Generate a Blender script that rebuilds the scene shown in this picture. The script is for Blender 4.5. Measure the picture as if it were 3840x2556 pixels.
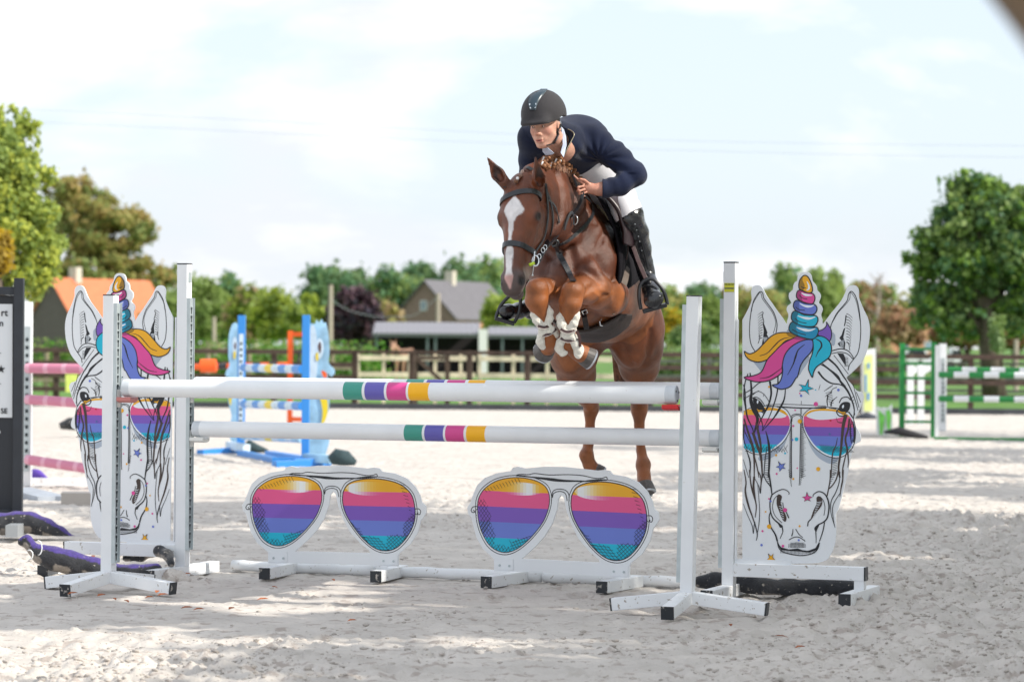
import bpy, bmesh, math, random, time
import numpy as np
from mathutils import Vector, Matrix
from mathutils.bvhtree import BVHTree
T0 = time.time()
for o in list(bpy.data.objects): bpy.data.objects.remove(o)
sc = bpy.context.scene; COL = sc.collection
rad = math.radians
# ---------------- camera ----------------
FP = 11500.0; CX, CY = 1920.0, 1278.0; CAMH = 1.465; ROLL = 0.007; PITCH = math.atan(13/FP)
CAM = Vector((0, 0, CAMH))
_r0 = Vector((1, 0, 0)); _u0 = Vector((0, -math.sin(PITCH), math.cos(PITCH))); FW = Vector((0, math.cos(PITCH), math.sin(PITCH)))
RT = _r0*math.cos(ROLL)+_u0*math.sin(ROLL); UP = _u0*math.cos(ROLL)-_r0*math.sin(ROLL)
cam = bpy.data.cameras.new('camera'); camo = bpy.data.objects.new('camera', cam); COL.objects.link(camo)
M = Matrix((( RT.x, UP.x, -FW.x, CAM.x), (RT.y, UP.y, -FW.y, CAM.y), (RT.z, UP.z, -FW.z, CAM.z), (0, 0, 0, 1)))
camo.matrix_world = M
cam.sensor_width = 36; cam.lens = FP/3840*36; cam.clip_start = 0.05; cam.clip_end = 5000
cam.dof.use_dof = True; cam.dof.focus_distance = 17.1; cam.dof.aperture_fstop = 3.5
sc.camera = camo
# ---------------- light ----------------
SUN_AZ, SUN_EL = rad(109), rad(38)     # azimuth from +Y (view direction) towards +X (right)
sunv = Vector((math.sin(SUN_AZ)*math.cos(SUN_EL), math.cos(SUN_AZ)*math.cos(SUN_EL), math.sin(SUN_EL)))
sl = bpy.data.lights.new('sun', 'SUN'); sl.energy = 2.4; sl.angle = rad(0.53); sl.color = (1, .94, .84)
so = bpy.data.objects.new('sun', sl); COL.objects.link(so); so.rotation_euler = sunv.to_track_quat('Z', 'Y').to_euler()
w = bpy.data.worlds.new('World'); sc.world = w; w.use_nodes = True
nt = w.node_tree; nt.nodes.clear()
def N(t, ty, **k):
    n = t.nodes.new(ty)
    for a, b in k.items():
        if a.startswith('i_'):
            n.inputs[a[2:].replace('_', ' ')].default_value = b
        else: setattr(n, a, b)
    return n
sky = N(nt, 'ShaderNodeTexSky', sky_type='NISHITA', sun_disc=False, sun_elevation=SUN_EL, sun_rotation=SUN_AZ, air_density=1.0, dust_density=1.6, ozone_density=1.0)
bg = N(nt, 'ShaderNodeBackground', i_Strength=0.15)
tc = N(nt, 'ShaderNodeTexCoord'); mp = N(nt, 'ShaderNodeMapping'); mp.inputs['Scale'].default_value = (1.0, 1.0, 2.9); mp.inputs['Location'].default_value = (1.3, .2, .35)
n1 = N(nt, 'ShaderNodeTexNoise', i_Scale=5.5, i_Detail=7, i_Roughness=.55, i_Distortion=.25)
cr = N(nt, 'ShaderNodeValToRGB'); cr.color_ramp.elements[0].position = .43; cr.color_ramp.elements[1].position = .56
mx = N(nt, 'ShaderNodeMix', data_type='RGBA')
cr2 = N(nt, 'ShaderNodeValToRGB'); cr2.color_ramp.elements[0].position = .48; cr2.color_ramp.elements[1].position = .62
cc = N(nt, 'ShaderNodeMix', data_type='RGBA'); cc.inputs['A'].default_value = (3.70, 3.72, 3.76, 1); cc.inputs['B'].default_value = (2.80, 2.92, 3.10, 1)
mp2 = N(nt, 'ShaderNodeMapping'); mp2.inputs['Scale'].default_value = (1.0, 1.0, 3.4); mp2.inputs['Location'].default_value = (1.3, .2, .43)
n2 = N(nt, 'ShaderNodeTexNoise', i_Scale=6.5, i_Detail=7, i_Roughness=.55)
veil = N(nt, 'ShaderNodeMix', data_type='RGBA'); veil.inputs['Factor'].default_value = .80; veil.inputs['B'].default_value = (2.44, 2.70, 3.06, 1)
out = N(nt, 'ShaderNodeOutputWorld')
L = nt.links.new
L(tc.outputs['Generated'], mp.inputs['Vector']); L(mp.outputs['Vector'], n1.inputs['Vector']); L(n1.outputs['Fac'], cr.inputs['Fac'])
L(sky.outputs['Color'], veil.inputs['A']); L(veil.outputs['Result'], mx.inputs['A']); L(cr.outputs['Color'], mx.inputs['Factor'])
L(tc.outputs['Generated'], mp2.inputs['Vector']); L(mp2.outputs['Vector'], n2.inputs['Vector']); L(n2.outputs['Fac'], cr2.inputs['Fac']); L(cr2.outputs['Color'], cc.inputs['Factor']); L(cc.outputs['Result'], mx.inputs['B']); L(mx.outputs['Result'], bg.inputs['Color']); L(bg.outputs['Background'], out.inputs['Surface'])
sc.view_settings.view_transform = 'Standard'; sc.view_settings.look = 'None'; sc.view_settings.exposure = 1.12; sc.view_settings.gamma = 1
sc.render.engine = 'CYCLES'
# ---------------- pixel <-> world helpers (source photo pixels) ----------------
def ray(px, py): return (RT*(px-CX) - UP*(py-CY) + FW*FP)
def P(px, py, Y):
    d = ray(px, py); return CAM + d*(Y/d.y)
def G(px, py, h=0.0):
    d = ray(px, py); return CAM + d*((h-CAMH)/d.z)
def onplane(px, py, p0, n):
    d = ray(px, py); return CAM + d*((p0-CAM).dot(n)/d.dot(n))
def gp(px, Y, z=0.0):   # point at pixel column px, depth Y, height z
    return Vector(((px-CX)*Y/FP + ROLL*(z-CAMH), Y, z))
# ---------------- materials ----------------
def srgb(r, g, b):
    f = lambda c: (c/255/12.92) if c/255 <= .04045 else ((c/255+.055)/1.055)**2.4
    return (f(r), f(g), f(b), 1)
def mat(name, col, rough=.5, metal=0, var=0, vscale=8, bump=0, bscale=60, spec=.5, coat=0, attr=None, sheen=0, trans=0, dirt=None, dscale=30, dthr=.62, sss=0, detail=6):
    m = bpy.data.materials.new(name); m.use_nodes = True; t = m.node_tree; b = t.nodes['Principled BSDF']
    b.inputs['Roughness'].default_value = rough; b.inputs['Metallic'].default_value = metal
    b.inputs['Specular IOR Level'].default_value = spec; b.inputs['Coat Weight'].default_value = coat; b.inputs['Coat Roughness'].default_value = .15
    if sheen: b.inputs['Sheen Weight'].default_value = sheen
    if sss: b.inputs['Subsurface Weight'].default_value = sss; b.inputs['Subsurface Radius'].default_value = (.012, .004, .002); b.inputs['Subsurface Scale'].default_value = 1
    col = tuple(col)+((1,) if len(col) == 3 else ())
    cur = None
    co = N(t, 'ShaderNodeTexCoord')
    if attr:
        a = N(t, 'ShaderNodeVertexColor', layer_name=attr); cur = a.outputs['Color']
    if var:
        nz = N(t, 'ShaderNodeTexNoise', i_Scale=vscale, i_Detail=detail); t.links.new(co.outputs['Object'], nz.inputs['Vector'])
        mr = N(t, 'ShaderNodeMapRange'); mr.inputs['From Min'].default_value = .3; mr.inputs['From Max'].default_value = .7; mr.inputs['To Min'].default_value = 1-var; mr.inputs['To Max'].default_value = 1+var*.6
        t.links.new(nz.outputs['Fac'], mr.inputs['Value'])
        mm = N(t, 'ShaderNodeMix', data_type='RGBA', blend_type='MULTIPLY'); mm.inputs['Factor'].default_value = 1
        if cur: t.links.new(cur, mm.inputs['A'])
        else: mm.inputs['A'].default_value = col
        cc = N(t, 'ShaderNodeCombineColor')
        for k in ('Red', 'Green', 'Blue'): t.links.new(mr.outputs['Result'], cc.inputs[k])
        t.links.new(cc.outputs['Color'], mm.inputs['B']); cur = mm.outputs['Result']
    if dirt:
        nz = N(t, 'ShaderNodeTexNoise', i_Scale=dscale, i_Detail=5, i_Roughness=.6); t.links.new(co.outputs['Object'], nz.inputs['Vector'])
        rp = N(t, 'ShaderNodeValToRGB'); rp.color_ramp.elements[0].position = dthr; rp.color_ramp.elements[1].position = dthr+.05
        t.links.new(nz.outputs['Fac'], rp.inputs['Fac'])
        mm = N(t, 'ShaderNodeMix', data_type='RGBA'); mm.inputs['B'].default_value = dirt
        if cur: t.links.new(cur, mm.inputs['A'])
        else: mm.inputs['A'].default_value = col
        t.links.new(rp.outputs['Color'], mm.inputs['Factor']); cur = mm.outputs['Result']
    if cur: t.links.new(cur, b.inputs['Base Color'])
    else: b.inputs['Base Color'].default_value = col
    if bump:
        nz = N(t, 'ShaderNodeTexNoise', i_Scale=bscale, i_Detail=5); t.links.new(co.outputs['Object'], nz.inputs['Vector'])
        bp = N(t, 'ShaderNodeBump', i_Strength=bump, i_Distance=.01); t.links.new(nz.outputs['Fac'], bp.inputs['Height']); t.links.new(bp.outputs['Normal'], b.inputs['Normal'])
    if trans:
        o = t.nodes['Material Output']; tr = N(t, 'ShaderNodeBsdfTranslucent'); ms = N(t, 'ShaderNodeMixShader'); ms.inputs[0].default_value = trans
        if cur: t.links.new(cur, tr.inputs['Color'])
        else: tr.inputs['Color'].default_value = col
        t.links.new(b.outputs[0], ms.inputs[1]); t.links.new(tr.outputs[0], ms.inputs[2]); t.links.new(ms.outputs[0], o.inputs['Surface'])
    return m
# ---------------- object helpers ----------------
def tag(o, label=None, cat=None, group=None, kind=None):
    if label: o['label'] = label
    if cat: o['category'] = cat
    if group: o['group'] = group
    if kind: o['kind'] = kind
    return o
def empty(name, loc, label, cat, group=None, rz=0):
    o = bpy.data.objects.new(name, None); COL.objects.link(o); o.location = loc; o.rotation_euler.z = rz; o.empty_display_size = .2
    return tag(o, label, cat, group)
ROOTLOC = {}
def origin_of(o):
    v = Vector((0, 0, 0))
    while o: v = v+o.location; o = o.parent
    return v
def mesh_obj(name, verts, faces, mats, parent=None, midx=None, smooth=False, loc=None, col=None, bevel=0):
    me = bpy.data.meshes.new(name); org = origin_of(parent) if parent else Vector((0, 0, 0))
    if loc is not None: org = org+Vector(loc)
    V = np.array(verts, dtype=np.float64).reshape(-1, 3)-np.array(org)
    me.from_pydata(V.tolist() if len(V) < 3000 else [tuple(x) for x in V], [], faces if isinstance(faces, list) else faces.tolist())
    for m in (mats if isinstance(mats, (list, tuple)) else [mats]): me.materials.append(m)
    if midx is not None: me.polygons.foreach_set('material_index', np.array(midx, dtype=np.int32))
    if smooth: me.polygons.foreach_set('use_smooth', [True]*len(me.polygons))
    if col is not None:
        a = me.color_attributes.new('Col', 'FLOAT_COLOR', 'POINT'); a.data.foreach_set('color', np.array(col, dtype=np.float32).ravel())
    me.update()
    o = bpy.data.objects.new(name, me); COL.objects.link(o)
    if parent: o.parent = parent
    if loc is not None: o.location = loc
    if bevel:
        b = o.modifiers.new('bevel', 'BEVEL'); b.width = bevel; b.segments = 2; b.limit_method = 'ANGLE'
    return o
class MB:
    def __init__(s): s.v = []; s.f = []; s.m = []; s.mi = 0
    def add(s, vs, fs):
        b = len(s.v); s.v += [tuple(x) for x in vs]; s.f += [[i+b for i in f] for f in fs]; s.m += [s.mi]*len(fs); return s
    def hexa(s, c):   # 8 corners: bottom 0-3, top 4-7
        return s.add(c, [(3, 2, 1, 0), (4, 5, 6, 7), (0, 1, 5, 4), (1, 2, 6, 5), (2, 3, 7, 6), (3, 0, 4, 7)])
    def box(s, c, x, y, z, rz=0):   # c = centre, full sizes
        cr_, sr = math.cos(rz), math.sin(rz); c = Vector(c); r = []
        for k in (-1, 1):
            for (i, j) in ((-1, -1), (1, -1), (1, 1), (-1, 1)):
                a, b = i*x/2, j*y/2; r.append(c+Vector((a*cr_-b*sr, a*sr+b*cr_, k*z/2)))
        return s.hexa(r)
    def beam(s, a, b, w, h, up=(0, 0, 1)):
        a, b = Vector(a), Vector(b); d = (b-a).normalized(); up = Vector(up)
        sd = d.cross(up)
        if sd.length < 1e-4: sd = d.cross(Vector((1, 0, 0)))
        sd.normalize(); u = sd.cross(d).normalized(); r = []
        for p in (a, b):
            for (i, j) in ((-1, -1), (1, -1), (1, 1), (-1, 1)): r.append(p+sd*(i*w/2)+u*(j*h/2))
        return s.hexa(r)
    def tube(s, pts, rs, n=12, caps=True, squash=None):
        pts = [Vector(p) for p in pts]
        if not isinstance(rs, (list, tuple)): rs = [rs]*len(pts)
        rings = []; b = len(s.v); prev = None; vs = []; fs = []
        for i, p in enumerate(pts):
            d = (pts[min(i+1, len(pts)-1)]-pts[max(i-1, 0)]).normalized()
            if prev is None:
                a = Vector((0, 0, 1)) if abs(d.z) < .9 else Vector((0, 1, 0))
                x = d.cross(a).normalized()
            else: x = (prev-d*prev.dot(d)).normalized()
            prev = x; y = d.cross(x)
            for k in range(n):
                t = 2*math.pi*k/n; o_ = (x*math.cos(t)+y*math.sin(t))*rs[i]
                if squash: nn = Vector(squash[0]); o_ = o_-nn*(o_.dot(nn))*(1-squash[1])
                vs.append(p+o_)
        for i in range(len(pts)-1):
            for k in range(n):
                k2 = (k+1) % n; fs.append((i*n+k, i*n+k2, (i+1)*n+k2, (i+1)*n+k))
        if caps: fs.append(tuple(range(n))[::-1]); fs.append(tuple((len(pts)-1)*n+k for k in range(n)))
        return s.add(vs, fs)
    def ribbon(s, pts, normals, w, th):
        pts = [Vector(p) for p in pts]; vs = []; fs = []; n = len(pts)
        if not isinstance(w, (list, tuple)): w = [w]*n
        for i, p in enumerate(pts):
            d = (pts[min(i+1, n-1)]-pts[max(i-1, 0)]).normalized(); nn = Vector(normals[i] if isinstance(normals, list) else normals); nn = (nn-d*nn.dot(d)).normalized(); sd = d.cross(nn)
            for (i_, j) in ((-1, -1), (1, -1), (1, 1), (-1, 1)): vs.append(p+sd*(i_*w[i]/2)+nn*(j*th/2))
        for i in range(n-1):
            a = 4*i
            for k in range(4): k2 = (k+1) % 4; fs.append((a+k, a+k2, a+4+k2, a+4+k))
        fs.append((3, 2, 1, 0)); a = 4*(n-1); fs.append((a, a+1, a+2, a+3))
        return s.add(vs, fs)
    def sphere(s, c, r, n=10, sc3=(1, 1, 1)):
        c = Vector(c); vs = [c+Vector((0, 0, r*sc3[2]))]; fs = []
        for i in range(1, n):
            for j in range(n*2):
                a = math.pi*i/n; b = math.pi*j/n; vs.append(c+Vector((r*math.sin(a)*math.cos(b)*sc3[0], r*math.sin(a)*math.sin(b)*sc3[1], r*math.cos(a)*sc3[2])))
        vs.append(c-Vector((0, 0, r*sc3[2]))); m = n*2
        for j in range(m): fs.append((0, 1+j, 1+(j+1) % m))
        for i in range(n-2):
            for j in range(m): a = 1+i*m; fs.append((a+j, a+m+j, a+m+(j+1) % m, a+(j+1) % m))
        e = len(vs)-1; a = 1+(n-2)*m
        for j in range(m): fs.append((e, a+(j+1) % m, a+j))
        return s.add(vs, fs)
    def prism(s, poly, off):   # poly: list of 3D points, extruded by vector off
        n = len(poly); off = Vector(off); vs = [Vector(p) for p in poly]+[Vector(p)+off for p in poly]
        fs = [tuple(range(n)), tuple(range(2*n-1, n-1, -1))]+[(i, (i+1) % n, n+(i+1) % n, n+i)[::-1] for i in range(n)]
        return s.add(vs, fs)
    def build(s, name, mats, parent=None, smooth=False, loc=None, bevel=0):
        return mesh_obj(name, s.v, s.f, mats, parent, s.m if isinstance(mats, (list, tuple)) else None, smooth, loc, bevel=bevel)
def copy_tree(o, parent=None):
    c = o.copy(); COL.objects.link(c)
    if parent: c.parent = parent
    for ch in list(o.children): copy_tree(ch, c)
    return c
def cr_smooth(pts, closed=False, n=5):
    pts = [np.array(p, dtype=float) for p in pts]; m = len(pts); outp = []
    rng = range(m) if closed else range(m-1)
    for i in rng:
        if closed: p0, p1, p2, p3 = pts[i-1], pts[i], pts[(i+1) % m], pts[(i+2) % m]
        else: p0, p1, p2, p3 = pts[max(i-1, 0)], pts[i], pts[i+1], pts[min(i+2, m-1)]
        for k in range(n):
            t = k/n; outp.append(.5*((2*p1)+(-p0+p2)*t+(2*p0-5*p1+4*p2-p3)*t*t+(-p0+3*p1-3*p2+p3)*t**3))
    if not closed: outp.append(pts[-1])
    return outp
# ---------------- signed distance modelling ----------------
class SDF:
    def __init__(s, lo, hi, h):
        s.lo = np.array(lo, float); s.h = h; s.n = np.ceil((np.array(hi)-s.lo)/h).astype(int)+1
        s.D = np.full(s.n, .5, np.float32); s.ops = []
        s.ax = [s.lo[i]+np.arange(s.n[i])*h for i in range(3)]
    def _sl(s, lo, hi):
        a = np.clip(np.floor((lo-s.lo)/s.h).astype(int), 0, s.n); b = np.clip(np.ceil((hi-s.lo)/s.h).astype(int)+1, 0, s.n)
        sl = tuple(slice(a[i], b[i]) for i in range(3))
        X, Y, Z = np.meshgrid(s.ax[0][sl[0]], s.ax[1][sl[1]], s.ax[2][sl[2]], indexing='ij', sparse=True)
        return sl, X, Y, Z
    def _mix(s, sl, d, k, sub=False):
        D = s.D[sl]
        if D.size == 0: return
        d = d.astype(np.float32)
        if sub:
            d = -d; hh = np.clip(.5-.5*(d-D)/max(k, 1e-6), 0, 1) if k > 0 else (d < D).astype(np.float32)
            s.D[sl] = d*(1-hh)+D*hh+k*hh*(1-hh)
        else:
            if k <= 0: s.D[sl] = np.minimum(D, d); return
            hh = np.clip(.5+.5*(d-D)/k, 0, 1); s.D[sl] = d*(1-hh)+D*hh-k*hh*(1-hh)
    def cone(s, a, b, ra, rb, k=.03, ax=None, f=1.0, sub=False):
        a, b = np.array(a, float), np.array(b, float); m = max(ra, rb)*max(1, f)+k+3*s.h
        sl, X, Y, Z = s._sl(np.minimum(a, b)-m, np.maximum(a, b)+m)
        u = b-a; x, y, z = X-a[0], Y-a[1], Z-a[2]
        if ax is not None:
            n = np.array(ax, float); n /= np.linalg.norm(n); q = (x*n[0]+y*n[1]+z*n[2])*(1/f-1)
            x, y, z = x+n[0]*q, y+n[1]*q, z+n[2]*q; u = u+n*(u@n)*(1/f-1)
        t = np.clip((x*u[0]+y*u[1]+z*u[2])/max(u@u, 1e-9), 0, 1)
        d = np.sqrt((x-u[0]*t)**2+(y-u[1]*t)**2+(z-u[2]*t)**2)-(ra+(rb-ra)*t)
        if ax is not None and f < 1: d = d*(.5+.5*f)
        s._mix(sl, d, k, sub)
    def chain(s, pts, k=.03, ax=None, f=1.0):
        for i in range(len(pts)-1): s.cone(pts[i][0], pts[i+1][0], pts[i][1], pts[i+1][1], k, ax, f)
    def ell(s, c, r, k=.03, B=None, sub=False):   # B: 3 axis vectors
        c = np.array(c, float); r = np.array(r, float); m = r.max()+k+3*s.h
        sl, X, Y, Z = s._sl(c-m, c+m); x, y, z = X-c[0], Y-c[1], Z-c[2]
        if B is not None:
            B = [np.array(q, float)/np.linalg.norm(q) for q in B]
            x, y, z = [x*q[0]+y*q[1]+z*q[2] for q in B]
        k0 = np.sqrt((x/r[0])**2+(y/r[1])**2+(z/r[2])**2); k1 = np.sqrt((x/r[0]**2)**2+(y/r[1]**2)**2+(z/r[2]**2)**2)+1e-6
        s._mix(sl, k0*(k0-1)/k1, k, sub)
    def mesh(s):
        D, n = s.D, s.n; S = D < 0
        c = S[:-1, :-1, :-1].astype(np.int8)
        tot = np.zeros(n-1, np.int8)
        for i in (0, 1):
            for j in (0, 1):
                for k in (0, 1): tot += S[i:n[0]-1+i, j:n[1]-1+j, k:n[2]-1+k]
        act = (tot > 0) & (tot < 8); idx = np.full(n-1, -1, np.int64); I = np.argwhere(act); idx[act] = np.arange(len(I))
        pos = np.zeros((len(I), 3)); cnt = np.zeros(len(I))
        corners = [(i, j, k) for i in (0, 1) for j in (0, 1) for k in (0, 1)]
        for a in corners:
            for ax in range(3):
                if a[ax] == 1: continue
                b = list(a); b[ax] = 1
                da = D[I[:, 0]+a[0], I[:, 1]+a[1], I[:, 2]+a[2]]; db = D[I[:, 0]+b[0], I[:, 1]+b[1], I[:, 2]+b[2]]
                cx = (da < 0) != (db < 0); t = np.where(cx, da/np.where(cx, da-db, 1), 0)
                p = np.tile(np.array(a, float), (len(I), 1)); p[:, ax] = t
                pos += p*cx[:, None]; cnt += cx
        V = (I+pos/cnt[:, None])*s.h+s.lo
        Fs = []
        for ax in range(3):
            o1, o2 = [(1, 2), (2, 0), (0, 1)][ax]
            sa = [slice(None)]*3; sb = [slice(None)]*3; sa[ax] = slice(0, n[ax]-1); sb[ax] = slice(1, n[ax])
            A, B_ = S[tuple(sa)], S[tuple(sb)]; E = np.argwhere(A != B_)
            E = E[(E[:, o1] > 0) & (E[:, o2] > 0) & (E[:, o1] < n[o1]-1) & (E[:, o2] < n[o2]-1)]
            ins = A[E[:, 0], E[:, 1], E[:, 2]]
            def cell(d1, d2):
                q = E.copy(); q[:, o1] -= d1; q[:, o2] -= d2; return idx[q[:, 0], q[:, 1], q[:, 2]]
            q = np.stack([cell(1, 1), cell(0, 1), cell(0, 0), cell(1, 0)], 1); q[~ins] = q[~ins][:, ::-1]
            Fs.append(q)
        return V, np.concatenate(Fs)
def relax(V, Fq, it=2, w=.5):
    E = np.concatenate([Fq[:, [0, 1]], Fq[:, [1, 2]], Fq[:, [2, 3]], Fq[:, [3, 0]]])
    for _ in range(it):
        A = np.zeros_like(V); c = np.zeros(len(V))
        for a, b in ((0, 1), (1, 0)):
            for k in range(3): A[:, k] += np.bincount(E[:, a], V[E[:, b], k], len(V))
            c += np.bincount(E[:, a], minlength=len(V))
        V = V*(1-w)+w*A/np.maximum(c, 1)[:, None]
    return V
JA = rad(20); JU = Vector((math.cos(JA), -math.sin(JA), 0)); JV = Vector((math.sin(JA), math.cos(JA), 0)); JZ = Vector((0, 0, 1))

SHADE = [(11.5, 14.5, 4.2, 7.0, 3.6, 9000), (13.0, 21.0, 4.4, 7.8, 3.8, 10000), (9.4, 17.5, 3.2, 6.2, 2.8, 7000), (16.5, 16.5, 4.4, 9.5, 4.0, 8000), (12.0, 9.0, 3.6, 7.0, 3.2, 6000),
         (8.0, 19.7, .9, 8.6, .55, 1300), (9.6, 23.5, 3.6, 6.6, 3.0, 8000), (10.8, 28.5, 3.8, 8.6, 3.6, 8000), (15.5, 26.0, 4.2, 10.5, 4.2, 8000), (15.5, 36.0, 4.0, 8.0, 3.8, 6500), (17.5, 45.0, 4.2, 8.5, 4.0, 6500), (19.5, 54.0, 4.2, 8.5, 4.0, 6000)]  # the narrow first crown on this line is added to shade the horse's shoulder
SHADE = [(x, y-.77*z, r, z, rz, n) for x, y, r, z, rz, n in SHADE]
# ================= materials for the jump =================
WHITE = mat('white_paint', (.80, .82, .84), .35, var=.06, vscale=3, dirt=(.42, .38, .33, 1), dscale=22, dthr=.69)
WHITE_LOW = mat('white_paint_splashed', (.80, .82, .84), .4, var=.06, vscale=3, dirt=(.36, .32, .27, 1), dscale=34, dthr=.62)
BOARD = mat('white_board', (.79, .82, .85), .3, var=.03, vscale=2, dirt=(.45, .42, .38, 1), dscale=40, dthr=.74)
POLE_W = mat('pole_white', (.82, .84, .86), .32, var=.05, vscale=4, dirt=(.5, .48, .45, 1), dscale=26, dthr=.69)
POLE_END = mat('pole_end_grey', (.62, .66, .70), .4, var=.1, vscale=20)
GALV = mat('galvanised_steel', (.50, .56, .58), .45, metal=.55, var=.15, vscale=12)
BLACKP = mat('black_plastic', (.018, .022, .028), .45, var=.2, dirt=(.40, .37, .34, 1), dscale=26, dthr=.60)
HOLE = mat('dark_hole', (.02, .03, .035), .8)
INK = mat('print_ink', srgb(16, 20, 30), .35)
def flat(n, c, **k): return mat(n, srgb(*c), .33, var=.03, vscale=3, **k)
C_YEL = flat('print_yellow', (236, 172, 22)); C_PNK = flat('print_pink', (222, 72, 152)); C_PER = flat('print_periwinkle', (104, 124, 208)); C_CYA = flat('print_cyan', (0, 182, 212)); C_TEA = flat('print_blue_teal', (0, 142, 186)); C_PUR = flat('print_purple', (120, 84, 184)); C_GRN = flat('print_green', (60, 152, 136)); C_HI = flat('print_highlight', (232, 240, 248)); C_SH = flat('print_grey', (170, 182, 198)); C_MUS = flat('print_mustard', (150, 112, 24)); C_PKD = flat('print_plum', (164, 56, 118)); C_PED = flat('print_slate', (82, 96, 168)); C_TED = flat('print_deep_teal', (0, 112, 138)); C_PIN = flat('print_rose', (226, 84, 140)); C_BRW = flat('print_brown', (62, 48, 44))
RED = mat('red_plastic', srgb(200, 26, 34), .4); REDF = mat('faded_red_plastic', srgb(190, 120, 116), .5); CUPW = mat('cream_plastic', srgb(226, 226, 222), .45)
# ================= jump standards =================
FL = Vector((-2.359, 18.0, 0)); FR = Vector((.9706, 16.81, 0)); WL = Vector((-2.050, 19.17, 0)); WR = Vector((1.279, 17.94, 0))
FU = (FR-FL).normalized(); WU = (WR-WL).normalized()
def perp(u): return Vector((-u.y, u.x, 0))
FVV, WVV = perp(FU), perp(WU)      # pointing away from the camera
def rail_mesh(base, side, u, v, z0, z1, lean=Vector((0, 0, 0))):
    m = MB(); m.mi = 0; off = u*(side*(.035+.007))
    m.beam(base+off+Vector((0, 0, z0))+lean*z0, base+off+Vector((0, 0, z1))+lean*z1, .014, .055, v)
    m.beam(base+off+v*.031+Vector((0, 0, z0))+lean*z0, base+off+v*.031+Vector((0, 0, z1))+lean*z1, .030, .006, v)
    m.beam(base+off-v*.031+Vector((0, 0, z0))+lean*z0, base+off-v*.031+Vector((0, 0, z1))+lean*z1, .030, .006, v)
    m.mi = 1; z = z0+.03
    while z < z1-.04:
        c = base+off+u*side*.0095+Vector((0, 0, z))+lean*z
        for (ww, hh, dz) in ((.008, .03, 0), (.018, .014, .02)):
            q = [c+v*(a*ww/2)+Vector((0, 0, dz+b*hh/2)) for a, b in ((-1, -1), (1, -1), (1, 1), (-1, 1))]
            m.prism(q, -u*side*.002)
        z += .052
    return m
def foot(parent, a, b, name='foot', mt=None):
    a, b = Vector(a), Vector(b); d = (b-a).normalized(); e = b-d*.008
    m = MB(); m.beam(a, e, .07, .07); f = m.build(name, mt or WHITE_LOW, parent, bevel=.004)
    c = MB(); c.beam(e, b, .0705, .0705); c.build('end_cap', BLACKP, f); return f
def standard(base, side, u, v, label, rot, lean):
    r = empty('jump_standard', base, label, 'jump standard', 'small white cross-foot standards of the front rail')
    m = MB(); lv = Vector(lean)
    m.beam(base+Vector((0, 0, .05)), base+Vector((0, 0, 1.735))+lv*1.735, .07, .07, v); m.build('post', WHITE, r, bevel=.003)
    m = MB(); t = base+lv*1.74; m.beam(t+Vector((0, 0, 1.735)), t+Vector((0, 0, 1.741)), .071, .071, v); m.build('post_cap', BLACKP, r)
    rail_mesh(base, side, u, v, .17, 1.69, lv).build('keyhole_rail', [GALV, HOLE], r)
    for k, (ln) in enumerate((.45, .45, .43, .45)):
        a = rot+k*math.pi/2; d = Vector((math.cos(a), math.sin(a), 0))
        foot(r, base+d*.03+Vector((0, 0, .085)), base+d*ln+Vector((0, 0, .036)))
    return r
standard(FL, 1, FU, FVV, 'white metal jump standard on cross feet in front of the left horse-head panel', rad(-26), (.002, 0, 0))
standard(FR, -1, FU, FVV, 'white metal jump standard on cross feet holding the red cup, before the right wing', rad(-17), (.0155, 0, 0))
def cup(base, side, u, v, z, m_, label, lean=Vector((0, 0, 0))):
    b = base+Vector(lean)*z+u*side*.058
    r = empty('jump_cup', b+Vector((0, 0, z)), label, 'jump cup', 'pole cups on the jump')
    c = b+Vector((0, 0, z))
    m = MB(); m.beam(c+Vector((0, 0, -.05))-u*side*.004, c+Vector((0, 0, .055))-u*side*.004, .014, .036, v); m.build('bracket', m_[0], r, bevel=.003)
    m = MB(); n = 8; prof = []
    for i in range(n+1):
        t = -1+2*i/n; prof.append((t*.05, t*t*.012))
    top = [c+u*side*.008+v*a+Vector((0, 0, h)) for a, h in prof]; bot = [c+u*side*.008+v*a+Vector((0, 0, h-.022)) for a, h in prof][::-1]
    m.prism(top+bot, u*side*.092); m.build('tray', m_[1], r, bevel=.002)
    return r
# ================= wings with horse-head boards =================
def traced(Apt): return Apt
sA, sB, sC = (2780, 1010), (2780, 1390), (2780, 1760)
def q_(o, pts, s=3.92): return [(o[0]+x/s, o[1]+y/s) for x, y in pts]
WN = WVV
BP0 = WR - WVV*.012       # front plane of the right board passes here
def loc_r(p):              # source pixel -> board coordinates (u outward, z)
    w_ = onplane(p[0], p[1], BP0, WN); return ((w_-BP0).dot(WU), w_.z)
ART = []                   # list of (material, polygon in board coords, layer)
LAY = [0]
def fill(m_, pts, sm=4, closed=True):
    q = [loc_r(p) for p in pts]
    if sm: q = [tuple(x) for x in cr_smooth(q, True, sm)]
    LAY[0] += 1; ART.append((m_, q, LAY[0]))
def strokepoly(q, w0, w1, w2=None):
    q = [np.array(x) for x in q]; n = len(q); Lf, Rt = [], []
    for i in range(n):
        d = q[min(i+1, n-1)]-q[max(i-1, 0)]; d = d/(np.linalg.norm(d)+1e-9); nn = np.array([-d[1], d[0]]); t = i/(n-1)
        ww = (w0*(1-t)+w1*t) if w2 is None else (w0*(1-2*t)+w1*2*t if t < .5 else w1*(2-2*t)+w2*(2*t-1))
        Lf.append(q[i]+nn*ww/2); Rt.append(q[i]-nn*ww/2)
    return Lf, Rt
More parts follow.
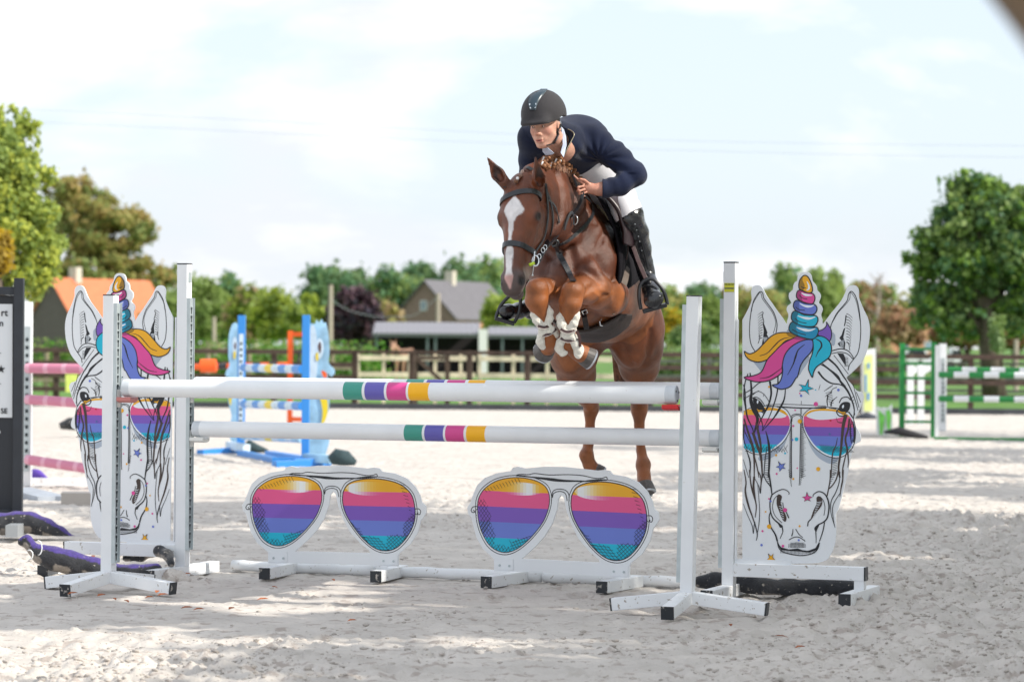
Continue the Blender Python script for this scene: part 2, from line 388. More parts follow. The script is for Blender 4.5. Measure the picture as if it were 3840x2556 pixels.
def line(pts, w0=.004, w1=None, w2=None, m_=None, sm=4):
    q = [loc_r(p) for p in pts]
    if sm and len(q) > 2: q = cr_smooth(q, False, sm)
    th_ = lambda w_: None if w_ is None else (w_ if w_ > .006 else w_+.0007 if w_ > .0012 else w_+.0004)
    a, b = strokepoly(q, th_(w0), th_(w0 if w1 is None else w1), th_(w2))
    LAY[0] += 1
    for i in range(len(a)-1): ART.append((m_ or INK, [tuple(a[i]), tuple(a[i+1]), tuple(b[i+1]), tuple(b[i])], LAY[0]))
def shape(m_, pts, ow=.004, sm=4):
    fill(m_, pts, sm); line(list(pts)+[pts[0]], ow, sm=sm)
a = lambda *p: q_(sA, p); b = lambda *p: q_(sB, p); c = lambda *p: q_(sC, p)
outline = a((15,740),(110,560),(150,455),(148,395),(143,320),(165,258),(222,232),(280,242),(320,290),(370,390),(450,500),(540,630),(610,720),(662,808),(672,755),(690,700),(688,650),(665,595),(680,535),(735,490),(702,430),(700,350),(755,300),(762,240),(785,190),(822,165),(828,110),(860,58),(925,38),(985,46),(1028,90),(1040,165),(1078,210),(1106,258),(1112,308),(1153,350),(1163,410),(1132,488),(1174,530),(1192,590),(1170,650),(1172,695),(1188,740),(1190,806),(1230,760),(1320,640),(1430,510),(1500,400),(1545,295),(1590,242),(1650,230),(1702,258),(1725,320),(1722,390),(1735,445),(1800,600),(1850,700),(1880,820),(1885,940),(1870,1080),(1840,1200),(1780,1340),(1700,1440),(1600,1535)) + \
  b((1540,105),(1610,190),(1690,292),(1755,308),(1797,370),(1780,450),(1722,600),(1670,690),(1636,745),(1682,820),(1732,900),(1756,980),(1738,1042),(1662,1080),(1632,1180),(1600,1280),(1572,1450)) + c((1560,80),(1520,220),(1480,380),(1425,585),(1388,650),(1394,850),(1380,1050),(1340,1190),(1275,1300),(1190,1352),(1010,1375),(500,1378),(15,1375))
BOARD_OUT = [loc_r(p) for p in outline]
def ot(pts): return [tuple(x) for x in cr_smooth(pts, False, 2)]
# --- grey cast shapes of the printed design ---
fill(C_SH, a((170,1350),(290,1500),(380,1330),(330,1330)) , 0)
fill(C_SH, b((265,1250),(265,1320),(420,1290),(560,1190),(640,1080),(680,960),(640,1010),(560,1100),(420,1180)), 2)
fill(C_SH, b((960,920),(1000,1080),(1090,1230),(1200,1320),(1340,1370),(1430,1290),(1330,1250),(1180,1170),(1060,1060)), 2)
fill(C_SH, a((665,900),(700,880),(760,930),(700,935)), 2); fill(C_SH, a((850,1560),(860,1440),(980,1270),(1000,1330),(900,1480)), 2); fill(C_SH, a((1320,930),(1380,960),(1375,1100),(1330,1110)), 2)
# --- ears ---
line(a((200,1200),(140,1090),(120,900),(135,680),(175,480),(235,370),(280,325),(315,350),(330,420),(400,520),(480,640),(525,800),(510,930)), .0045)
line(a((150,620),(175,500),(240,385),(275,340),(295,370),(310,430),(390,540),(465,650),(505,790),(470,940)), .0025)
line(a((1310,860),(1330,790),(1400,650),(1500,530),(1560,450),(1575,370),(1612,322),(1660,360),(1700,450),(1735,620),(1755,860),(1745,1060),(1715,1220),(1650,1320),(1590,1400),(1570,1480)), .0045)
line(a((1322,810),(1420,640),(1520,530),(1590,440),(1600,360),(1612,340),(1680,440),(1720,600),(1745,760)), .0025)
fill(INK, a((312,770),(340,810),(360,860),(385,930),(375,950),(400,1000),(360,1060),(300,1110),(320,1000),(330,900)), 0)
fill(INK, a((1530,850),(1500,880),(1475,960),(1440,1010),(1470,1040),(1415,1090),(1445,1130),(1520,1170),(1530,1080),(1500,1000),(1520,900)), 0)
for i in range(11): line(a((320-i*1,620+i*38),(280-i,640+i*38),(238+i*2,672+i*40)), .0035, .001); line(a((1545,650+i*42),(1590,670+i*42),(1635-i*3,715+i*42)), .0035, .001)
for i in range(7): line(a((318+i*3,1000+i*14),(385-i*3,1002+i*14)), .002, m_=C_HI); line(a((1510-i,1040+i*18),(1440+i*4,1060+i*16)), .002, m_=C_HI)
line(a((325,630),(310,680),(330,760),(322,800)), .004); line(a((1540,670),(1530,760),(1515,830)), .006)
line(a((260,960),(275,1000),(245,1090)), .003); line(a((1550,1060),(1580,1100),(1595,1190)), .003)
line(a((1335,1195),(1460,1165),(1560,1190),(1620,1250),(1655,1310)), .006, .004); line(a((1330,1235),(1450,1215),(1560,1240),(1650,1325)), .004)
fill(INK, a((1410,1230),(1500,1235),(1530,1300),(1540,1420),(1500,1370)), 0)
for i in range(7): line(a((1530-i*3,1290+i*22),(1570+i,1300+i*20)), .002)
line(a((1360,1260),(1470,1400),(1575,1540)), .003)
# --- face lines ---
line(a((1160,1390),(1300,1470),(1420,1568))+b((1460,160),(1560,290),(1620,420),(1660,560),(1650,690)), .004, .013, .004)
line(a((1280,1310),(1400,1420),(1500,1568))+b((1560,170),(1660,390),(1715,580)), .012, .003)
line(a((1190,1390),(1330,1500))+b((1440,130),(1530,230)), .011, .008)
line(b((1690,310),(1755,460)), .003); line(b((1640,180),(1730,540)), .003)
line(b((1130,10),(1210,110),(1320,180),(1450,200),(1530,250)), .012, .004)
for i in range(9): line(b((1215+i*14,300-i*8+(i%2)*90),(1280+i*8,250-i*6+(i%2)*90)), .002)
for i in range(8): line(b((1240+i*8,330+i*22),(1330+i*4,300+i*24)), .0018)
line(b((1275,360),(1260,440),(1270,520)), .009, .004); line(b((1320,520),(1330,450),(1410,380)), .010, .002); line(b((1310,330),(1340,270),(1405,240)), .003)
for i in range(6): line(b((1620+i*9,400+i*50),(1655+i*3,370+i*50)), .0022)
for (x, y) in ((1160,200),(1150,230),(335,330)): line(b((x, y),(x-12, y+50)), .002)
# glasses on the face: lenses
def bands(lens, ys, mats_):
    q = [loc_r(p) for p in lens]; q = [tuple(x) for x in cr_smooth(q, True, 5)]
    zs = [loc_r(p)[1] for p in ys]; LAY[0] += 1
    for i, m_ in enumerate(mats_):
        hi_, lo_ = zs[i], zs[i+1]
        def clip(poly, z, keep_below):
            r = []
            for j in range(len(poly)):
                p, p2 = poly[j-1], poly[j]; ip = (p[1] <= z) == keep_below or p[1] == z; i2 = (p2[1] <= z) == keep_below or p2[1] == z
                if ip != i2: t = (z-p[1])/(p2[1]-p[1]); r.append((p[0]+(p2[0]-p[0])*t, z))
                if i2: r.append(p2)
            return r
        pol = clip(clip(q, hi_, True), lo_, False)
        if len(pol) > 2: ART.append((m_, pol, LAY[0]))
lensR = b((935,640),(1020,580),(1180,555),(1400,570),(1560,640),(1635,740),(1660,900),(1640,1050),(1560,1180),(1430,1250),(1260,1220),(1100,1110),(990,960),(925,820),(915,700))
lensL = b((36,620),(150,560),(380,535),(600,570),(690,660),(715,760),(690,880),(610,1010),(500,1110),(360,1195),(200,1200),(90,1150),(36,1080))
fill(C_HI, b((915,640),(1010,560),(1180,533),(1420,550),(1590,620),(1660,740),(1680,900),(1660,1060),(1575,1200),(1430,1275),(1250,1245),(1080,1130),(970,975),(905,820),(895,700)), 4)
line(b((915,640),(1010,560),(1180,533),(1420,550),(1590,620),(1660,740),(1680,900),(1660,1060),(1575,1200),(1430,1275),(1250,1245),(1080,1130),(970,975),(905,820),(895,700),(915,640)), .004)
fill(C_HI, b((34,600),(150,540),(380,515),(620,545),(715,650),(738,760),(710,890),(630,1030),(510,1135),(360,1220),(200,1222),(90,1175),(34,1110)), 2)
line(b((34,600),(150,540),(380,515),(620,545),(715,650),(738,760),(710,890),(630,1030),(510,1135),(360,1220),(200,1222),(90,1175),(34,1110)), .004)
bm_ = [C_YEL, C_PIN, C_PUR, C_PER, C_CYA]
bands(lensR, b((1300,540),(1300,670),(1300,826),(1300,958),(1300,1105),(1300,1300)), bm_); bands(lensL, b((400,520),(400,650),(400,800),(400,932),(400,1078),(400,1260)), bm_)
fill(C_HI, b((960,665),(1040,605),(1180,585),(1390,600),(1500,660),(1440,690),(1290,712),(1100,715)), 4); fill(C_HI, b((250,690),(200,640),(330,590),(520,585),(640,640),(660,665),(600,690),(420,695)), 4)
for i in range(16):
    x = 60+i*38; line(b((x,1100+(i%3)*20),(x+50,1190+(i%2)*12)), .0016); line(b((x+50,1090+(i%3)*18),(x,1185)), .0016)
for i in range(18):
    x = 1150+i*26; line(b((x,1075+i*4),(x+70,1200)), .0016); line(b((x+60,1090+(i%3)*14),(x-10,1180)), .0016)
for i in range(9): line(b((1560+i*10,800+i*26),(1635-i,780+i*36)), .002); line(b((45+i*12,860+i*28),(60+i*14,930+i*26)), .002)
line(b((360,500),(600,490),(880,498),(1250,518)), .003); line(b((520,525),(880,545),(1250,545)), .007); line(b((360,540),(480,520),(640,528)), .003)
line(b((725,760),(735,680),(760,645),(820,632),(870,645),(895,690),(895,780)), .004); line(b((745,740),(755,680),(815,650),(870,670),(878,740)), .003)
line(b((882,440),(882,500)), .002); line(b((870,555),(872,640)), .002); line(b((885,555),(887,640)), .002)
# nose bridge hatching
for i in range(30):
    y = 760+i*27; line(b((722-i*.6,y),(745,y+38)) , .0035, .001); line(b((745,y),(700,y+26)), .002, .001)
    line(b((872,y+20),(925+ (i%3)*14,y-6)), .0035, .001); line(b((868,y-10),(920,y+34)), .002, .001)
for i in range(9): y = i*28; line(c((690+i*5,y),(735+i,y+30)), .003, .001); line(c((868,y),(925-i*6,y-22)), .003, .001)
line(b((735,760),(742,1000),(735,1200),(742,1568)), .0035); line(b((872,760),(865,1100),(858,1568))+c((850,230)), .0035)
# eyes
def eye(pts_, hl, am):
    fill(INK, pts_, 4); fill(C_HI, hl, 3); line(am, .006, m_=C_YEL)
eye(b((175,400),(230,410),(300,470),(350,560),(370,585),(330,610),(270,600),(220,560),(185,490)), b((235,430),(255,440),(245,480),(230,470)), b((215,545),(250,580),(310,585)))
eye(b((1430,560),(1450,500),(1500,460),(1560,455),(1600,480),(1590,560),(1540,620),(1470,630),(1400,590)), b((1480,520),(1505,495),(1510,530),(1490,550)), b((1420,580),(1470,610),(1530,610)))
line(b((160,400),(220,385),(290,430),(350,520)), .004); line(b((170,350),(250,300),(340,350),(420,470)), .003); line(b((1440,470),(1480,400),(1560,385),(1610,430)), .005); line(b((1430,560),(1400,600),(1440,660),(1520,665)), .006); line(b((1290,540),(1400,560)), .004)
line(b((300,590),(330,640),(300,700),(280,740)), .004); line(b((1580,600),(1620,660),(1650,700)), .006)
# long forelock strands
S = INK
for (pp, w0_, w1_, w2_, mm_) in (
 (b((30,200),(55,300),(60,480),(90,680),(170,860),(180,960)), .004, .010, .003, S), (b((130,30),(150,300),(140,420),(180,560),(240,700),(205,860),(185,930)), .006, .026, .003, S),
 (b((190,430),(220,560),(300,740),(320,880)), .014, .008, .002, S), (b((420,150),(440,330),(400,500),(330,640),(260,780),(250,900)), .012, .009, .002, S),
 (b((540,60),(530,300),(470,520),(400,700),(300,880)), .008, .007, .002, S), (b((650,260),(630,420),(560,560),(470,700),(310,880)), .004, .013, .002, S),
 (b((30,340),(150,270),(260,180),(400,130)), .004, .005, .003, S), (b((30,420),(140,350),(260,290)), .003, .004, .002, S), (b((100,40),(50,200),(40,420),(100,700)), .005, .007, .003, S),
 (b((40,700),(100,900),(170,1120),(190,1300),(190,1568)), .008, .016, .005, C_BRW), (b((170,900),(230,1080),(290,1260),(310,1568)), .016, .018, .006, C_BRW), (b((220,760),(270,1000),(300,1200)), .012, .016, .008, C_BRW),
 (b((360,880),(400,1050),(415,1250),(400,1568)), .003, .016, .010, S), (b((380,1110),(350,1300),(330,1568)), .003, .005, .004, S), (b((40,780),(35,1000),(90,1150)), .01, .006, .003, S),
 (b((70,1150),(130,1340),(125,1568)), .004, .009, .004, S), (b((180,1200),(230,1400),(260,1568)), .003, .008, .003, C_BRW), (b((30,1300),(110,1568)), .002, .004, .003, S),
 (b((1540,640),(1500,800),(1480,1000),(1460,1200),(1430,1420),(1450,1568)), .022, .014, .010, C_BRW), (b((1590,700),(1570,860),(1530,1000),(1560,1160),(1575,1330),(1565,1420)), .010, .012, .002, C_BRW),
 (b((1640,740),(1665,900),(1650,1050)), .006, .012, .006, S), (b((1415,980),(1390,1100),(1340,1230),(1320,1568)), .002, .008, .005, C_BRW), (b((1560,1150),(1520,1300),(1490,1450),(1490,1568)), .004, .008, .006, C_BRW), (b((1480,760),(1420,750),(1395,680)), .007, .003, .001, C_BRW),
 (b((1620,720),(1600,900),(1620,1060)), .004, .007, .003, S)):
    line(pp, w0_, w1_, w2_, mm_)
for i in range(10): line(b((330+i*2,1230+i*32),(395,1215+i*34)), .0018); line(b((1340,1290+i*26),(1420-i*2,1270+i*26)), .0018)
# lower face
for (pp, w0_, w1_, w2_, mm_) in (
 (c((40,0),(70,180),(60,330),(110,540),(160,680),(200,800)), .004, .012, .005, C_BRW), (c((120,0),(140,200),(170,330),(220,520),(205,700)), .006, .010, .004, C_BRW), (c((190,100),(180,250),(200,400),(225,560)), .012, .012, .003, C_BRW),
 (c((30,500),(90,660),(160,820),(177,940),(190,800)), .002, .004, .003, S), (c((190,760),(235,940),(220,1040)), .008, .006, .003, S), (c((240,200),(268,560),(262,780),(235,940)), .002, .004, .003, S),
 (c((200,130),(260,250),(280,350),(295,200),(320,60)), .003, .005, .003, S), (c((235,0),(290,120),(280,300)), .005, .008, .003, C_BRW),
 (c((320,60),(370,170),(430,250),(450,370)), .004, .006, .005, S), (c((400,0),(420,140),(440,260),(452,360)), .010, .009, .005, S),
 (c((1310,0),(1305,150),(1285,270),(1260,390)), .006, .007, .007, C_BRW), (c((1430,0),(1400,130),(1340,230),(1285,280)), .010, .006, .006, C_BRW), (c((1450,30),(1440,180),(1390,330),(1320,470),(1320,640),(1378,850)), .004, .005, .002, S), (c((1500,0),(1490,150),(1465,280),(1450,400)), .006, .009, .002, C_BRW), (c((1455,340),(1350,520),(1350,700),(1378,850)), .003, .004, .002, S)):
    line(pp, w0_, w1_, w2_, mm_)
for i in range(7): line(c((335+i*12,60+i*28),(400+i*4,50+i*28)), .002); line(c((1310-i*3,60+i*30),(1400-i*16,50+i*28)), .002)
# nostrils
fill(C_BRW, c((530,380),(560,362),(590,380),(598,410),(578,480),(610,570),(660,680),(662,740),(640,765),(600,720),(560,620),(520,500)), 3)
fill(C_BRW, c((1105,420),(1120,395),(1150,390),(1185,430),(1190,500),(1160,560),(1110,620),(1060,690),(1010,750),(1030,690),(1060,600),(1105,500)), 3)
for i in range(9): line(c((530+i*8,430+i*34),(590+i*5,450+i*34)), .002, m_=C_HI if i > 2 else S); line(c((1180-i*14,470+i*26),(1110-i*6,480+i*26)), .002, m_=C_HI)
line(c((450,370),(520,320),(600,290),(660,300),(705,340),(695,365)), .006, .003); line(c((450,370),(425,450),(425,580),(460,700),(540,780),(600,830)), .008, .006, .010); line(c((530,380),(480,440),(460,560),(500,680),(600,780)), .003)
line(c((1055,400),(1065,360),(1140,320),(1220,350),(1270,430),(1290,540),(1270,690),(1220,760),(1130,810),(1085,850)), .003, .009, .006); line(c((1160,395),(1210,460),(1230,560),(1215,670)), .003); line(c((975,830),(985,770),(1020,730)), .006)
line(c((600,820),(610,900),(605,930),(570,1010)), .007, .003); line(c((430,620),(410,700),(430,830),(500,950),(530,1050)), .005, .008, .010); line(c((1225,770),(1200,900),(1150,1050)), .006, .005)
fill(INK, c((1075,850),(1110,820),(1150,800),(1120,870),(1100,920),(1080,890)), 2); line(c((1095,900),(1100,1000),(1100,1080)), .006, .002); fill(INK, c((520,760),(560,790),(600,850),(570,850)), 0)
line(c((610,480),(620,550),(660,620),(700,710)), .003, .007); line(c((760,870),(755,930),(740,975)), .003, .007); line(c((800,870),(850,950),(905,995)), .004, .003)
line(c((700,1030),(780,990),(860,995),(940,1050)), .004)
fill(INK, c((520,1010),(535,1080),(590,1140),(700,1170),(770,1162),(830,1155),(900,1180),(980,1190),(1090,1150),(1150,1050),(1140,1110),(1110,1180),(1000,1215),(860,1200),(700,1190),(590,1180),(545,1120)), 0)
line(c((530,1060),(560,1160),(650,1220),(860,1260),(1030,1235),(1120,1170),(1150,1070)), .005)
for i in range(26): x = 580+i*20; h_ = 60-abs(i-13)*1.5; line(c((x,1185+ (6 if 6 < i < 20 else 0)),(x,1185+h_)), .0018)
for i in range(13): x = 700+i*20; line(c((x,1060+abs(i-6)*5),(x,1145)), .0018)
for i in range(4): line(c((720,1075+i*20),(930,1075+i*20)), .0014)
# confetti
def dot(m_, p, r):
    u0, z0 = loc_r(p); LAY[0] += 1; ART.append((m_, [(u0+r*math.cos(t*math.pi/6), z0+r*math.sin(t*math.pi/6)) for t in range(12)], LAY[0]))
for (o_, lst) in ((sB, ((C_CYA,820,80,.005),(C_YEL,408,235,.006),(C_PNK,860,330,.0045),(C_PER,880,365,.0075),(C_CYA,1093,279,.004),(C_PNK,1097,487,.013),(C_PER,1428,280,.008),(C_YEL,860,740,.013),(C_PNK,765,808,.0065),(C_CYA,812,1003,.0115),(C_PER,752,1012,.006),(C_YEL,512,1237,.0065),(C_CYA,645,1210,.006),(C_YEL,1131,1441,.0125),(C_PNK,823,1427,.0045),(C_PNK,520,1511,.006),(C_PNK,793,577,.005),(C_PED,1300,928,.007),(RED,1313,728,.006))), (sC, ((C_YEL,765,135,.0065),(C_PNK,645,592,.0125),(C_PNK,406,427,.005),(C_PER,432,463,.006),(C_YEL,410,835,.0135),(C_PNK,313,901,.0065),(C_PER,298,1106,.0075),(C_YEL,857,828,.0065),(C_PER,845,1034,.0065),(C_PNK,613,1120,.008),(C_YEL,358,617,.005)))):
    for m_, x, y, r_ in lst: dot(m_, q_(o_, [(x, y)])[0], r_)
shape(C_CYA, b((988,125),(985,230),(1065,260),(975,280),(1000,350),(940,290),(855,295),(905,250),(845,200),(945,220)), .004, 0)
shape(C_PER, b((545,1330),(590,1375),(648,1355),(615,1405),(652,1435),(600,1430),(565,1475),(560,1425),(510,1410),(562,1390)), .003, 0)
shape(C_PNK, c((965,330),(985,385),(1045,405),(995,425),(1022,460),(970,440),(925,465),(940,425),(895,400),(950,395)), .003, 0)
shape(C_YEL, c((395,1232),(440,1270),(470,1230),(462,1290),(503,1326),(375,1325),(415,1290)), .003, 0)
# mane locks
shape(C_PUR, a((1252,770),(1290,830),(1325,900),(1325,990),(1290,1055),(1210,1010),(1130,960),(1130,910),(1200,880),(1250,830)), .005)
shape(C_YEL, a((45,1200),(120,1240),(220,1200),(330,1090),(430,990),(540,935),(700,930),(830,975),(740,1020),(640,1060),(540,1170),(460,1270),(370,1330),(250,1360),(130,1330),(65,1270)), .006)
fill(C_MUS, a((665,935),(760,935),(830,975),(760,1005),(690,975)), 2)
line(a((270,1270),(380,1230),(480,1130),(560,1050),(640,1010),(715,1000)), .003, .007, .002)
shape(C_PNK, a((830,985),(960,1025),(820,1090),(700,1190),(640,1290),(600,1430))+b((600,20),(500,100),(380,150),(240,162),(130,140),(42,95),(180,70),(300,10))+a((380,1330),(480,1220),(600,1100),(720,1030)), .006)
fill(C_PKD, a((825,985),(960,1025),(860,1035),(770,1020)), 2); line(b((270,112),(400,90),(500,30))+a((605,1440)), .002, .006, .002)
shape(C_PER, a((960,1030),(1045,1040),(1055,1130),(1020,1220),(930,1320),(870,1420),(830,1568))+b((800,110),(730,220),(640,262),(560,265),(455,210),(540,190),(590,110),(610,0))+a((605,1400),(640,1260),(720,1150),(840,1070)), .006)
line(a((935,1100),(840,1180),(800,1280),(760,1400),(680,1550)), .002, .011, .002)
shape(C_CYA, a((1050,1030),(1130,980),(1230,1000),(1310,1080),(1325,1190),(1290,1290),(1190,1370),(1100,1440),(1060,1520))+b((1045,95),(1000,10))+a((990,1440),(1010,1330),(1040,1250),(1060,1150)), .006)
line(a((1095,1020),(1165,1060),(1180,1130),(1130,1210),(1095,1290)), .004, .011, .002)
# horn
def seg(m_, md, p, hl, hw, dark):
    shape(m_, p, .006); fill(md, dark, 2); line(list(p)+[p[0]], .005); line(hl, .003, hw, .003, m_=C_HI)
seg(C_TEA, C_TED, a((700,860),(720,800),(770,770),(900,830),(1040,850),(1110,850),(1135,900),(1110,980),(1040,1025),(900,1000),(770,950),(710,900)), a((815,850),(900,880),(1000,895),(1090,870)), .017, a((705,860),(725,800),(770,775),(830,800),(800,860),(840,970),(770,945),(715,900)))
line(a((750,880),(840,930),(950,960)), .004)
seg(C_CYA, C_TED, a((735,700),(750,640),(800,610),(920,665),(1060,675),(1110,690),(1128,740),(1100,810),(1040,840),(900,830),(790,785),(745,740)), a((830,680),(920,710),(1010,720),(1090,695)), .015, a((738,700),(752,645),(800,615),(845,640),(815,700),(840,790),(790,780),(748,740)))
line(a((790,720),(860,770),(960,790)), .004)
seg(C_PER, C_PED, a((765,540),(780,480),(830,455),(940,500),(1050,508),(1100,535),(1113,590),(1085,645),(1030,665),(910,650),(800,600)), a((860,500),(930,535),(1010,545),(1070,525)), .014, a((768,540),(782,482),(830,458),(855,475),(845,540),(870,630),(800,598)))
line(a((800,550),(850,590),(935,600)), .004)
seg(C_PNK, C_PKD, a((810,380),(825,325),(865,305),(950,340),(1040,350),(1078,390),(1080,450),(1045,505),(960,495),(870,460),(820,420)), a((885,345),(950,375),(1045,380)), .014, a((812,380),(828,328),(865,308),(892,325),(880,390),(905,470),(850,445)))
line(a((855,375),(900,420),(970,435)), .004)
seg(C_YEL, C_MUS, a((845,230),(860,160),(900,105),(940,88),(980,110),(1020,180),(1045,270),(1040,330),(985,345),(910,315),(855,285)), a((965,175),(995,240),(990,290),(960,305)), .013, a((848,230),(862,162),(905,105),(900,160),(930,220),(930,270),(905,312),(858,285)))
line(a((880,250),(920,275),(950,270)), .004)
def wing(W, side, name_label, rail_label, post_extra=None):
    u = WU*side; v = WVV
    r = empty('jump_wing', W, name_label, 'jump wing', 'white wings with unicorn boards')
    m = MB(); m.beam(W+Vector((0, 0, .07)), W+Vector((0, 0, 1.95)), .07, .07, v); m.build('post', WHITE, r, bevel=.003)
    m = MB(); m.beam(W+Vector((0, 0, 1.95)), W+Vector((0, 0, 1.957)), .072, .072, v); m.build('post_cap', BLACKP, r)
    rail_mesh(W, -side, WU, v, .17, 1.74).build('keyhole_rail', [GALV, HOLE], r)
    m = MB(); m.beam(W-u*.039+Vector((0, 0, 1.84)), W-u*.039+Vector((0, 0, 1.90)), .006, .03, v); m.build('keyhole_plate', GALV, r)
    m = MB(); m.beam(W+u*.035+Vector((0, 0, .16)), W+u*.815+Vector((0, 0, .16)), .07, .078); m.build('bottom_rail', WHITE_LOW, r, bevel=.003)
    m = MB(); m.beam(W+u*.815+Vector((0, 0, .16)), W+u*.823+Vector((0, 0, .16)), .0705, .0785); m.build('rail_cap', BLACKP, r)
    m = MB(); m.beam(W+u*.785+Vector((0, 0, .07)), W+u*.785+Vector((0, 0, .121)), .058, .058, v); m.build('stub_post', WHITE_LOW, r)
    foot(r, W+v*.46+Vector((0, 0, .035)), W-v*.46+Vector((0, 0, .035))); foot(r, W+u*.785+v*.34+Vector((0, 0, .035)), W+u*.785-v*.37+Vector((0, 0, .035)))
    # board
    out_ = ot(BOARD_OUT); p0 = W - v*.012
    f3 = lambda q, d=0.0: [p0+u*x-v*d+Vector((0, 0, z)) for x, z in q]
    m = MB(); m.prism(f3(out_), v*.012); bo = m.build('unicorn_board', BOARD, r)
    mats_ = []; m = MB(); lmax = max(l for _, _, l in ART)
    for m_, pol, l in ART:
        if m_ not in mats_: mats_.append(m_)
        m.mi = mats_.index(m_); m.add(f3(pol, .0006+.0022*l/lmax), [tuple(range(len(pol)))])
    m.build('printed_unicorn_face', mats_, bo)
    m = MB(); m.beam(W+u*.047-v*.016+Vector((0, 0, .22)), W+u*.047-v*.016+Vector((0, 0, 1.62)), .006, .026, v)
    m.beam(W+u*.04-v*.016+Vector((0, 0, .212)), W+u*.38-v*.016+Vector((0, 0, .212)), .006, .026); m.build('edge_trim', BOARD, r)
    return r
def text_mesh(name, body, size, origin, xdir, zdir, m_, parent, align='LEFT', ext=.0008, bold=False):
    cu = bpy.data.curves.new(name, 'FONT'); cu.body = body; cu.size = size; cu.extrude = ext; cu.align_x = align
    if bold: cu.offset = size*.018
    o = bpy.data.objects.new(name, cu); COL.objects.link(o); bpy.context.view_layer.update()
    me = bpy.data.meshes.new_from_object(o.evaluated_get(bpy.context.evaluated_depsgraph_get())); bpy.data.objects.remove(o)
    X = Vector(xdir).normalized(); Z = Vector(zdir).normalized(); Yn = Z.cross(X)  # text normal = X x Z -> towards -Yn
    vs = [Vector(origin)+X*p.co.x+Z*p.co.y+X.cross(Z)*p.co.z for p in me.vertices]; fs = [tuple(p.vertices) for p in me.polygons]
    return mesh_obj(name, vs, fs, m_, parent)
wl = wing(WL, -1, 'left white jump wing with unicorn board, purple padding bags lying through its feet', '')
wr = wing(WR, 1, 'right white jump wing with unicorn board, a yellow sticker on its tall post', '')
st = MB(); s0 = WR-WVV*.0365+Vector((0, 0, 1.78)); st.prism([s0+WU*(-.030), s0+WU*.030, s0+WU*.030+JZ*.052, s0+WU*(-.030)+JZ*.052][::-1], -WVV*.0012); stk = st.build('sticker', mat('sticker_lime', srgb(206, 206, 60), .4), wr)
text_mesh('lettering', 'WILGENHOF', .0105, s0-WVV*.002+WU*(-.028)+JZ*.041, WU, JZ, mat('sticker_ink', srgb(20, 40, 60), .5), stk)
st = MB(); st.prism([s0-WVV*.0015+WU*(-.029)+JZ*.018, s0-WVV*.0015+WU*.029+JZ*.018, s0-WVV*.0015+WU*.029+JZ*.024, s0-WVV*.0015+WU*(-.029)+JZ*.024], -WVV*.0006); st.build('ink_bar', mat('sticker_navy', srgb(24, 50, 90), .5), stk)
# ================= poles =================
def line_pt(px, p0, u):   # point on horizontal line p0+t*u seen in pixel column px (roll ignored in z)
    k = (px-CX)/FP; t = (k*p0.y-p0.x+ROLL*(CAMH-p0.z)*1)/(u.x-k*u.y); return t
def pole(p0, u, pxa, pxb, stripes, r_, label, name='jump_pole', ends=True, group='white rails of the jump with four coloured bands', base=POLE_W):
    t = lambda px: line_pt(px, p0, u)
    cuts = [(t(pxa), base)]
    ta, tb = t(pxa), t(pxb); segs = []
    segs.append((ta, ta+.045, 1)); cur = ta+.045
    mats_ = [base, POLE_END]
    for (a_, b_, m_) in stripes:
        if m_ not in mats_: mats_.append(m_)
        segs.append((cur, t(a_), 0)); segs.append((t(a_), t(b_), mats_.index(m_))); cur = t(b_)
    segs.append((cur, tb-.05, 0)); segs.append((tb-.05, tb, 1))
    c0 = p0+u*(ta+tb)/2; R = empty(name, c0, label, 'jump pole', group)
    m = MB()
    for (x, y, mi) in segs:
        m.mi = mi; n = max(2, int((y-x)/.3)+1); m.tube([p0+u*(x+(y-x)*i/(n-1)) for i in range(n)], r_, 28, caps=False)
    m.build('rail', mats_, R, smooth=True)
    for e_, sg in ((ta, -1), (tb, 1)):
        m = MB(); m.mi = 0; m.tube([p0+u*e_, p0+u*(e_+sg*.006), p0+u*(e_+sg*.009)], [r_, r_*.97, r_*.8], 28); m.mi = 1
        for k in range(3):
            a_ = k*2.1+.4; q = p0+u*(e_+sg*.0095)+(perp(u)*math.cos(a_)+JZ*math.sin(a_))*r_*.62; m.tube([q, q+u*sg*.002], .005, 8)
        m.build('end_plug', [POLE_END, HOLE], R)
    return R
cs = [C_GRN, C_PER if False else flat('band_violet', (98, 92, 178)), flat('band_pink', (214, 70, 144)), flat('band_yellow', (250, 184, 8))]
pole(FL+JZ*1.195, FU, 470, 2534, list(zip((1298, 1379, 1461, 1542), (1369, 1452, 1534, 1617), cs)), .052, 'front white jump pole with green, violet, pink and yellow bands, nearest to the viewer')
pole(WL+JZ*1.200, WU, 736, 2698, list(zip((1531, 1607, 1684, 1763), (1596, 1673, 1751, 1826), cs)), .050, 'rear top white jump pole, mostly hidden behind the front pole')
pole(WL+JZ*.925, WU, 733, 2697, list(zip((1525, 1602, 1680, 1758), (1593, 1672, 1749, 1828), cs)), .050, 'lower white jump pole with coloured bands between the two unicorn wings')
W2 = (CUPW, CUPW)
cup(FL, 1, FU, FVV, 1.13, (CUPW, REDF), 'faded pinkish cup holding the left end of the front pole', (.002, 0, 0)); cup(FR, -1, FU, FVV, 1.13, (CUPW, RED), 'bright red cup holding the right end of the front pole', (.0155, 0, 0))
for (W_, s_, n_) in ((WL, 1, 'left'), (WR, -1, 'right')):
    cup(W_, s_, WU, WVV, 1.137, W2, 'cream cup under the %s end of the rear top pole' % n_); cup(W_, s_, WU, WVV, .862, W2, 'cream cup under the %s end of the lower pole' % n_)
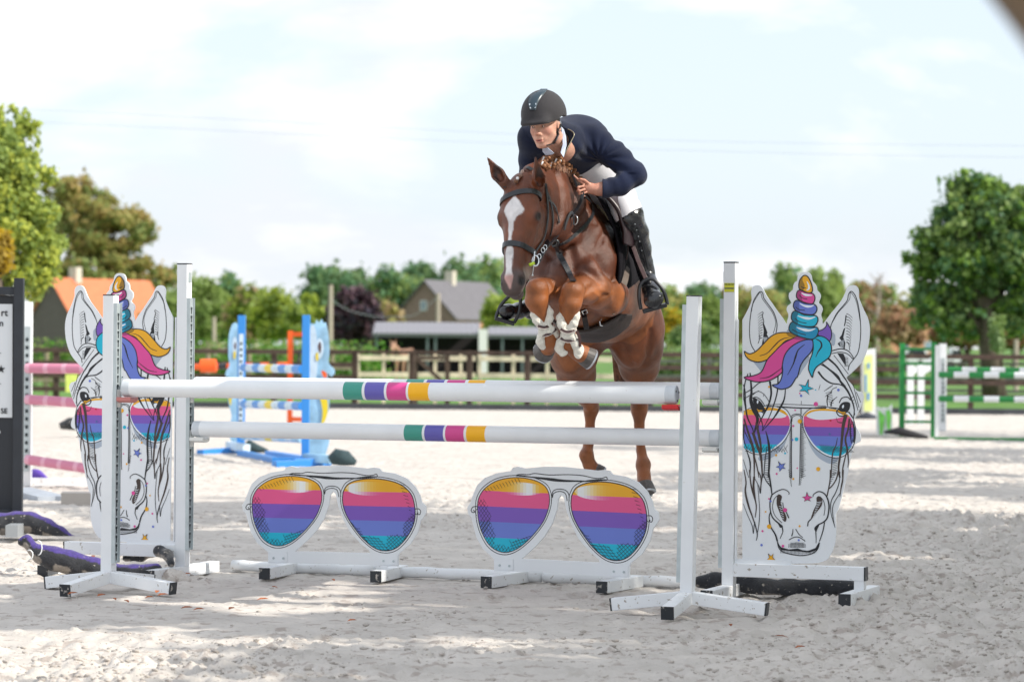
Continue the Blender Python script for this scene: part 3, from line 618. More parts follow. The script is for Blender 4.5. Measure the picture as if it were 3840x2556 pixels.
# ================= sunglasses fillers =================
gs = lambda *p: [(880+x/2.904, 1700+y/2.904) for x, y in p]
GP0 = gp(1254, 19.17); GA = rad(15); GU = Vector((math.cos(GA), -math.sin(GA), 0)); GV = perp(GU)
def loc_g(p):
    w_ = onplane(p[0], p[1], GP0, GV); return ((w_-GP0).dot(GU), w_.z)
gl_out = gs((85,560),(120,505),(150,420),(190,330),(270,255),(400,205),(545,180),(570,145),(620,135),(700,152),(900,130),(1120,130),(1300,145),(1450,160),(1520,150),(1580,160),(1610,195),(1750,215),(1880,270),(1970,360),(2020,450),(2040,530),(2085,570),(2092,640),(2060,690),(2030,730),(2000,850),(1920,980),(1800,1080),(1788,1110),(1786,1225),(1570,1222),(1440,1210),(1075,1202),(800,1195),(590,1192),(370,1195),(370,1075),(345,1050),(250,970),(180,850),(140,700),(130,655),(95,620))
gl_hole1 = gs((1075,410),(1105,440),(1130,560),(1180,700),(1260,850),(1380,980),(1470,1050),(1482,1080),(1075,1071),(662,1062),(690,1035),(800,940),(900,830),(980,700),(1030,560),(1045,450))
lensA = gs((195,560),(205,470),(260,375),(370,295),(500,255),(650,245),(800,270),(900,320),(945,390),(955,470),(940,560),(890,680),(800,800),(700,900),(600,970),(500,1002),(400,985),(310,920),(240,800),(205,680))
lensB = gs((1185,420),(1230,340),(1330,290),(1500,270),(1680,290),(1820,340),(1920,430),(1960,540),(1970,680),(1940,800),(1870,920),(1770,1020),(1660,1055),(1540,1030),(1410,930),(1290,780),(1210,640),(1180,520))
def glasses(p0, U_, scale, tilt, label):
    V_ = perp(U_); z0 = .0
    R = empty('sunglasses_filler', p0, label, 'jump filler', 'sunglasses shaped fillers under the poles')
    def w3(q, d=0): return [p0+U_*(x*scale)-V_*(.009+d)+JZ*(.085+(z-.085)*scale+tilt*x) for x, z in q]
    # board with opening: split into an upper ring via two half polygons
    ob = [loc_g(p) for p in gl_out]; ho = [loc_g(p) for p in gl_hole1]
    ob = [tuple(x) for x in cr_smooth(ob[:37], False, 2)][:-1]+ob[36:] if False else ob
    out_s = ob; hs = ho; ti = 12; bi = gl_out.index(gs((1075,1202))[0]); hb = gl_hole1.index(gs((1075,1071))[0])
    n_ = len(out_s); right = [out_s[(ti+k) % n_] for k in range((bi-ti) % n_+1)]; left = [out_s[(bi+k) % n_] for k in range((ti-bi) % n_+1)]
    m = MB()
    holeR = hs[:hb+1]; holeL = hs[hb:]+[hs[0]]
    polyR = right+holeR[::-1]; polyL = left+holeL[::-1]
    for pol in (polyR, polyL): m.prism(w3(pol), V_*.018)
    bo = m.build('board', BOARD, R)
    mats_ = []; m = MB(); lay = [0]
    def put(m_, q):
        if m_ not in mats_: mats_.append(m_)
        m.mi = mats_.index(m_); m.add(w3(q, .0005+.00002*lay[0]), [tuple(range(len(q)))])
    def gfill(m_, pts, sm=4):
        lay[0] += 1; q = [loc_g(p) for p in pts]
        if sm: q = [tuple(x) for x in cr_smooth(q, True, sm)]
        put(m_, q)
    def gline(pts, w0=.004, w1=None, w2=None, m_=INK, closed=False):
        lay[0] += 1; q = [loc_g(p) for p in pts]
        if closed: q = q+[q[0]]
        if len(q) > 2: q = cr_smooth(q, False, 4)
        th_ = lambda w_: None if w_ is None else w_*1.1+.0006
        A_, B_ = strokepoly(q, th_(w0), th_(w0 if w1 is None else w1), th_(w2))
        for i in range(len(A_)-1): put(m_, [tuple(A_[i]), tuple(A_[i+1]), tuple(B_[i+1]), tuple(B_[i])])
    for lens, ys in ((lensA, (390, 548, 702, 862)), (lensB, (415, 572, 728, 892))):
        q = [loc_g(p) for p in lens]; q = [tuple(x) for x in cr_smooth(q, True, 5)]
        zz = [loc_g(gs((600 if lens is lensA else 1560, y))[0])[1] for y in ys]; zz = [9]+zz+[-9]; lay[0] += 1
        for i in range(5):
            pol = q
            for (z, below) in ((zz[i], True), (zz[i+1], False)):
                r_ = []
                for j in range(len(pol)):
                    p, p2 = pol[j-1], pol[j]; ia = (p[1] <= z) if below else (p[1] >= z); ib = (p2[1] <= z) if below else (p2[1] >= z)
                    if ia != ib: t = (z-p[1])/(p2[1]-p[1]); r_.append((p[0]+(p2[0]-p[0])*t, z))
                    if ib: r_.append(p2)
                pol = r_
            put(bm_[i], pol)
    def glow(ex, ey, rx, ry, split, xw, sl, sr, slope):
        lay[0] += 1; n2 = 16
        for i in range(n2):
            x0, x1 = ex-rx+2*rx*i/n2, ex-rx+2*rx*(i+1)/n2; xm = (x0+x1)/2; wt = math.exp(-((xm-xw)/(sl if xm < xw else sr))**2)
            h0, h1 = [ry*math.sqrt(max(0, 1-((x-ex)/rx)**2)) for x in (x0, x1)]; y0_, y1_ = [split+slope*(x-ex) for x in (x0, x1)]
            for up, base in ((True, (236,172,22)), (False, (226,84,140))):
                c_ = tuple(int(base[k]+((232,238,244)[k]-base[k])*min(1, wt*.97)) for k in range(3)); mt_ = bpy.data.materials.get('print_blend_%d_%d_%d' % c_) or flat('print_blend_%d_%d_%d' % c_, c_)
                tp = [ey-h0+slope*(x0-ex), ey-h1+slope*(x1-ex)]; bt = [ey+h0+slope*(x0-ex), ey+h1+slope*(x1-ex)]
                if up: q_2 = [(x0, min(tp[0], y0_)), (x1, min(tp[1], y1_)), (x1, min(bt[1], y1_)), (x0, min(bt[0], y0_))]
                else: q_2 = [(x0, max(tp[0], y0_)), (x1, max(tp[1], y1_)), (x1, max(bt[1], y1_)), (x0, max(bt[0], y0_))]
                if max(y for _, y in q_2)-min(y for _, y in q_2) > 2: put(mt_, [loc_g(p) for p in gs(*q_2)])
    glow(645, 358, 262, 66, 394, 745, 150, 75, .02); glow(1480, 380, 265, 76, 414, 1270, 60, 190, .02)
    gline(lensA, .004, closed=True); gline(lensB, .005, closed=True)
    for k, (ln, cxx, cyy) in enumerate(((lensA, 575, 610), (lensB, 1575, 650))):
        L_ = [(880+(((x-880)*2.904-cxx)*1.055+cxx)/2.904, 1700+(((y-1700)*2.904-cyy)*1.06+cyy)/2.904) for x, y in ln]; gline(L_, .0035, closed=True)
    gline(gs((600,225),(640,212),(740,212),(800,200),(950,212),(1150,205),(1300,212),(1420,235),(1500,235),(1550,222),(1558,250)), .004); gline(gs((600,225),(740,235),(1000,262),(1200,270),(1340,268),(1558,250)), .006)
    gline(gs((740,235),(900,250),(1100,268),(1320,266)), .004, .016, .004)
    gline(gs((975,470),(985,390),(1010,362),(1060,352),(1120,362),(1155,400),(1160,470)), .004); gline(gs((985,440),(1000,395),(1060,375),(1120,395),(1140,470)), .004)
    gline(gs((190,545),(150,550),(128,580),(140,605),(165,600),(150,580)), .004); gline(gs((190,570),(172,600),(185,640)), .003); gline(gs((1970,600),(2010,600),(2030,625),(2020,660),(1995,655),(2005,640)), .004); gline(gs((1970,650),(1995,665)), .003)
    rnd = random.Random(4)
    def convex_clip(p, q, poly):
        t0, t1 = 0., 1.; cx_, cy_ = sum(x for x, _ in poly)/len(poly), sum(y for _, y in poly)/len(poly)
        for k in range(len(poly)):
            (x0, y0), (x1, y1) = poly[k-1], poly[k]; nx, ny = y1-y0, x0-x1
            if (cx_-x0)*nx+(cy_-y0)*ny < 0: nx, ny = -nx, -ny
            d0 = (p[0]-x0)*nx+(p[1]-y0)*ny; d1 = (q[0]-x0)*nx+(q[1]-y0)*ny
            if d0 < 0 and d1 < 0: return None
            if d0 < 0: t0 = max(t0, d0/(d0-d1))
            elif d1 < 0: t1 = min(t1, d0/(d0-d1))
        if t1-t0 < .02: return None
        f = lambda t: (p[0]+(q[0]-p[0])*t, p[1]+(q[1]-p[1])*t); return f(t0), f(t1)
    def raw(ln): return [((x-880)*2.904, (y-1700)*2.904) for x, y in ln]
    def hatch(area, lens, ang, sp=29, w=.0016):
        L2 = raw(lens); cx_, cy_ = sum(x for x, _ in area)/len(area), sum(y for _, y in area)/len(area); dx, dy = math.cos(rad(ang)), math.sin(rad(ang))
        for k in range(-22, 23):
            ox, oy = cx_-dy*k*sp, cy_+dx*k*sp; e1, e2 = rnd.uniform(-18, 18), rnd.uniform(-18, 18)
            r1 = convex_clip((ox-dx*500, oy-dy*500), (ox+dx*500, oy+dy*500), area)
            if not r1: continue
            r1 = ((r1[0][0]-dx*e1, r1[0][1]-dy*e1), (r1[1][0]+dx*e2, r1[1][1]+dy*e2)); r2 = convex_clip(r1[0], r1[1], L2)
            if r2: gline(gs(*r2), w)
    for ar, ln, a1, a2 in (([(185,470),(270,480),(345,640),(300,800),(240,800)], lensA, 55, -55), ([(205,700),(330,690),(385,840),(380,1000),(270,940)], lensA, 55, -55), ([(330,900),(430,930),(560,900),(560,1010),(380,1000)], lensA, 60, -50), ([(540,890),(760,820),(720,900),(560,1000)], lensA, 62, -20),
                           ([(1270,740),(1400,850),(1460,960),(1400,950)], lensB, 50, 4), ([(1400,900),(1570,905),(1700,1070),(1500,1040)], lensB, 50, 4), ([(1670,900),(1830,880),(1900,920),(1780,1060),(1660,1060)], lensB, 48, -42), ([(1850,740),(1975,620),(1985,760),(1880,960),(1830,880)], lensB, 48, -42)):
        hatch(ar, ln, a1); hatch(ar, ln, a2)
    for i in range(12): x0 = 270+i*32; gline(gs((x0,368-i*11),(x0+28,400-i*9)), .0022, .001)
    for i in range(11): y0 = 330+i*40; gline(gs((1800+i*15 if i < 9 else 1940,y0),(1860+i*11 if i < 9 else 1965,y0+14)), .0022, .001)
    m.build('printed_lenses', mats_, bo)
    for (xa, xb) in ((((370+590)/2), 0), (((1570+1786)/2), 0)):
        u0 = loc_g(gs((xa, 1200))[0])[0]*scale; b_ = p0+U_*u0
        pl = MB(); pl.prism(w3([((u0-.06)/scale, .09), ((u0+.06)/scale, .09), ((u0+.06)/scale, .155), ((u0-.06)/scale, .155)], .001), -V_*.003); pt = pl.build('bracket_plate', BOARD, R, bevel=.001)
        for dx in (-.03, .035):
            bl = MB(); q = w3([((u0+dx)/scale, .115)], .004)[0]; bl.tube([q, q-V_*.005], .0075, 8); bl.build('bolt', GALV, pt)
        foot(R, b_+V_*.30+JZ*.036, b_-V_*.27+JZ*.036)
    return R
glasses(GP0, GU, 1.0, 0, 'left sunglasses-shaped board with rainbow striped lenses under the poles')
g2 = gp(2110, 18.52); ga2 = rad(25); glasses(g2, Vector((math.cos(ga2), -math.sin(ga2), 0)), 1.045, -.012, 'right sunglasses-shaped board with rainbow striped lenses, speckled with mud, near the horse')
# ground rail, three wrapped lengths
GR0, GR1 = gp(885, 19.68), gp(2570, 18.55); gu = (GR1-GR0).normalized(); LN = (GR1-GR0).length
for i, (t0, t1, lb) in enumerate(((0, .33, 'white ground rail lying behind the left sunglasses board'), (.335, .70, 'white ground rail lying between the two sunglasses boards'), (.705, 1.0, 'white ground rail ending by the right cross-foot standard'))):
    m = MB(); n = 14; pts = [GR0+gu*LN*(t0+(t1-t0)*k/(n-1))+JZ*(.036+.003*math.sin(k*1.7+i)) for k in range(n)]
    m.tube(pts, [.034+.002*math.sin(k*2.3) for k in range(n)], 16); o = m.build('ground_rail', WHITE_LOW, smooth=True); tag(o, lb, 'ground rail', 'white rails on the sand')
# ================= padding bags =================
def bag(pts, label, stripe, h=.012, seed=0, grp='black padding bags of the jumps'):
    W_ = [(P(x, y, Y), r) for x, y, Y, r in pts]; allp = np.array([list(p) for p, _ in W_]); mr = max(r for _, r in W_)+.04
    s = SDF(allp.min(0)-mr, allp.max(0)+mr, h)
    for i in range(len(W_)-1): s.cone(W_[i][0], W_[i+1][0], W_[i][1], W_[i+1][1], .03)
    V, Fq = s.mesh(); V = relax(V, Fq, 1)
    # keep above the ground, sag flat
    V[:, 2] = np.where(V[:, 2] < .012, .012+.1*(V[:, 2]-.012), V[:, 2])
    nz = np.sin(V[:, 0]*29+seed+3*np.sin(V[:, 0]*7))*np.sin(V[:, 2]*47)*.005; V[:, 1] += nz; V[:, 2] += nz*.4
    # colour: purple stripe along top
    P0 = np.array([list(p) for p, _ in W_]); R0 = np.array([r for _, r in W_]); xs = P0[:, 0]; o_ = np.argsort(xs)
    zc = np.interp(V[:, 0], xs[o_], P0[o_, 2]); rc = np.interp(V[:, 0], xs[o_], R0[o_])
    rel = (V[:, 2]-zc)/rc; col = np.zeros((len(V), 4)); col[:] = (.022, .024, .03, 1)
    if stripe: col[(rel > stripe)] = (.060, .036, .22, 1)
    dirt = (rel < -.35)&(np.sin(V[:, 0]*35+V[:, 1]*20+seed) > -.2); col[dirt] = (.26, .23, .20, 1)
    o = mesh_obj('padding_bag', V, Fq, mat('padded_cloth', (.02, .02, .02), .8, attr='Col', var=.3, vscale=40, bump=.5, bscale=90, sheen=.2, dirt=(.35, .32, .28, 1), dscale=34, dthr=.64), smooth=True, col=col)
    return tag(o, label, 'padding bag', grp)
bag([(78,2032,19.1,.022),(100,2026,19.1,.032),(116,2046,19.1,.028),(124,2062,19.1,.024),(150,2075,19.1,.055),(200,2092,19.1,.072),(270,2110,19.1,.072),(350,2128,19.1,.062),(420,2140,19.1,.05),(500,2145,19.0,.045),(585,2135,18.95,.04)], 'black and purple padding bag draped over the left wing feet behind the front standard', .66, seed=1)
bag([(470,2092,19.35,.022),(530,2088,19.35,.026),(570,2068,19.3,.030),(600,2064,19.2,.034),(630,2080,19.1,.030),(642,2112,19.0,.024)], 'crumpled black bag end hooked over the left wing near its tall post', 0, seed=2)
bag([(-60,1990,23.0,.08),(0,1968,23.0,.085),(60,1958,23.0,.08),(110,1956,23.0,.075),(170,1980,23.0,.075),(225,2004,23.0,.06),(250,2012,23.0,.035),(262,2013,23.0,.014),(300,2013,23.0,.014)], 'long black bag with purple edge humped below the black sign', .80, seed=3)
bag([(2625,2180,18.15,.04),(2680,2178,18.15,.05),(2740,2175,18.1,.045),(2810,2190,18.05,.05),(2870,2208,18.0,.062),(2960,2212,17.98,.064),(3080,2212,17.95,.064),(3190,2208,17.95,.055)], 'long black padding bag lying under the bottom rail of the right wing', 0, seed=4)
for q, Y_, r_ in (((146,2052), 19.02, .045), ((112,2078), 19.05, .03)):
    m = MB(); c_ = P(q[0], q[1], Y_); m.tube([c_+Vector((math.cos(t)*.022, -.02, math.sin(t)*r_)) for t in [k*math.pi/6 for k in range(-3, 5)]], .004, 6); tag(m.build('tie_cord', WHITE, smooth=True), 'white cord tied round the end of the purple bag' if r_ > .04 else 'loose white cord loop below the end of the purple bag', 'cord')
print('jump', time.time()-T0)
# ================= horse =================
HH = 0.008
def nrm(v): return Vector(v).normalized()
hor = SDF((-.42, 16.15, .40), (1.02, 19.6, 2.75), HH)
LX = (1, 0, 0)
HA = nrm((-.20, -.98, 0)); HB = nrm((.98, -.20, 0))   # forward, horse's left
# trunk
tr = [((2160,975,17.40), .24), ((2192,1015,17.65), .27), ((2243,1072,18.0), .295), ((2270,1095,18.3), .285), ((2285,1125,18.6), .27)]
def hch(lst, k=.05, ax=None, f=1.0): hor.chain([(P(*p), r) for p, r in lst], k, ax, f)
hch(tr, .06, HB, .90)
trunkD = None
hor.ell(P(2208,900,17.72), (.045,.26,.245), .09, (HB, HA, JZ))            # withers block
hor.ell(P(2236,940,17.50), (.075,.16,.22), .07, (nrm((.9,-.43,0)), nrm((.43,.9,0)), JZ))   # left shoulder
hor.ell(P(2238,1000,17.34), (.10,.12,.16), .09)                           # point of shoulder
hor.ell(P(2050,985,17.42), (.11,.15,.24), .06); hor.ell(P(2045,1035,17.25), (.09,.10,.12), .05)
hor.ell(P(2112,1040,17.14), (.088,.09,.13), .035); hor.ell(P(2205,1045,17.13), (.085,.09,.12), .035)  # pectorals
hor.cone(P(2158,960,17.15), P(2165,1130,17.2), .06, .05, .05)
# belly underline to the flank
hch([((2165,1085,17.5), .20), ((2225,1110,17.8), .22), ((2320,1105,18.25), .20), ((2360,1105,18.5), .18)], .08, HB, 1.0)
# croup and thighs
hor.ell(P(2345,1150,18.62), (.19,.24,.23), .08); hor.ell(P(2225,1155,18.62), (.19,.24,.23), .08)
# trunk-only copy for saddlery
trunk = SDF((-.42, 16.15, .40), (1.02, 19.6, 2.75), HH); trunk.D = hor.D.copy()
hch([((2350,1150,18.62), .19), ((2384,1225,18.62), .165), ((2390,1300,18.70), .150), ((2398,1370,18.82), .115), ((2402,1440,18.98), .076), ((2398,1500,19.12), .056)], .05)
hor.ell(P(2372,1290,18.56), (.11,.10,.14), .05)
hor.ell(P(2396,1535,19.17), (.050,.058,.062), .02)
hch([((2398,1520,19.16), .050), ((2397,1600,19.16), .030), ((2404,1690,19.14), .028), ((2412,1743,19.10), .044), ((2415,1785,19.05), .038), ((2418,1812,19.02), .050)], .02)
hch([((2225,1160,18.62), .19), ((2172,1240,18.6), .165), ((2150,1325,18.60), .140), ((2160,1400,18.74), .110), ((2190,1460,18.88), .075), ((2213,1515,19.0), .050)], .05)
hor.ell(P(2140,1320,18.5), (.09,.10,.13), .05)
hor.ell(P(2217,1528,19.05), (.046,.056,.058), .02)
hch([((2216,1520,19.04), .046), ((2212,1600,19.06), .028), ((2207,1665,19.04), .028), ((2200,1706,19.0), .042), ((2212,1742,19.0), .037), ((2228,1760,19.0), .046)], .02)
# neck
NKX = nrm((1, -.35, 0))
hch([((2165,880,17.5), .20), ((2108,800,17.22), .20)], .06, NKX, .62)
hch([((2108,800,17.22), .20), ((2070,757,17.0), .168), ((2022,738,16.78), .132)], .05, NKX, .62)
hch([((2210,790,17.70), .06), ((2148,700,17.42), .062), ((2105,645,17.2), .058), ((2055,632,16.98), .062), ((1995,655,16.74), .06)], .05)
hor.cone(P(2150,855,17.28), P(2165,960,17.25), .11, .10, .06)
hor.cone(P(2140,880,17.12), P(2098,905,17.05), .05, .04, .05); hor.ell(P(2200,900,17.36), (.09,.10,.15), .08)
# head: local frame
PO, MZ = P(1957,672,16.60), P(1922,1112,16.34)
hd = nrm(MZ-PO); HL = (MZ-PO).length
hn = Vector((-math.sin(rad(22)), -math.cos(rad(22)), 0)); hn = nrm(hn-hd*hn.dot(hd)); hb = hd.cross(hn)
if hb.x < 0: hb = -hb
HF = (hd, hb, hn)
def hp(d, b_=0, n=0): return PO+hd*d+hb*b_+hn*n
e = lambda d, b_, n, r, k=.03, sub=False: hor.ell(hp(d, b_, n), r, k, HF, sub)
e(.05,0,-.03,(.10,.085,.085), .04); e(.15,0,0,(.13,.106,.078), .04); e(.215,0,-.01,(.10,.118,.062), .03)
for s_ in (-1, 1):
    e(.225,s_*.098,-.004,(.045,.026,.038), .02)
    e(.27,s_*.055,-.115,(.135,.036,.108), .035)
    hor.cone(hp(.30,s_*.052,-.09), hp(.46,s_*.048,-.045), .045, .028, .03)
    hor.cone(hp(.28,s_*.075,-.03), hp(.42,s_*.062,-.022), .022, .014, .02)      # facial crest
    hor.cone(hp(.34,s_*.035,-.15), hp(.55,s_*.026,-.075), .034, .028, .03)
    e(.610,s_*.045,.018,(.048,.028,.034), .018)
hor.cone(hp(.22,0,.010), hp(.56,0,.022), .070, .042, .03, hb, 1.15)
hor.cone(hp(.30,0,-.07), hp(.58,0,-.025), .075, .050, .03)
e(.608,0,-.002,(.070,.060,.052), .025); e(.662,0,.000,(.030,.050,.036), .02); e(.656,0,-.055,(.032,.040,.032), .018); e(.60,0,-.078,(.03,.03,.026), .018)
for s_ in (-1, 1):
    e(.622,s_*.066,.030,(.032,.014,.016), .006, True); e(.606,s_*.060,.043,(.016,.014,.012), .006, True)
    e(.238,s_*.120,.000,(.013,.010,.016), .005, True); hor.cone(hp(.222,s_*.108,.014), hp(.226,s_*.110,-.022), .007, .006, .006); hor.cone(hp(.254,s_*.104,.012), hp(.254,s_*.106,-.018), .004, .004, .006)
for i in range(5): e(.672-.012*i,(.018+.011*i),-.031,(.007,.012,.005),.004,True); e(.672-.012*i,-(.018+.011*i),-.031,(.007,.012,.005),.004,True)
# jowl to neck
hor.cone(hp(.20,0,-.12), P(2090,830,17.0), .095, .11, .05, NKX, .8)
# ears
def ear(base, mid, tip, open_dir):
    base, mid, tip, od = P(*base), P(*mid), P(*tip), nrm(open_dir)
    hor.cone(base, mid, .032, .037, .015); hor.cone(mid, tip, .037, .006, .012); 
    hor.cone(base*.45+mid*.55+od*.020, mid+od*.024, .020, .028, .006, sub=True); hor.cone(mid+od*.024, mid*.2+tip*.8+od*.012, .028, .006, .006, sub=True)
ear((1899,694,16.56), (1866,652,16.55), (1829,592,16.53), (-.30,-.95,.1))
ear((2018,722,16.58), (2020,668,16.50), (2008,590,16.48), (.42,-.88,.1))
# forelegs
hch([((2286,1110,17.42), .112), ((2225,1090,17.16), .090), ((2168,1090,16.96), .068)], .035)
hor.ell(P(2285,1130,17.36), (.075,.09,.08), .04); hor.cone(P(2240,1070,17.15), P(2180,1075,17.0), .05, .05, .04)
hch([((2150,1092,16.88), .063), ((2138,1135,16.86), .060), ((2133,1170,16.88), .046), ((2130,1235,16.92), .037), ((2133,1287,16.96), .048), ((2165,1318,17.0), .044), ((2183,1328,17.02), .052)], .025)
hor.ell(P(2146,1088,16.84), (.060,.05,.05), .02)
hch([((2050,1130,17.34), .11), ((2025,1095,17.0), .080)], .05)
hch([((2018,1085,16.86), .060), ((2012,1125,16.85), .060), ((2026,1165,16.88), .043), ((2046,1225,16.92), .036), ((2060,1280,16.96), .047), ((2055,1305,17.0), .044)], .025)
hor.ell(P(2010,1080,16.83), (.058,.05,.05), .02)
# carve crease between chest and forearms
hor.cone(P(2185,1150,17.12), P(2325,1030,17.30), .012, .010, .02, sub=True)
def ridge(pts, r=.006, k=.012):
    for i in range(len(pts)-1): hor.cone(surf0(*pts[i]), surf0(*pts[i+1]), r, r*.8, k)
def smooth(x, a_, b_): t = np.clip((x-a_)/(b_-a_), 0, 1); return t*t*(3-2*t)
V, Fq = hor.mesh(); B0_ = BVHTree.FromPolygons([Vector(v) for v in V], Fq.tolist())
def surf0(px, py):
    d = ray(px, py).normalized(); h_, n_, i_, ds = B0_.ray_cast(CAM, d); return h_ if h_ else P(px, py, 17)
for pp in ([(2205,835),(2235,842),(2262,838),(2290,858)],[(2200,800),(2222,812),(2238,835)],[(2225,880),(2262,905),(2290,940),(2300,980)],[(2262,905),(2240,950)],[(2250,1085),(2280,1100),(2295,1130)],[(2225,1095),(2255,1120)],
           [(2120,720),(2140,760),(2135,800)],[(2420,1230),(2432,1290),(2425,1350)],[(2012,870),(2000,900),(1992,925)],[(1990,860),(1975,895)]): ridge(pp, .0035, .012)
def groove(pp, r=.008, k=.03):
    for i in range(len(pp)-1): 
        q0, q1 = surf0(*pp[i]), surf0(*pp[i+1])
        if (q0-q1).length < .25: hor.cone(q0-FW*.004, q1-FW*.004, r, r, k, sub=True)
for pp, r, k in (([(2206,735),(2200,780),(2186,820),(2166,852),(2140,880)], .010, .04), ([(2284,810),(2268,870),(2240,930)], .005, .04), ([(2245,1058),(2212,1082),(2190,1110)], .006, .025), ([(2300,1085),(2262,1112),(2232,1140)], .005, .025),
   ([(2140,930),(2150,1000),(2152,1060)], .010, .035), ([(2052,940),(2085,985)], .007, .03), ([(2440,1240),(2436,1310),(2420,1370)], .007, .04), ([(2345,1310),(2372,1370),(2390,1430)], .006, .035), ([(2100,1290),(2130,1370)], .007, .04),
   ([(2088,650),(2110,720),(2105,800),(2080,860)], .007, .045), ([(2150,690),(2160,760),(2150,820)], .005, .04), ([(2185,1010),(2225,1030),(2255,1055)], .008, .035), ([(2110,1120),(2100,1160)], .006, .02)): groove(pp, r, k)
X, Y, Z = np.meshgrid(*[a__.astype(np.float32) for a__ in hor.ax], indexing='ij', sparse=True)
body_w = (Y > 16.9).astype(np.float32)
hor.D += (.0050*np.sin(X*19+2*np.sin(Z*11))*np.sin(Y*16+1.5*np.sin(X*13))*np.sin(Z*18+Y*5)+.0022*np.sin(X*43+Y*17)*np.sin(Z*39+X*11))*body_w
V, Fq = hor.mesh(); V = relax(V, Fq, 2, .5)
# small muscle relief / veins
def fb(V, f, s): return (np.sin(V[:, 0]*f+s)*np.sin(V[:, 1]*f*1.1+s*2)*np.sin(V[:, 2]*f*.9+s*3))
C1 = np.array([.185, .048, .0145]); C2 = np.array([.066, .018, .0075]); C3 = np.array([.36, .115, .030])
rel = V-np.array(PO); ld = rel@np.array(hd); lb = rel@np.array(hb); ln_ = rel@np.array(hn)
head = (ld > -.06)&(ld < .72)&(abs(lb) < .16)&(ln_ > -.24)&(ln_ < .14)&(V[:, 1] < 16.85)
v = np.clip(.5+.35*fb(V, 9, 1)+.25*fb(V, 23, 2), 0, 1)[:, None]
col3 = C1*v+C2*(1-v)
low = np.clip((1.60-V[:, 2])/.5, 0, 1)[:, None]*(V[:, 1] > 18.3)[:, None]; col3 = col3*(1-.7*low)+C3*.7*low  # orange bounce light on the lower hind legs, painted into the coat
belly_bounce = (smooth(-V[:, 2], -1.85, -1.60)*(V[:, 1] > 17.35)*(V[:, 1] < 18.45))[:, None]; col3 = col3*(1-.55*belly_bounce)+C3*.55*belly_bounce  # light bounced off the sand onto the belly, painted into the coat
fl = ((V[:, 1] < 17.2)&(V[:, 2] < 1.85)&(V[:, 2] > 1.4))[:, None]; col3 = np.where(fl&~head[:, None], col3*.7+C3*.3, col3)  # lit orange of the forelegs painted into the coat, first pass
coat_shade = smooth(-V[:, 1], -17.95, -17.45)*smooth(V[:, 2], 1.52, 1.75)*(1-head)*(.75+.5*(fb(V, 13, 4)))
coat_shade = np.clip(coat_shade, 0, 1)[:, None]; col3 = col3*(1-coat_shade*.45)+np.array([.055, .018, .012])*coat_shade*.35  # shading of neck, shoulder and chest painted into the coat colour
fore_lit = ((V[:, 1] < 17.35)&(V[:, 2] < 1.86)&~head)[:, None]*smooth(-V[:, 2], -1.88, -1.74)[:, None]; col3 = col3*(1-.75*fore_lit)+C3*.75*fore_lit  # highlights on the forelegs painted as a brighter orange coat
# blaze: left/right edge offsets along the face
dk = [.14, .165, .19, .215, .235, .26, .30, .35, .40, .44, .50, .55, .60, .63, .67]
lk = [-.010, -.034, -.050, -.060, -.052, -.036, -.026, -.020, -.022, -.034, -.032, -.026, -.030, -.020, -.004]
rk = [.008, .030, .040, .058, .050, .018, .006, .000, -.004, .012, .012, .010, .016, .012, .002]
L_, R_ = np.interp(ld, dk, lk), np.interp(ld, dk, rk); wob = .0016*np.sin(ld*91)+.0014*np.sin(ld*47+1)
bm = smooth(lb, L_-.004+wob, L_+.004+wob)*(1-smooth(lb, R_-.004-wob, R_+.004-wob))*smooth(ln_, -.03, -.01)*smooth(ld, .13, .145)*(1-smooth(ld, .655, .67))*head
WHT = np.array([.74, .71, .71]); PNKN = np.array([.52, .30, .27]); pk = smooth(ld, .575, .60)[:, None]
muz = (smooth(ld, .52, .585)*head*(1-smooth(ln_, .07, .09)))[:, None]; GREYM = np.array([.075, .055, .052])
jawl = (smooth(ld, .42, .52)*smooth(-ln_, .0, .04)*head)[:, None]; col3 = col3*(1-jawl*.55)+np.array([.40, .27, .20])*jawl*.55
col3 = col3*(1-muz*.85)+GREYM*muz*.85
# pale rim of the left nostril and chin
pr = (smooth(ld, .50, .56)*smooth(lb, .045, .06)*(1-smooth(ln_, .0, .02))*head)[:, None]; col3 = col3*(1-pr*.7)+np.array([.50, .40, .34])*pr*.7
col3 = col3*(1-bm[:, None])+(WHT*(1-pk)+PNKN*pk)*bm[:, None]
def dotcol(d, b_, n, r, c_, s_=.6):
    global col3
    q = np.sqrt((ld-d)**2+((lb-b_))**2+((ln_-n))**2); m_ = (1-smooth(q, r*.5, r))[:, None]*s_*head[:, None]; col3 = col3*(1-m_)+np.array(c_)*m_
for s_ in (-1, 1): dotcol(.622, s_*.066, .034, .036, (.008, .006, .006), 1); dotcol(.235, s_*.110, .006, .036, (.020, .010, .008), .95)
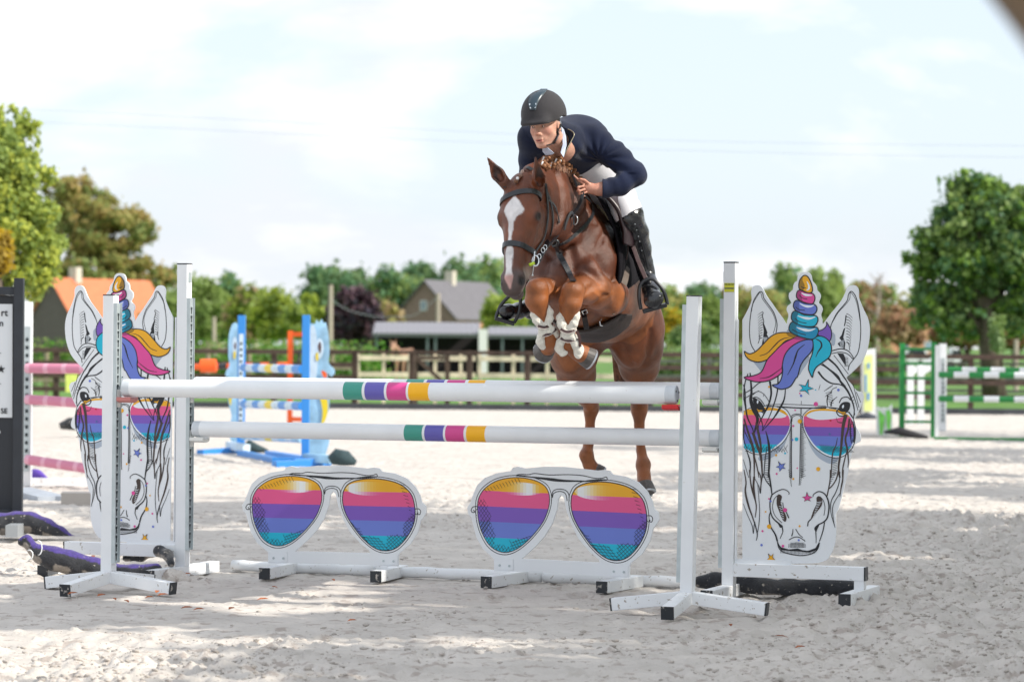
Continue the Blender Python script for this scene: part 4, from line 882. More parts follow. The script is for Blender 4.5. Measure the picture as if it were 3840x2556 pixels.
# ears inside dark, hooves
for (m0, od) in ((P(2020,668,16.50), nrm((.42,-.88,.1))), (P(1866,648,16.55), nrm((-.30,-.95,.1)))):
    q = np.linalg.norm((V-np.array(m0+od*.012))*np.array([1.5, 1, .55]), axis=1); m_ = (1-smooth(q, .024, .044))[:, None]*.85*((V-np.array(m0))@np.array(od) > -.006)[:, None]; col3 = col3*(1-m_)+np.array([.022, .012, .01])*m_
chest = np.exp(-(((V[:, 0]-P(2160,1100,17.3).x)/.12)**2+((V[:, 2]-1.66)/.22)**2))*(V[:, 1] < 17.5); 
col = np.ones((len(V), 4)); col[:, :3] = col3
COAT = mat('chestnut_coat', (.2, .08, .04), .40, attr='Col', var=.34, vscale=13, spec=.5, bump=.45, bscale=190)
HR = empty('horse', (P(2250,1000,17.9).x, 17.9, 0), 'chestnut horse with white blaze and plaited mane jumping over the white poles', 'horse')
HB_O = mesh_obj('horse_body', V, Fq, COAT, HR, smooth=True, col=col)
BV = BVHTree.FromPolygons([Vector(v) for v in V], Fq.tolist())
def surf(px, py, off=.006):
    d = ray(px, py).normalized(); h_, n_, i_, ds = BV.ray_cast(CAM, d)
    if h_ is None: h_, n_, i_, ds = BV.find_nearest(P(px, py, 17.0)); 
    if n_.y > 0 and n_.dot(d) > 0: n_ = -n_
    return h_+n_*off, n_
# eyes
for s_ in (-1, 1):
    m = MB(); m.sphere(hp(.240, s_*.0935, -.004), .0165, 10); m.build('eye', mat('horse_eye', (.010, .006, .005), .22, spec=.35), HR, smooth=True)
# hooves
HOOF = mat('hoof_horn', (.10, .09, .085), .45, var=.4, vscale=30); SHOE = mat('horseshoe_steel', (.55, .57, .6), .35, metal=.8)
def hoof(c0, c1, r0, r1, sq=None):
    a_, b_ = P(*c0), P(*c1); d = (b_-a_).normalized(); m = MB(); m.tube([a_, a_+(b_-a_)*.5, b_], [r0, (r0+r1)/2, r1], 20); h_ = m.build('hoof', HOOF, HR, smooth=False, bevel=.006)
    s_ = MB(); x = d.cross(Vector((0, 0, 1))).normalized(); y = d.cross(x); pts = [b_+d*.004+(x*math.cos(t)+y*math.sin(t))*r1*.88 for t in [rad(-150+300*i/16) for i in range(17)]]; s_.tube(pts, .0075, 6); s_.build('horseshoe', SHOE, h_)
hoof((2178,1326,17.02), (2215,1346,17.04), .050, .062); hoof((2052,1304,17.02), (2036,1322,17.08), .050, .062)
hoof((2417,1808,19.02), (2424,1846,18.99), .048, .064); hoof((2226,1756,19.0), (2248,1776,19.0), .044, .058)
HAIRL = mat('plait_hair', (.30, .13, .055), .6, var=.5, vscale=70, bump=.6, bscale=200)
# tail
HAIR = mat('chestnut_hair', (.17, .065, .025), .55, var=.5, vscale=60, sheen=.3)
rnd = random.Random(7); m = MB()
for i in range(60):
    a_ = P(2300+rnd.uniform(-12,12), 1120, 18.95); b_ = P(2315+rnd.uniform(-22,22), 1300, 19.2); c_ = P(2335+rnd.uniform(-26,26), 1400+rnd.uniform(-20,50), 19.32+rnd.uniform(-.05,.05))
    m.tube([Vector(x) for x in cr_smooth([a_, b_, c_], False, 4)], [.010]*8+[.003], 5)
m.build('tail', HAIR, HR)
# mane crest hair and plaits
m = MB()
crest = [(1962,668),(1975,640),(1990,612),(2015,590),(2045,578),(2075,580),(2105,592),(2130,612),(2150,640),(2166,668)]
cy = [16.66,16.74,16.82,16.92,17.02,17.10,17.18,17.26,17.33,17.40]
for i in range(420):
    t = rnd.uniform(0, 8.99); k = int(t); f_ = t-k; x = crest[k][0]*(1-f_)+crest[k+1][0]*f_; y = crest[k][1]*(1-f_)+crest[k+1][1]*f_; Y_ = cy[k]*(1-f_)+cy[k+1]*f_
    dy = rnd.uniform(0, 26); xx = x+rnd.uniform(-4,4);
    if xx < 2048: continue
    p0 = surf(xx, y+14+dy*.2, .010)[0]+Vector((0,.02,.012)); p1 = surf(xx+rnd.uniform(-3,5), y+26+dy*.4, .006)[0]; p2 = surf(xx+rnd.uniform(-3,9), y+36+dy*.7, .003)[0]; m.tube([p0, p1, p2], [.005, .006, .002], 4)
m.build('mane', HAIR, HR)
TAPE = mat('white_tape', (.8, .8, .8), .5)
for i, (x, y, Y_) in enumerate([(x_, y_+12, 17.1) for x_, y_ in ((2034,612),(2046,622),(2040,596),(2056,598),(2066,614),(2072,590),(2084,600),(2092,588),(2100,604),(2108,594),(2116,612),(2124,602),(2128,620),(2138,614),(2142,632),(2150,628),(2152,646),(2160,642),(2164,658),(2168,672))]):
    m = MB(); c0 = surf(x, y, .010)[0]+Vector((0, 0, .006)); rr = .015+.004*rnd.random()
    for k in range(5):
        t = k*1.26+i; m.sphere(c0+Vector((math.cos(t)*rr*.7, -.004*k, math.sin(t)*rr*.7)), rr*.72, 5)
    b_ = m.build('mane_plait', HAIRL, HR, smooth=True)
    if i % 2 == 0:
        m = MB(); c1 = c0+Vector((-.008, -.018, .002)); m.tube([c1+Vector((-.004,0,-.010)), c1+Vector((0,-.004,0)), c1+Vector((.005,0,.010))], .0048, 6); m.build('plait_band', TAPE, b_)
m = MB()
for i in range(36):
    x0 = 1958+rnd.uniform(-10,10); p0, _ = surf(x0, 642+rnd.uniform(-4,4), .004); p1, _ = surf(1950+rnd.uniform(-8,8), 666, .012); p2, _ = surf(1944+rnd.uniform(-4,4), 680, .016); m.tube([p0, p1, p2], [.003,.004,.004], 4)
m.sphere(surf(1938,686,.014)[0], .014, 6); fo = m.build('forelock', HAIR, HR, smooth=True)
m = MB(); c1 = surf(1945,680,.024)[0]; m.sphere(c1, .009, 6); m.build('forelock_band', TAPE, fo, smooth=True)
print('horse', len(V), time.time()-T0)
# ================= rider =================
SKIN = mat('skin', srgb(226, 158, 128), .5, sss=.12, var=.12, vscale=60, attr='Col')
NAVY = mat('navy_knit', srgb(19, 29, 56), .85, var=.35, vscale=7, bump=.5, bscale=300, sheen=.14, spec=.25)
BREE = mat('white_breeches', srgb(226, 226, 232), .75, var=.05, vscale=10, bump=.3, bscale=14)
BOOT = mat('black_boot_leather', (.012, .013, .016), .22, spec=.6, bump=.5, bscale=28, coat=.3)
LEA = mat('black_leather', (.016, .018, .022), .30, spec=.6, bump=.15, bscale=80)
LEB = mat('dark_brown_leather', srgb(62, 38, 38), .35, bump=.2, bscale=60)
HELM = mat('helmet_suede', srgb(44, 42, 46), .8, sheen=.1, bump=.4, bscale=260)
HELG = mat('helmet_gloss_panel', srgb(44, 62, 74), .32, spec=.5)
CHROME = mat('chrome', (.75, .78, .8), .18, metal=1)
SHIRT = mat('pale_blue_shirt', srgb(196, 208, 230), .8, bump=.2, bscale=60)
PR = empty('person', (P(2250, 700, 17.5).x, 17.5, 0), 'person riding the horse, leaning forward in a navy sweater, white breeches, black boots and helmet', 'rider')
hf = Vector((-math.sin(rad(29)), -math.cos(rad(29)), -.21)).normalized(); hu = Vector((-.12, -.10, 1)); hu = (hu-hf*hu.dot(hf)).normalized(); hs_ = hf.cross(hu); 
if hs_.x < 0: hs_ = -hs_          # person's left (image right)
HO = P(2044, 446, 16.78)
def fp(f, s, u): return HO+hf*f+hs_*s+hu*u
BH = .004
def person_prims(S, g=0.0, only=None):
    def ch(l, k=.03, ax=None, f=1.0): S.chain([(P(*p), r+g) for p, r in l], k, ax, f)
    want = lambda n: only is None or n in only
    if want('head'):
        FB = (hs_, hf, hu)
        S.ell(HO, (.076, .096, .098), .02, FB); S.ell(fp(.022, 0, -.060), (.062, .074, .080), .03, FB)
        for s_ in (-1, 1):
            S.ell(fp(.058, s_*.038, -.058), (.026, .024, .028), .02, FB); S.cone(fp(.035, s_*.050, -.085), fp(.062, s_*.022, -.132), .020, .018, .02)
            S.ell(fp(.086, s_*.028, -.012), (.026, .013, .009), .012, FB)
        S.ell(fp(.072, 0, -.134), (.026, .022, .018), .018, FB); S.cone(fp(.084, 0, -.02), fp(.112, 0, -.062), .010, .013, .010)
        S.ell(fp(.108, 0, -.066), (.018, .016, .010), .006, FB)
        S.ell(fp(.076, 0, -.096), (.034, .024, .024), .018, FB)
        for s_ in (-1, 1):
            S.ell(fp(.094, s_*.031, -.030), (.015, .012, .008), .006, FB, sub=True); S.ell(fp(.078, s_*.031, -.030), (.014, .013, .009), .003, FB)
            S.ell(fp(.098, s_*.012, -.074), (.009, .010, .007), .004, FB)
            S.ell(fp(-.002, s_*.079, -.048), (.007, .017, .031), .006, FB); S.ell(fp(.002, s_*.087, -.046), (.005, .009, .018), .004, FB, sub=True)
        S.cone(fp(.099, -.020, -.100), fp(.1005, .018, -.098), .0055, .0055, .003); S.cone(fp(.097, -.017, -.113), fp(.098, .016, -.112), .0065, .0065, .003)
        S.cone(fp(.103, -.015, -.1065), fp(.103, .014, -.1055), .0030, .0030, .001, sub=True)
    if want('neck'): S.cone(fp(-.015, 0, -.07), P(2108, 560, 17.0), .056+g, .064+g, .03)
    if want('torso'):
        ch([((2112,535,17.05), .10), ((2150,560,17.22), .125), ((2200,610,17.42), .130), ((2245,665,17.58), .140)], .06, (1, -.2, 0), 1.15)
        S.ell(P(2165,512,17.22), (.146+g, .125+g, .112+g), .06); S.ell(P(2205,526,17.2), (.10+g, .11+g, .09+g), .05); S.ell(P(2040,520,17.08), (.10+g, .09+g, .10+g), .05)
        ch([((2000,520,17.06), .070), ((2215,522,17.14), .078)], .05)
    if want('hips'): ch([((2230,670,17.62), .13), ((2262,715,17.78), .145)], .05, (1, -.2, 0), 1.2)
    if want('armR'): ch([((1998,515,17.05), .068), ((1993,600,17.14), .056), ((1992,650,17.2), .050), ((2012,690,17.24), .040)], .03)
    if want('armL'): ch([((2218,520,17.12), .075), ((2310,588,17.10), .064), ((2372,645,17.06), .052), ((2383,657,17.05), .047), ((2330,693,17.02), .045), ((2262,708,17.0), .037), ((2238,711,16.99), .034)], .03)
    if want('handL'):
        S.cone(P(2240,711,17.0), P(2218,708,16.99), .026, .028, .02); S.ell(P(2203,704,16.985), (.036, .020, .030), .015)
        for l in ([(2190,690,16.965,.0115),(2172,677,16.955,.0105),(2152,658,16.95,.0085)], [(2188,698,16.955,.0115),(2168,702,16.94,.0105),(2166,716,16.95,.010),(2178,719,16.97,.009)],
                  [(2192,710,16.955,.0115),(2173,716,16.942,.0105),(2172,728,16.955,.0095),(2184,729,16.97,.009)], [(2200,720,16.96,.0105),(2183,727,16.95,.0095),(2184,736,16.96,.0085),(2194,735,16.975,.008)],
                  [(2210,690,16.975,.0125),(2192,676,16.955,.0115),(2174,670,16.945,.0095)]):
            S.chain([(P(a_, b_, c_), r+g) for a_, b_, c_, r in l], .006)
    if want('handR'):
        S.ell(P(2022,700,17.25), (.035, .028, .035), .015)
        for k in range(4): S.chain([(P(2016+k*6,690+k*8,17.22), .010), (P(2030+k*6,694+k*8,17.2), .010), (P(2032+k*6,702+k*8,17.23), .009)], .005)
        S.chain([(P(2012,694,17.22), .011), (P(2028,684,17.2), .010)], .006)
    if want('legL'): ch([((2275,715,17.76), .115), ((2318,745,17.55), .098), ((2348,785,17.36), .076), ((2360,812,17.33), .068), ((2385,870,17.40), .060), ((2400,930,17.47), .052), ((2418,1000,17.50), .040), ((2428,1040,17.5), .036)], .03)
    if want('legR'): ch([((2190,730,17.76), .115), ((2120,790,17.72), .095), ((2075,860,17.66), .072), ((2062,930,17.68), .064), ((2050,1020,17.72), .056), ((2025,1090,17.72), .045), ((2010,1125,17.7), .040)], .03)
def region(*n):
    return n
def build_sdf(lo_px, only, g, name, m_, h=BH, parent=None, post=None, colf=None, it=1):
    s = SDF(lo_px[0], lo_px[1], h); person_prims(s, g, only)
    if post: post(s)
    V, Fq = s.mesh(); V = relax(V, Fq, it, .5)
    return mesh_obj(name, V, Fq, m_, parent or PR, smooth=True, col=colf(V) if colf else None), V
LO, HI = (-.05, 16.55, 1.5), (.85, 18.1, 2.9)
def skincol(V):
    c = np.ones((len(V), 4)); c[:, :3] = (.58, .315, .230)
    r = V-np.array(HO); f_, s_, u_ = r@np.array(hf), r@np.array(hs_), r@np.array(hu)
    def spot(f, s, u, rr, cc, a=.8, q=(1, 1, 1)):
        d = np.sqrt(((f_-f)*q[0])**2+((s_-s)*q[1])**2+((u_-u)*q[2])**2); m_ = ((1-smooth(d, rr*.5, rr))*a)[:, None]; c[:, :3] = c[:, :3]*(1-m_)+np.array(cc)*m_
    for q in (-1, 1):
        spot(.075, q*.042, -.060, .035, (.56, .22, .165), .5); spot(.088, q*.030, -.008, .016, (.05, .03, .02), .9, (.3, .55, 1.6)); spot(.09, q*.031, -.030, .014, (.30, .14, .10), .7, (.3, .8, 1.2))
    spot(.115, 0, -.066, .022, (.60, .25, .18), .5); spot(.10, 0, -.106, .023, (.48, .13, .11), .9, (.4, .8, 2.2)); spot(.10, 0, -.106, .012, (.06, .01, .01), .95, (.3, .7, 3.2))
    hair = smooth(-f_, -.02, .0)*smooth(u_, -.055, -.035)*(abs(s_) > .03)*(1-smooth(V[:, 1], 16.93, 16.97)); hair = hair*(V[:, 2] > 2.5); hair = (hair*~((abs(s_) > .074)&(u_ < -.02)))[:, None]
    c[:, :3] = c[:, :3]*(1-hair)+np.array((.022, .014, .010))*hair
    hm = (V[:, 2] < 2.42)[:, None]; nz = (.5+.5*np.sin(V[:, 0]*420)*np.sin(V[:, 2]*380))[:, None]; c[:, :3] = np.where(hm, c[:, :3]*(.88+.12*nz)*np.array([1, .88, .85]), c[:, :3])
    return c
body, BVv = build_sdf((LO, (.85, 18.1, 2.86)), None, -.004, 'body', SKIN, parent=PR, colf=skincol)
def cut(f):
    def g_(s):
        X, Y, Z = np.meshgrid(s.ax[0], s.ax[1], s.ax[2], indexing='ij', sparse=True); s.D = np.maximum(s.D, f(X, Y, Z).astype(np.float32))
    return g_
def plane_cut(p, n):   # removes the side n points to
    p, n = np.array(p), np.array(nrm(n)); return lambda X, Y, Z: (X-p[0])*n[0]+(Y-p[1])*n[1]+(Z-p[2])*n[2]
def many(*fs): return lambda X, Y, Z: np.maximum.reduce(np.broadcast_arrays(*[f(X, Y, Z) for f in fs]))
# sweater
wr_d = P(2218,708,16.98)-P(2262,708,17.0)
def swpost(s):
    X, Y, Z = np.meshgrid(s.ax[0], s.ax[1], s.ax[2], indexing='ij', sparse=True)
    f1 = plane_cut(P(2234,711,16.99), wr_d)
    hem = plane_cut(P(2208,606,17.32), (.60,.30,-.78))
    a0 = P(2262,602,17.1); ang = np.arctan2(Z-a0.z, X-a0.x+.02*np.sin(Y*20)); rr = np.sqrt((X-a0.x)**2+(Z-a0.z)**2)
    f1_ = np.abs(np.sin(ang*6.5+rr*9))**2.5*.0075*np.exp(-(rr/.20)**2)*np.clip(rr/.05, 0, 1)
    e0, e1 = P(2383,657,17.05), P(2238,711,16.99); ed = (e1-e0).normalized(); ta = (X-e0.x)*ed.x+(Y-e0.y)*ed.y+(Z-e0.z)*ed.z
    f2_ = np.abs(np.sin(ta*62+(X+Z)*26+2*np.sin(Y*30)))**2*.0048*np.clip((ta+.06)/.05, 0, 1)*np.clip((.19-ta)/.06, 0, 1)*(Z < P(2300,650,17).z)*(X > a0.x-.12)
    f3_ = (.0035*np.sin((X*.6-Z)*48+3*np.sin(X*15+Y*9)))*np.clip(1-rr/.5, 0, 1)
    s.D = s.D+hemf if False else s.D
    s.D = (s.D+f1_+f2_+f3_).astype(np.float32)
    hem = plane_cut(P(2208,606,17.32), (.60,.30,-.78))
    f1 = plane_cut(P(2234,711,16.99), wr_d)
    armreg = (X > P(2255,600,17.1).x+.0)&(Y < 17.25)
    D2 = np.maximum(s.D, np.where(armreg, -1, hem(X, Y, Z))); s.D = np.maximum(D2, np.where(Z < 2.42, f1(X, Y, Z), -1)).astype(np.float32)
    # open collar
    nk = np.array(fp(.02, .0, -.17)); a_ = np.array(P(2092,560,16.88)); 
    s.cone(fp(.0, 0, -.06), P(2086,552,16.90), .060, .024, .008, sub=True); s.cone(P(2086,552,16.9), P(2100,592,16.86), .022, .008, .005, sub=True)
sw, _ = build_sdf((LO, (.9, 18.1, 2.8)), ('torso', 'armL', 'armR'), .0115, 'sweater', NAVY, h=.005, post=swpost, it=0)
BS = BVHTree.FromObject(sw, bpy.context.evaluated_depsgraph_get()) if False else None
def bvh_of(o):
    me = o.data; org = origin_of(o.parent); return BVHTree.FromPolygons([v.co+org for v in me.vertices], [tuple(p.vertices) for p in me.polygons])
BS = bvh_of(sw)
def hit(B_, px, py, off=.004):
    d = ray(px, py).normalized(); h_, n_, i_, ds = B_.ray_cast(CAM, d)
    if h_ is None: h_, n_, i_, ds = B_.find_nearest(P(px, py, 16.95))
    if n_.dot(d) > 0: n_ = -n_
    return h_+n_*off, n_
# collar of sweater, zip and shirt
m = MB(); cc_ = P(2083,530,16.93)
ring = [(2100,466,16.94),(2112,485,16.90),(2140,490,16.88),(2150,508,16.85),(2140,530,16.83),(2125,560,16.80),(2113,590,16.80)]
m.ribbon([P(*p) for p in cr_smooth(ring, False, 4)], Vector((.35, -1, .1)), .0, .0) if False else None
up_ = [P(*p) for p in cr_smooth([(2096,462,16.98),(2116,478,16.91),(2142,490,16.87),(2153,503,16.85),(2146,522,16.84),(2130,552,16.82),(2114,585,16.82)], False, 4)]
lo_ = [P(*p) for p in cr_smooth([(2100,475,17.02),(2112,500,16.97),(2130,520,16.95),(2128,535,16.95),(2122,552,16.94),(2114,570,16.92),(2108,588,16.90)], False, 4)]
q = []; f_ = []
for a_, b_ in zip(up_, lo_): q += [a_, b_, b_+Vector((.004, .008, 0)), a_+Vector((.004, .010, 0))]
for i in range(len(up_)-1):
    a_ = 4*i
    for k in range(4): f_.append((a_+k, a_+(k+1) % 4, a_+4+(k+1) % 4, a_+4+k))
m.add(q, f_); m.build('sweater_collar', NAVY, PR, smooth=True)
m = MB(); m.tube([p+Vector((0, -.002, 0)) for p in up_[6:]], .0022, 6); m.build('zip', mat('brass_zip', (.5, .45, .32), .4, metal=.6), PR)
def slab(pts, th, name, m_, parent):   # small cloth flap through 3D points
    m = MB(); m.prism(pts, Vector((.3, 1, 0)).normalized()*th); return m.build(name, m_, parent, bevel=.0015)
slab([P(2104,474,16.90), P(2114,486,16.89), P(2122,512,16.86), P(2124,545,16.82), P(2113,590,16.80), P(2102,572,16.80), P(2110,540,16.83), P(2107,505,16.87)], .006, 'shirt_collar', SHIRT, PR)
slab([P(2033,555,16.76), P(2052,552,16.77), P(2078,574,16.79), P(2070,580,16.80), P(2045,582,16.82), P(2034,568,16.80)], .006, 'shirt_collar', SHIRT, PR)
# cuff
# breeches
knee_n = (P(2385,870,17.40)-P(2348,785,17.36))
def brcut(X, Y, Z):
    up_cut = -plane_cut(P(2208,606,17.32)-Vector((.012,.006,-.016)), (.60,.30,-.78))(X, Y, Z)
    knee = np.where(X > P(2230,800,17.5).x, plane_cut(P(2374,822,17.35), (.25,-.1,-1))(X, Y, Z), plane_cut(P(2070,900,17.66), (0,0,-1))(X, Y, Z))
    return np.maximum(up_cut, knee)
br, _ = build_sdf((LO, (.9, 18.25, 2.7)), ('hips', 'legL', 'legR', 'torso'), .004, 'breeches', BREE, h=.006, post=cut(brcut))
BR = bvh_of(br)
m = MB(); 
# boots
def boot(n, foot_pts, name):
    def post(s):
        X, Y, Z = np.meshgrid(s.ax[0], s.ax[1], s.ax[2], indexing='ij', sparse=True)
        s.D = s.D+(.0022*np.sin(Z*95+X*40)*np.sin(Y*50)).astype(np.float32)
        p_ = P(2370,800,17.35) if n == 'legL' else P(2068,880,17.66)
        s.D = np.maximum(s.D, plane_cut(p_, (-.62, .1, 1) if n == 'legL' else (0, 0, 1))(X, Y, Z).astype(np.float32))
        for (pts, k, ax, f) in foot_pts: s.chain([(P(*p), r) for p, r in pts], k, ax, f)
    lo = (.5, 17.05, 1.55) if n == 'legL' else (-.15, 17.25, 1.5); hi = (.95, 17.75, 2.35) if n == 'legL' else (.35, 17.95, 2.3)
    return build_sdf((lo, hi), (n,), .007, name, BOOT, h=.005, post=post)
footn = nrm((.35, .0, 1))
bl_, _ = boot('legL', [([((2428,1040,17.5), .041), ((2434,1062,17.46), .045), ((2442,1092,17.38), .044), ((2450,1120,17.30), .044), ((2453,1130,17.27), .040)], .025, None, 1.0), ([((2438,1080,17.42), .04), ((2440,1126,17.27), .034), ((2466,1117,17.27), .034)], .02, None, 1), ([((2433,1062,17.52), .04), ((2438,1088,17.55), .034)], .03, None, 1)], 'riding_boot')
br_, _ = boot('legR', [([((2010,1125,17.7), .044), ((1985,1150,17.66), .044), ((1945,1165,17.55), .043), ((1905,1168,17.45), .040), ((1893,1168,17.42), .036)], .025, None, 1.0), ([((2010,1140,17.72), .044), ((2030,1170,17.74), .042), ((1990,1175,17.66), .034)], .03, None, 1)], 'riding_boot')
BB = bvh_of(bl_)
m = MB(); pts = [hit(BB, x, y, .003) for x, y in ((2372,790),(2392,850),(2410,910),(2424,970),(2432,1010))]
m.ribbon([p for p, _ in pts], [n_ for _, n_ in pts], .012, .003); m.build('boot_panel', LEA, bl_)
for (x, y) in ((2380,840),(2386,862),(2393,886),(2398,905),(2406,940)):
    m = MB(); p, n_ = hit(BB, x, y, .002); m.sphere(p, .0045, 5); m.build('boot_stud', mat('dull_stud', (.25,.27,.3), .4, metal=.6), bl_, smooth=True)
m = MB(); pts = [hit(BB, x, y, .005) for x, y in ((2412,1076),(2428,1072),(2450,1074),(2466,1086))]; m.ribbon([p for p, _ in pts], [n_ for _, n_ in pts], .012, .004); m.build('spur_strap', LEA, bl_)
m = MB(); m.tube([P(2462,1082,17.42), P(2480,1100,17.5), P(2494,1104,17.55)], [.004, .005, .006], 8); m.build('spur', LEA, bl_)
# helmet
HS = SDF((.0, 16.45, 2.55), (.42, 17.2, 3.05), .004)
FBH = (hs_, hf, hu); hc = fp(-.004, -.006, .024)
HS.ell(hc, (.119, .146, .137), .01, FBH); HS.cone(fp(.11, -.05, -.006), fp(.11, .05, -.006), .028, .028, .04)
HS.ell(fp(.126, 0, -.004), (.078, .038, .014), .02, FBH)
X, Y, Z = np.meshgrid(*HS.ax, indexing='ij', sparse=True)
def ff(v): return (X-HO.x)*v.x+(Y-HO.y)*v.y+(Z-HO.z)*v.z
lower = -(ff(hu)+.010+.16*(ff(hf)+.0)+.0*ff(hs_)); lower = np.maximum(lower, -(ff(hu)+.026)) if False else lower
# brim line: front low at brow, rises over the ear, lower behind
brim = -(ff(hu)-(-.009+.020*np.clip((ff(hf)-.02)/.1, -1.6, 1)*-.3+ .018*np.clip(1-np.abs((ff(hf)+.005)/.06), 0, 1)))
HS.D = np.maximum(HS.D, brim.astype(np.float32))
inner = np.sqrt((ff(hs_)/.088)**2+((ff(hf)+.004)/.112)**2+((ff(hu)-.02)/.108)**2)-1
HS.D = np.maximum(HS.D, (-inner*.09).astype(np.float32))
V, Fq = HS.mesh(); V = relax(V, Fq, 1); hel = mesh_obj('helmet', V, Fq, HELM, PR, smooth=True); BHm = bvh_of(hel)
# gloss panel on the helmet
def on_helmet(px, py, off): return hit(BHm, px, py, off)
rows = [((2018,338),(2052,338)),((1999,352),(2042,350)),((1988,366),(2030,366)),((1983,384),(2018,384)),((1985,400),(2012,400)),((1990,414),(2009,414))]
m = MB(); q = []; f_ = []
for (a_, b_) in rows:
    for t in (0, .33, .66, 1): q.append(on_helmet(a_[0]+(b_[0]-a_[0])*t, a_[1]+(b_[1]-a_[1])*t, .0035)[0])
for i in range(len(rows)-1):
    for j in range(3): a_ = i*4+j; f_.append((a_, a_+1, a_+5, a_+4))
m.add(q, f_); pn = m.build('gloss_panel', HELG, hel, smooth=True); sm_ = pn.modifiers.new('s', 'SOLIDIFY'); sm_.thickness = .004
m = MB(); m.prism([on_helmet(x, y, .006)[0] for x, y in ((1986,391),(2013,389),(2010,407),(1990,409))], on_helmet(2000,398,.006)[1]*.002); m.build('badge', CHROME, pn, bevel=.0008)
edge = [on_helmet(x, y, .004)[0] for x, y in [r[1] for r in rows]]; m = MB(); m.tube(edge, .0016, 6); edge = [on_helmet(x, y, .004)[0] for x, y in [r[0] for r in rows]]; m.mi = 0; m.tube(edge, .0016, 6); m.build('panel_piping', mat('grey_piping', (.10, .13, .15), .4), pn)
# chin strap, both sides
BF = bvh_of(body)
def onf(px, py, off=.004): return hit(BF, px, py, off)
m = MB(); pp = [(2103,436),(2102,455),(2100,470),(2094,488),(2088,505),(2080,522),(2074,534)]; q = [onf(x, y, .008) for x, y in pp]; m.ribbon([a_ for a_, _ in q], [n_ for _, n_ in q], [.014,.014,.016,.020,.022,.020,.014], .006)
m.build('chin_strap', LEA, hel)
m = MB(); q = [onf(x, y, .006) for x, y in ((2072,534),(2062,540),(2048,545))]; m.ribbon([a_ for a_, _ in q], [n_ for _, n_ in q], .006, .003); m.build('strap_end', LEA, hel)
m = MB(); q = [fp(.03, -.080, -.02), fp(.035, -.078, -.05), fp(.045, -.066, -.09)]; m.ribbon(q, -hs_, .016, .004); m.build('chin_strap', LEA, hel)
# eyes
for s_ in (-1, 1):
    m = MB(); m.sphere(fp(.0795, s_*.0305, -.0300), .0112, 8); ey = m.build('eye', mat('eye_white', (.62, .58, .55), .2), PR, smooth=True)
    m = MB(); m.sphere(fp(.0866, s_*.0305-.002, -.0305), .0050, 8); m.build('iris', mat('iris', (.04, .03, .025), .1), ey, smooth=True)
print('rider', time.time()-T0)
# ================= saddlery =================
def shell(off, name, m_, parent, f, h=.008, thick=.014, D0=None, lo=(-.2, 16.9, 1.3), hi=(.95, 18.7, 2.6)):
    base = trunk if D0 is None else D0
    s = SDF(base.lo, base.lo+(base.n-1)*base.h, base.h); 
    i0 = [int((lo[k]-base.lo[k])/base.h) for k in range(3)]; i1 = [int((hi[k]-base.lo[k])/base.h) for k in range(3)]
    sl = tuple(slice(max(0, i0[k]), min(base.n[k], i1[k])) for k in range(3))
    s.lo = base.lo+np.array([sl[k].start for k in range(3)])*base.h; s.D = base.D[sl].copy(); s.n = np.array(s.D.shape); s.ax = [s.lo[k]+np.arange(s.n[k])*base.h for k in range(3)]
    X, Y, Z = np.meshgrid(*s.ax, indexing='ij', sparse=True)
    s.D = np.maximum(np.maximum(s.D-off, -(s.D-off+thick)), f(X, Y, Z)).astype(np.float32)
    V, Fq = s.mesh(); V = relax(V, Fq, 1, .4); return mesh_obj(name, V, Fq, m_, parent, smooth=True)
AX0 = P(2230,735,17.75)   # withers
AXv = np.array(HA); HBv = np.array(HB)
def fwd(X, Y, Z): return (X-AX0.x)*AXv[0]+(Y-AX0.y)*AXv[1]   # + towards the head
def dwn(X, Y, Z): return AX0.z-Z
SR = empty('saddle', (AX0.x, AX0.y, 0), 'dark brown jumping saddle with black pad and fleece on the chestnut horse', 'saddle')
PADM = mat('black_saddle_pad', (.010, .009, .012), .9, bump=.4, bscale=90, spec=.12)
padf = lambda X, Y, Z: np.maximum.reduce(np.broadcast_arrays(fwd(X, Y, Z)-(.06+.27*np.clip(dwn(X, Y, Z)/.45, 0, 1)**1.5-.9*np.clip(dwn(X, Y, Z)-.48, 0, 1)), -(fwd(X, Y, Z)+.46), dwn(X, Y, Z)-(.50+.25*fwd(X, Y, Z)), -.03-Z*0))
shell(.022, 'saddle_pad', PADM, SR, padf, thick=.018)
flapf = lambda X, Y, Z: np.maximum.reduce(np.broadcast_arrays(fwd(X, Y, Z)-(-.02+.26*np.clip(dwn(X, Y, Z)/.42, 0, 1)**1.4-1.2*np.clip(dwn(X, Y, Z)-.45, 0, 1)), -(fwd(X, Y, Z)+.33), dwn(X, Y, Z)-.57))
SADL = mat('saddle_leather', srgb(40, 24, 30), .38, bump=.12, bscale=40)
def loft(fr, ou, Yf, Yo, th, name, m_):
    A_ = cr_smooth(fr, False, 4); B_ = cr_smooth(ou, False, 4); n_ = len(A_); m = MB(); q = []; f_ = []
    for i in range(n_):
        for t in (0, .25, .5, .75, 1): 
            p = A_[i]*(1-t)+B_[i]*t; q.append(P(p[0], p[1], Yf+(Yo-Yf)*t**1.3))
    for i in range(n_-1):
        for j in range(4): a_ = i*5+j; f_.append((a_, a_+1, a_+6, a_+5))
    m.add(q, f_); o_ = m.build(name, m_, SR, smooth=True); d_ = o_.modifiers.new('s', 'SOLIDIFY'); d_.thickness = th; d_.offset = 0; return o_
loft([(2240,732),(2264,775),(2293,835),(2312,890),(2320,950),(2322,1010),(2316,1070),(2300,1098)], [(2262,733),(2305,790),(2335,850),(2354,905),(2360,940),(2356,985),(2345,1030),(2318,1096)], 17.30, 17.62, .014, 'saddle_pad', PADM)
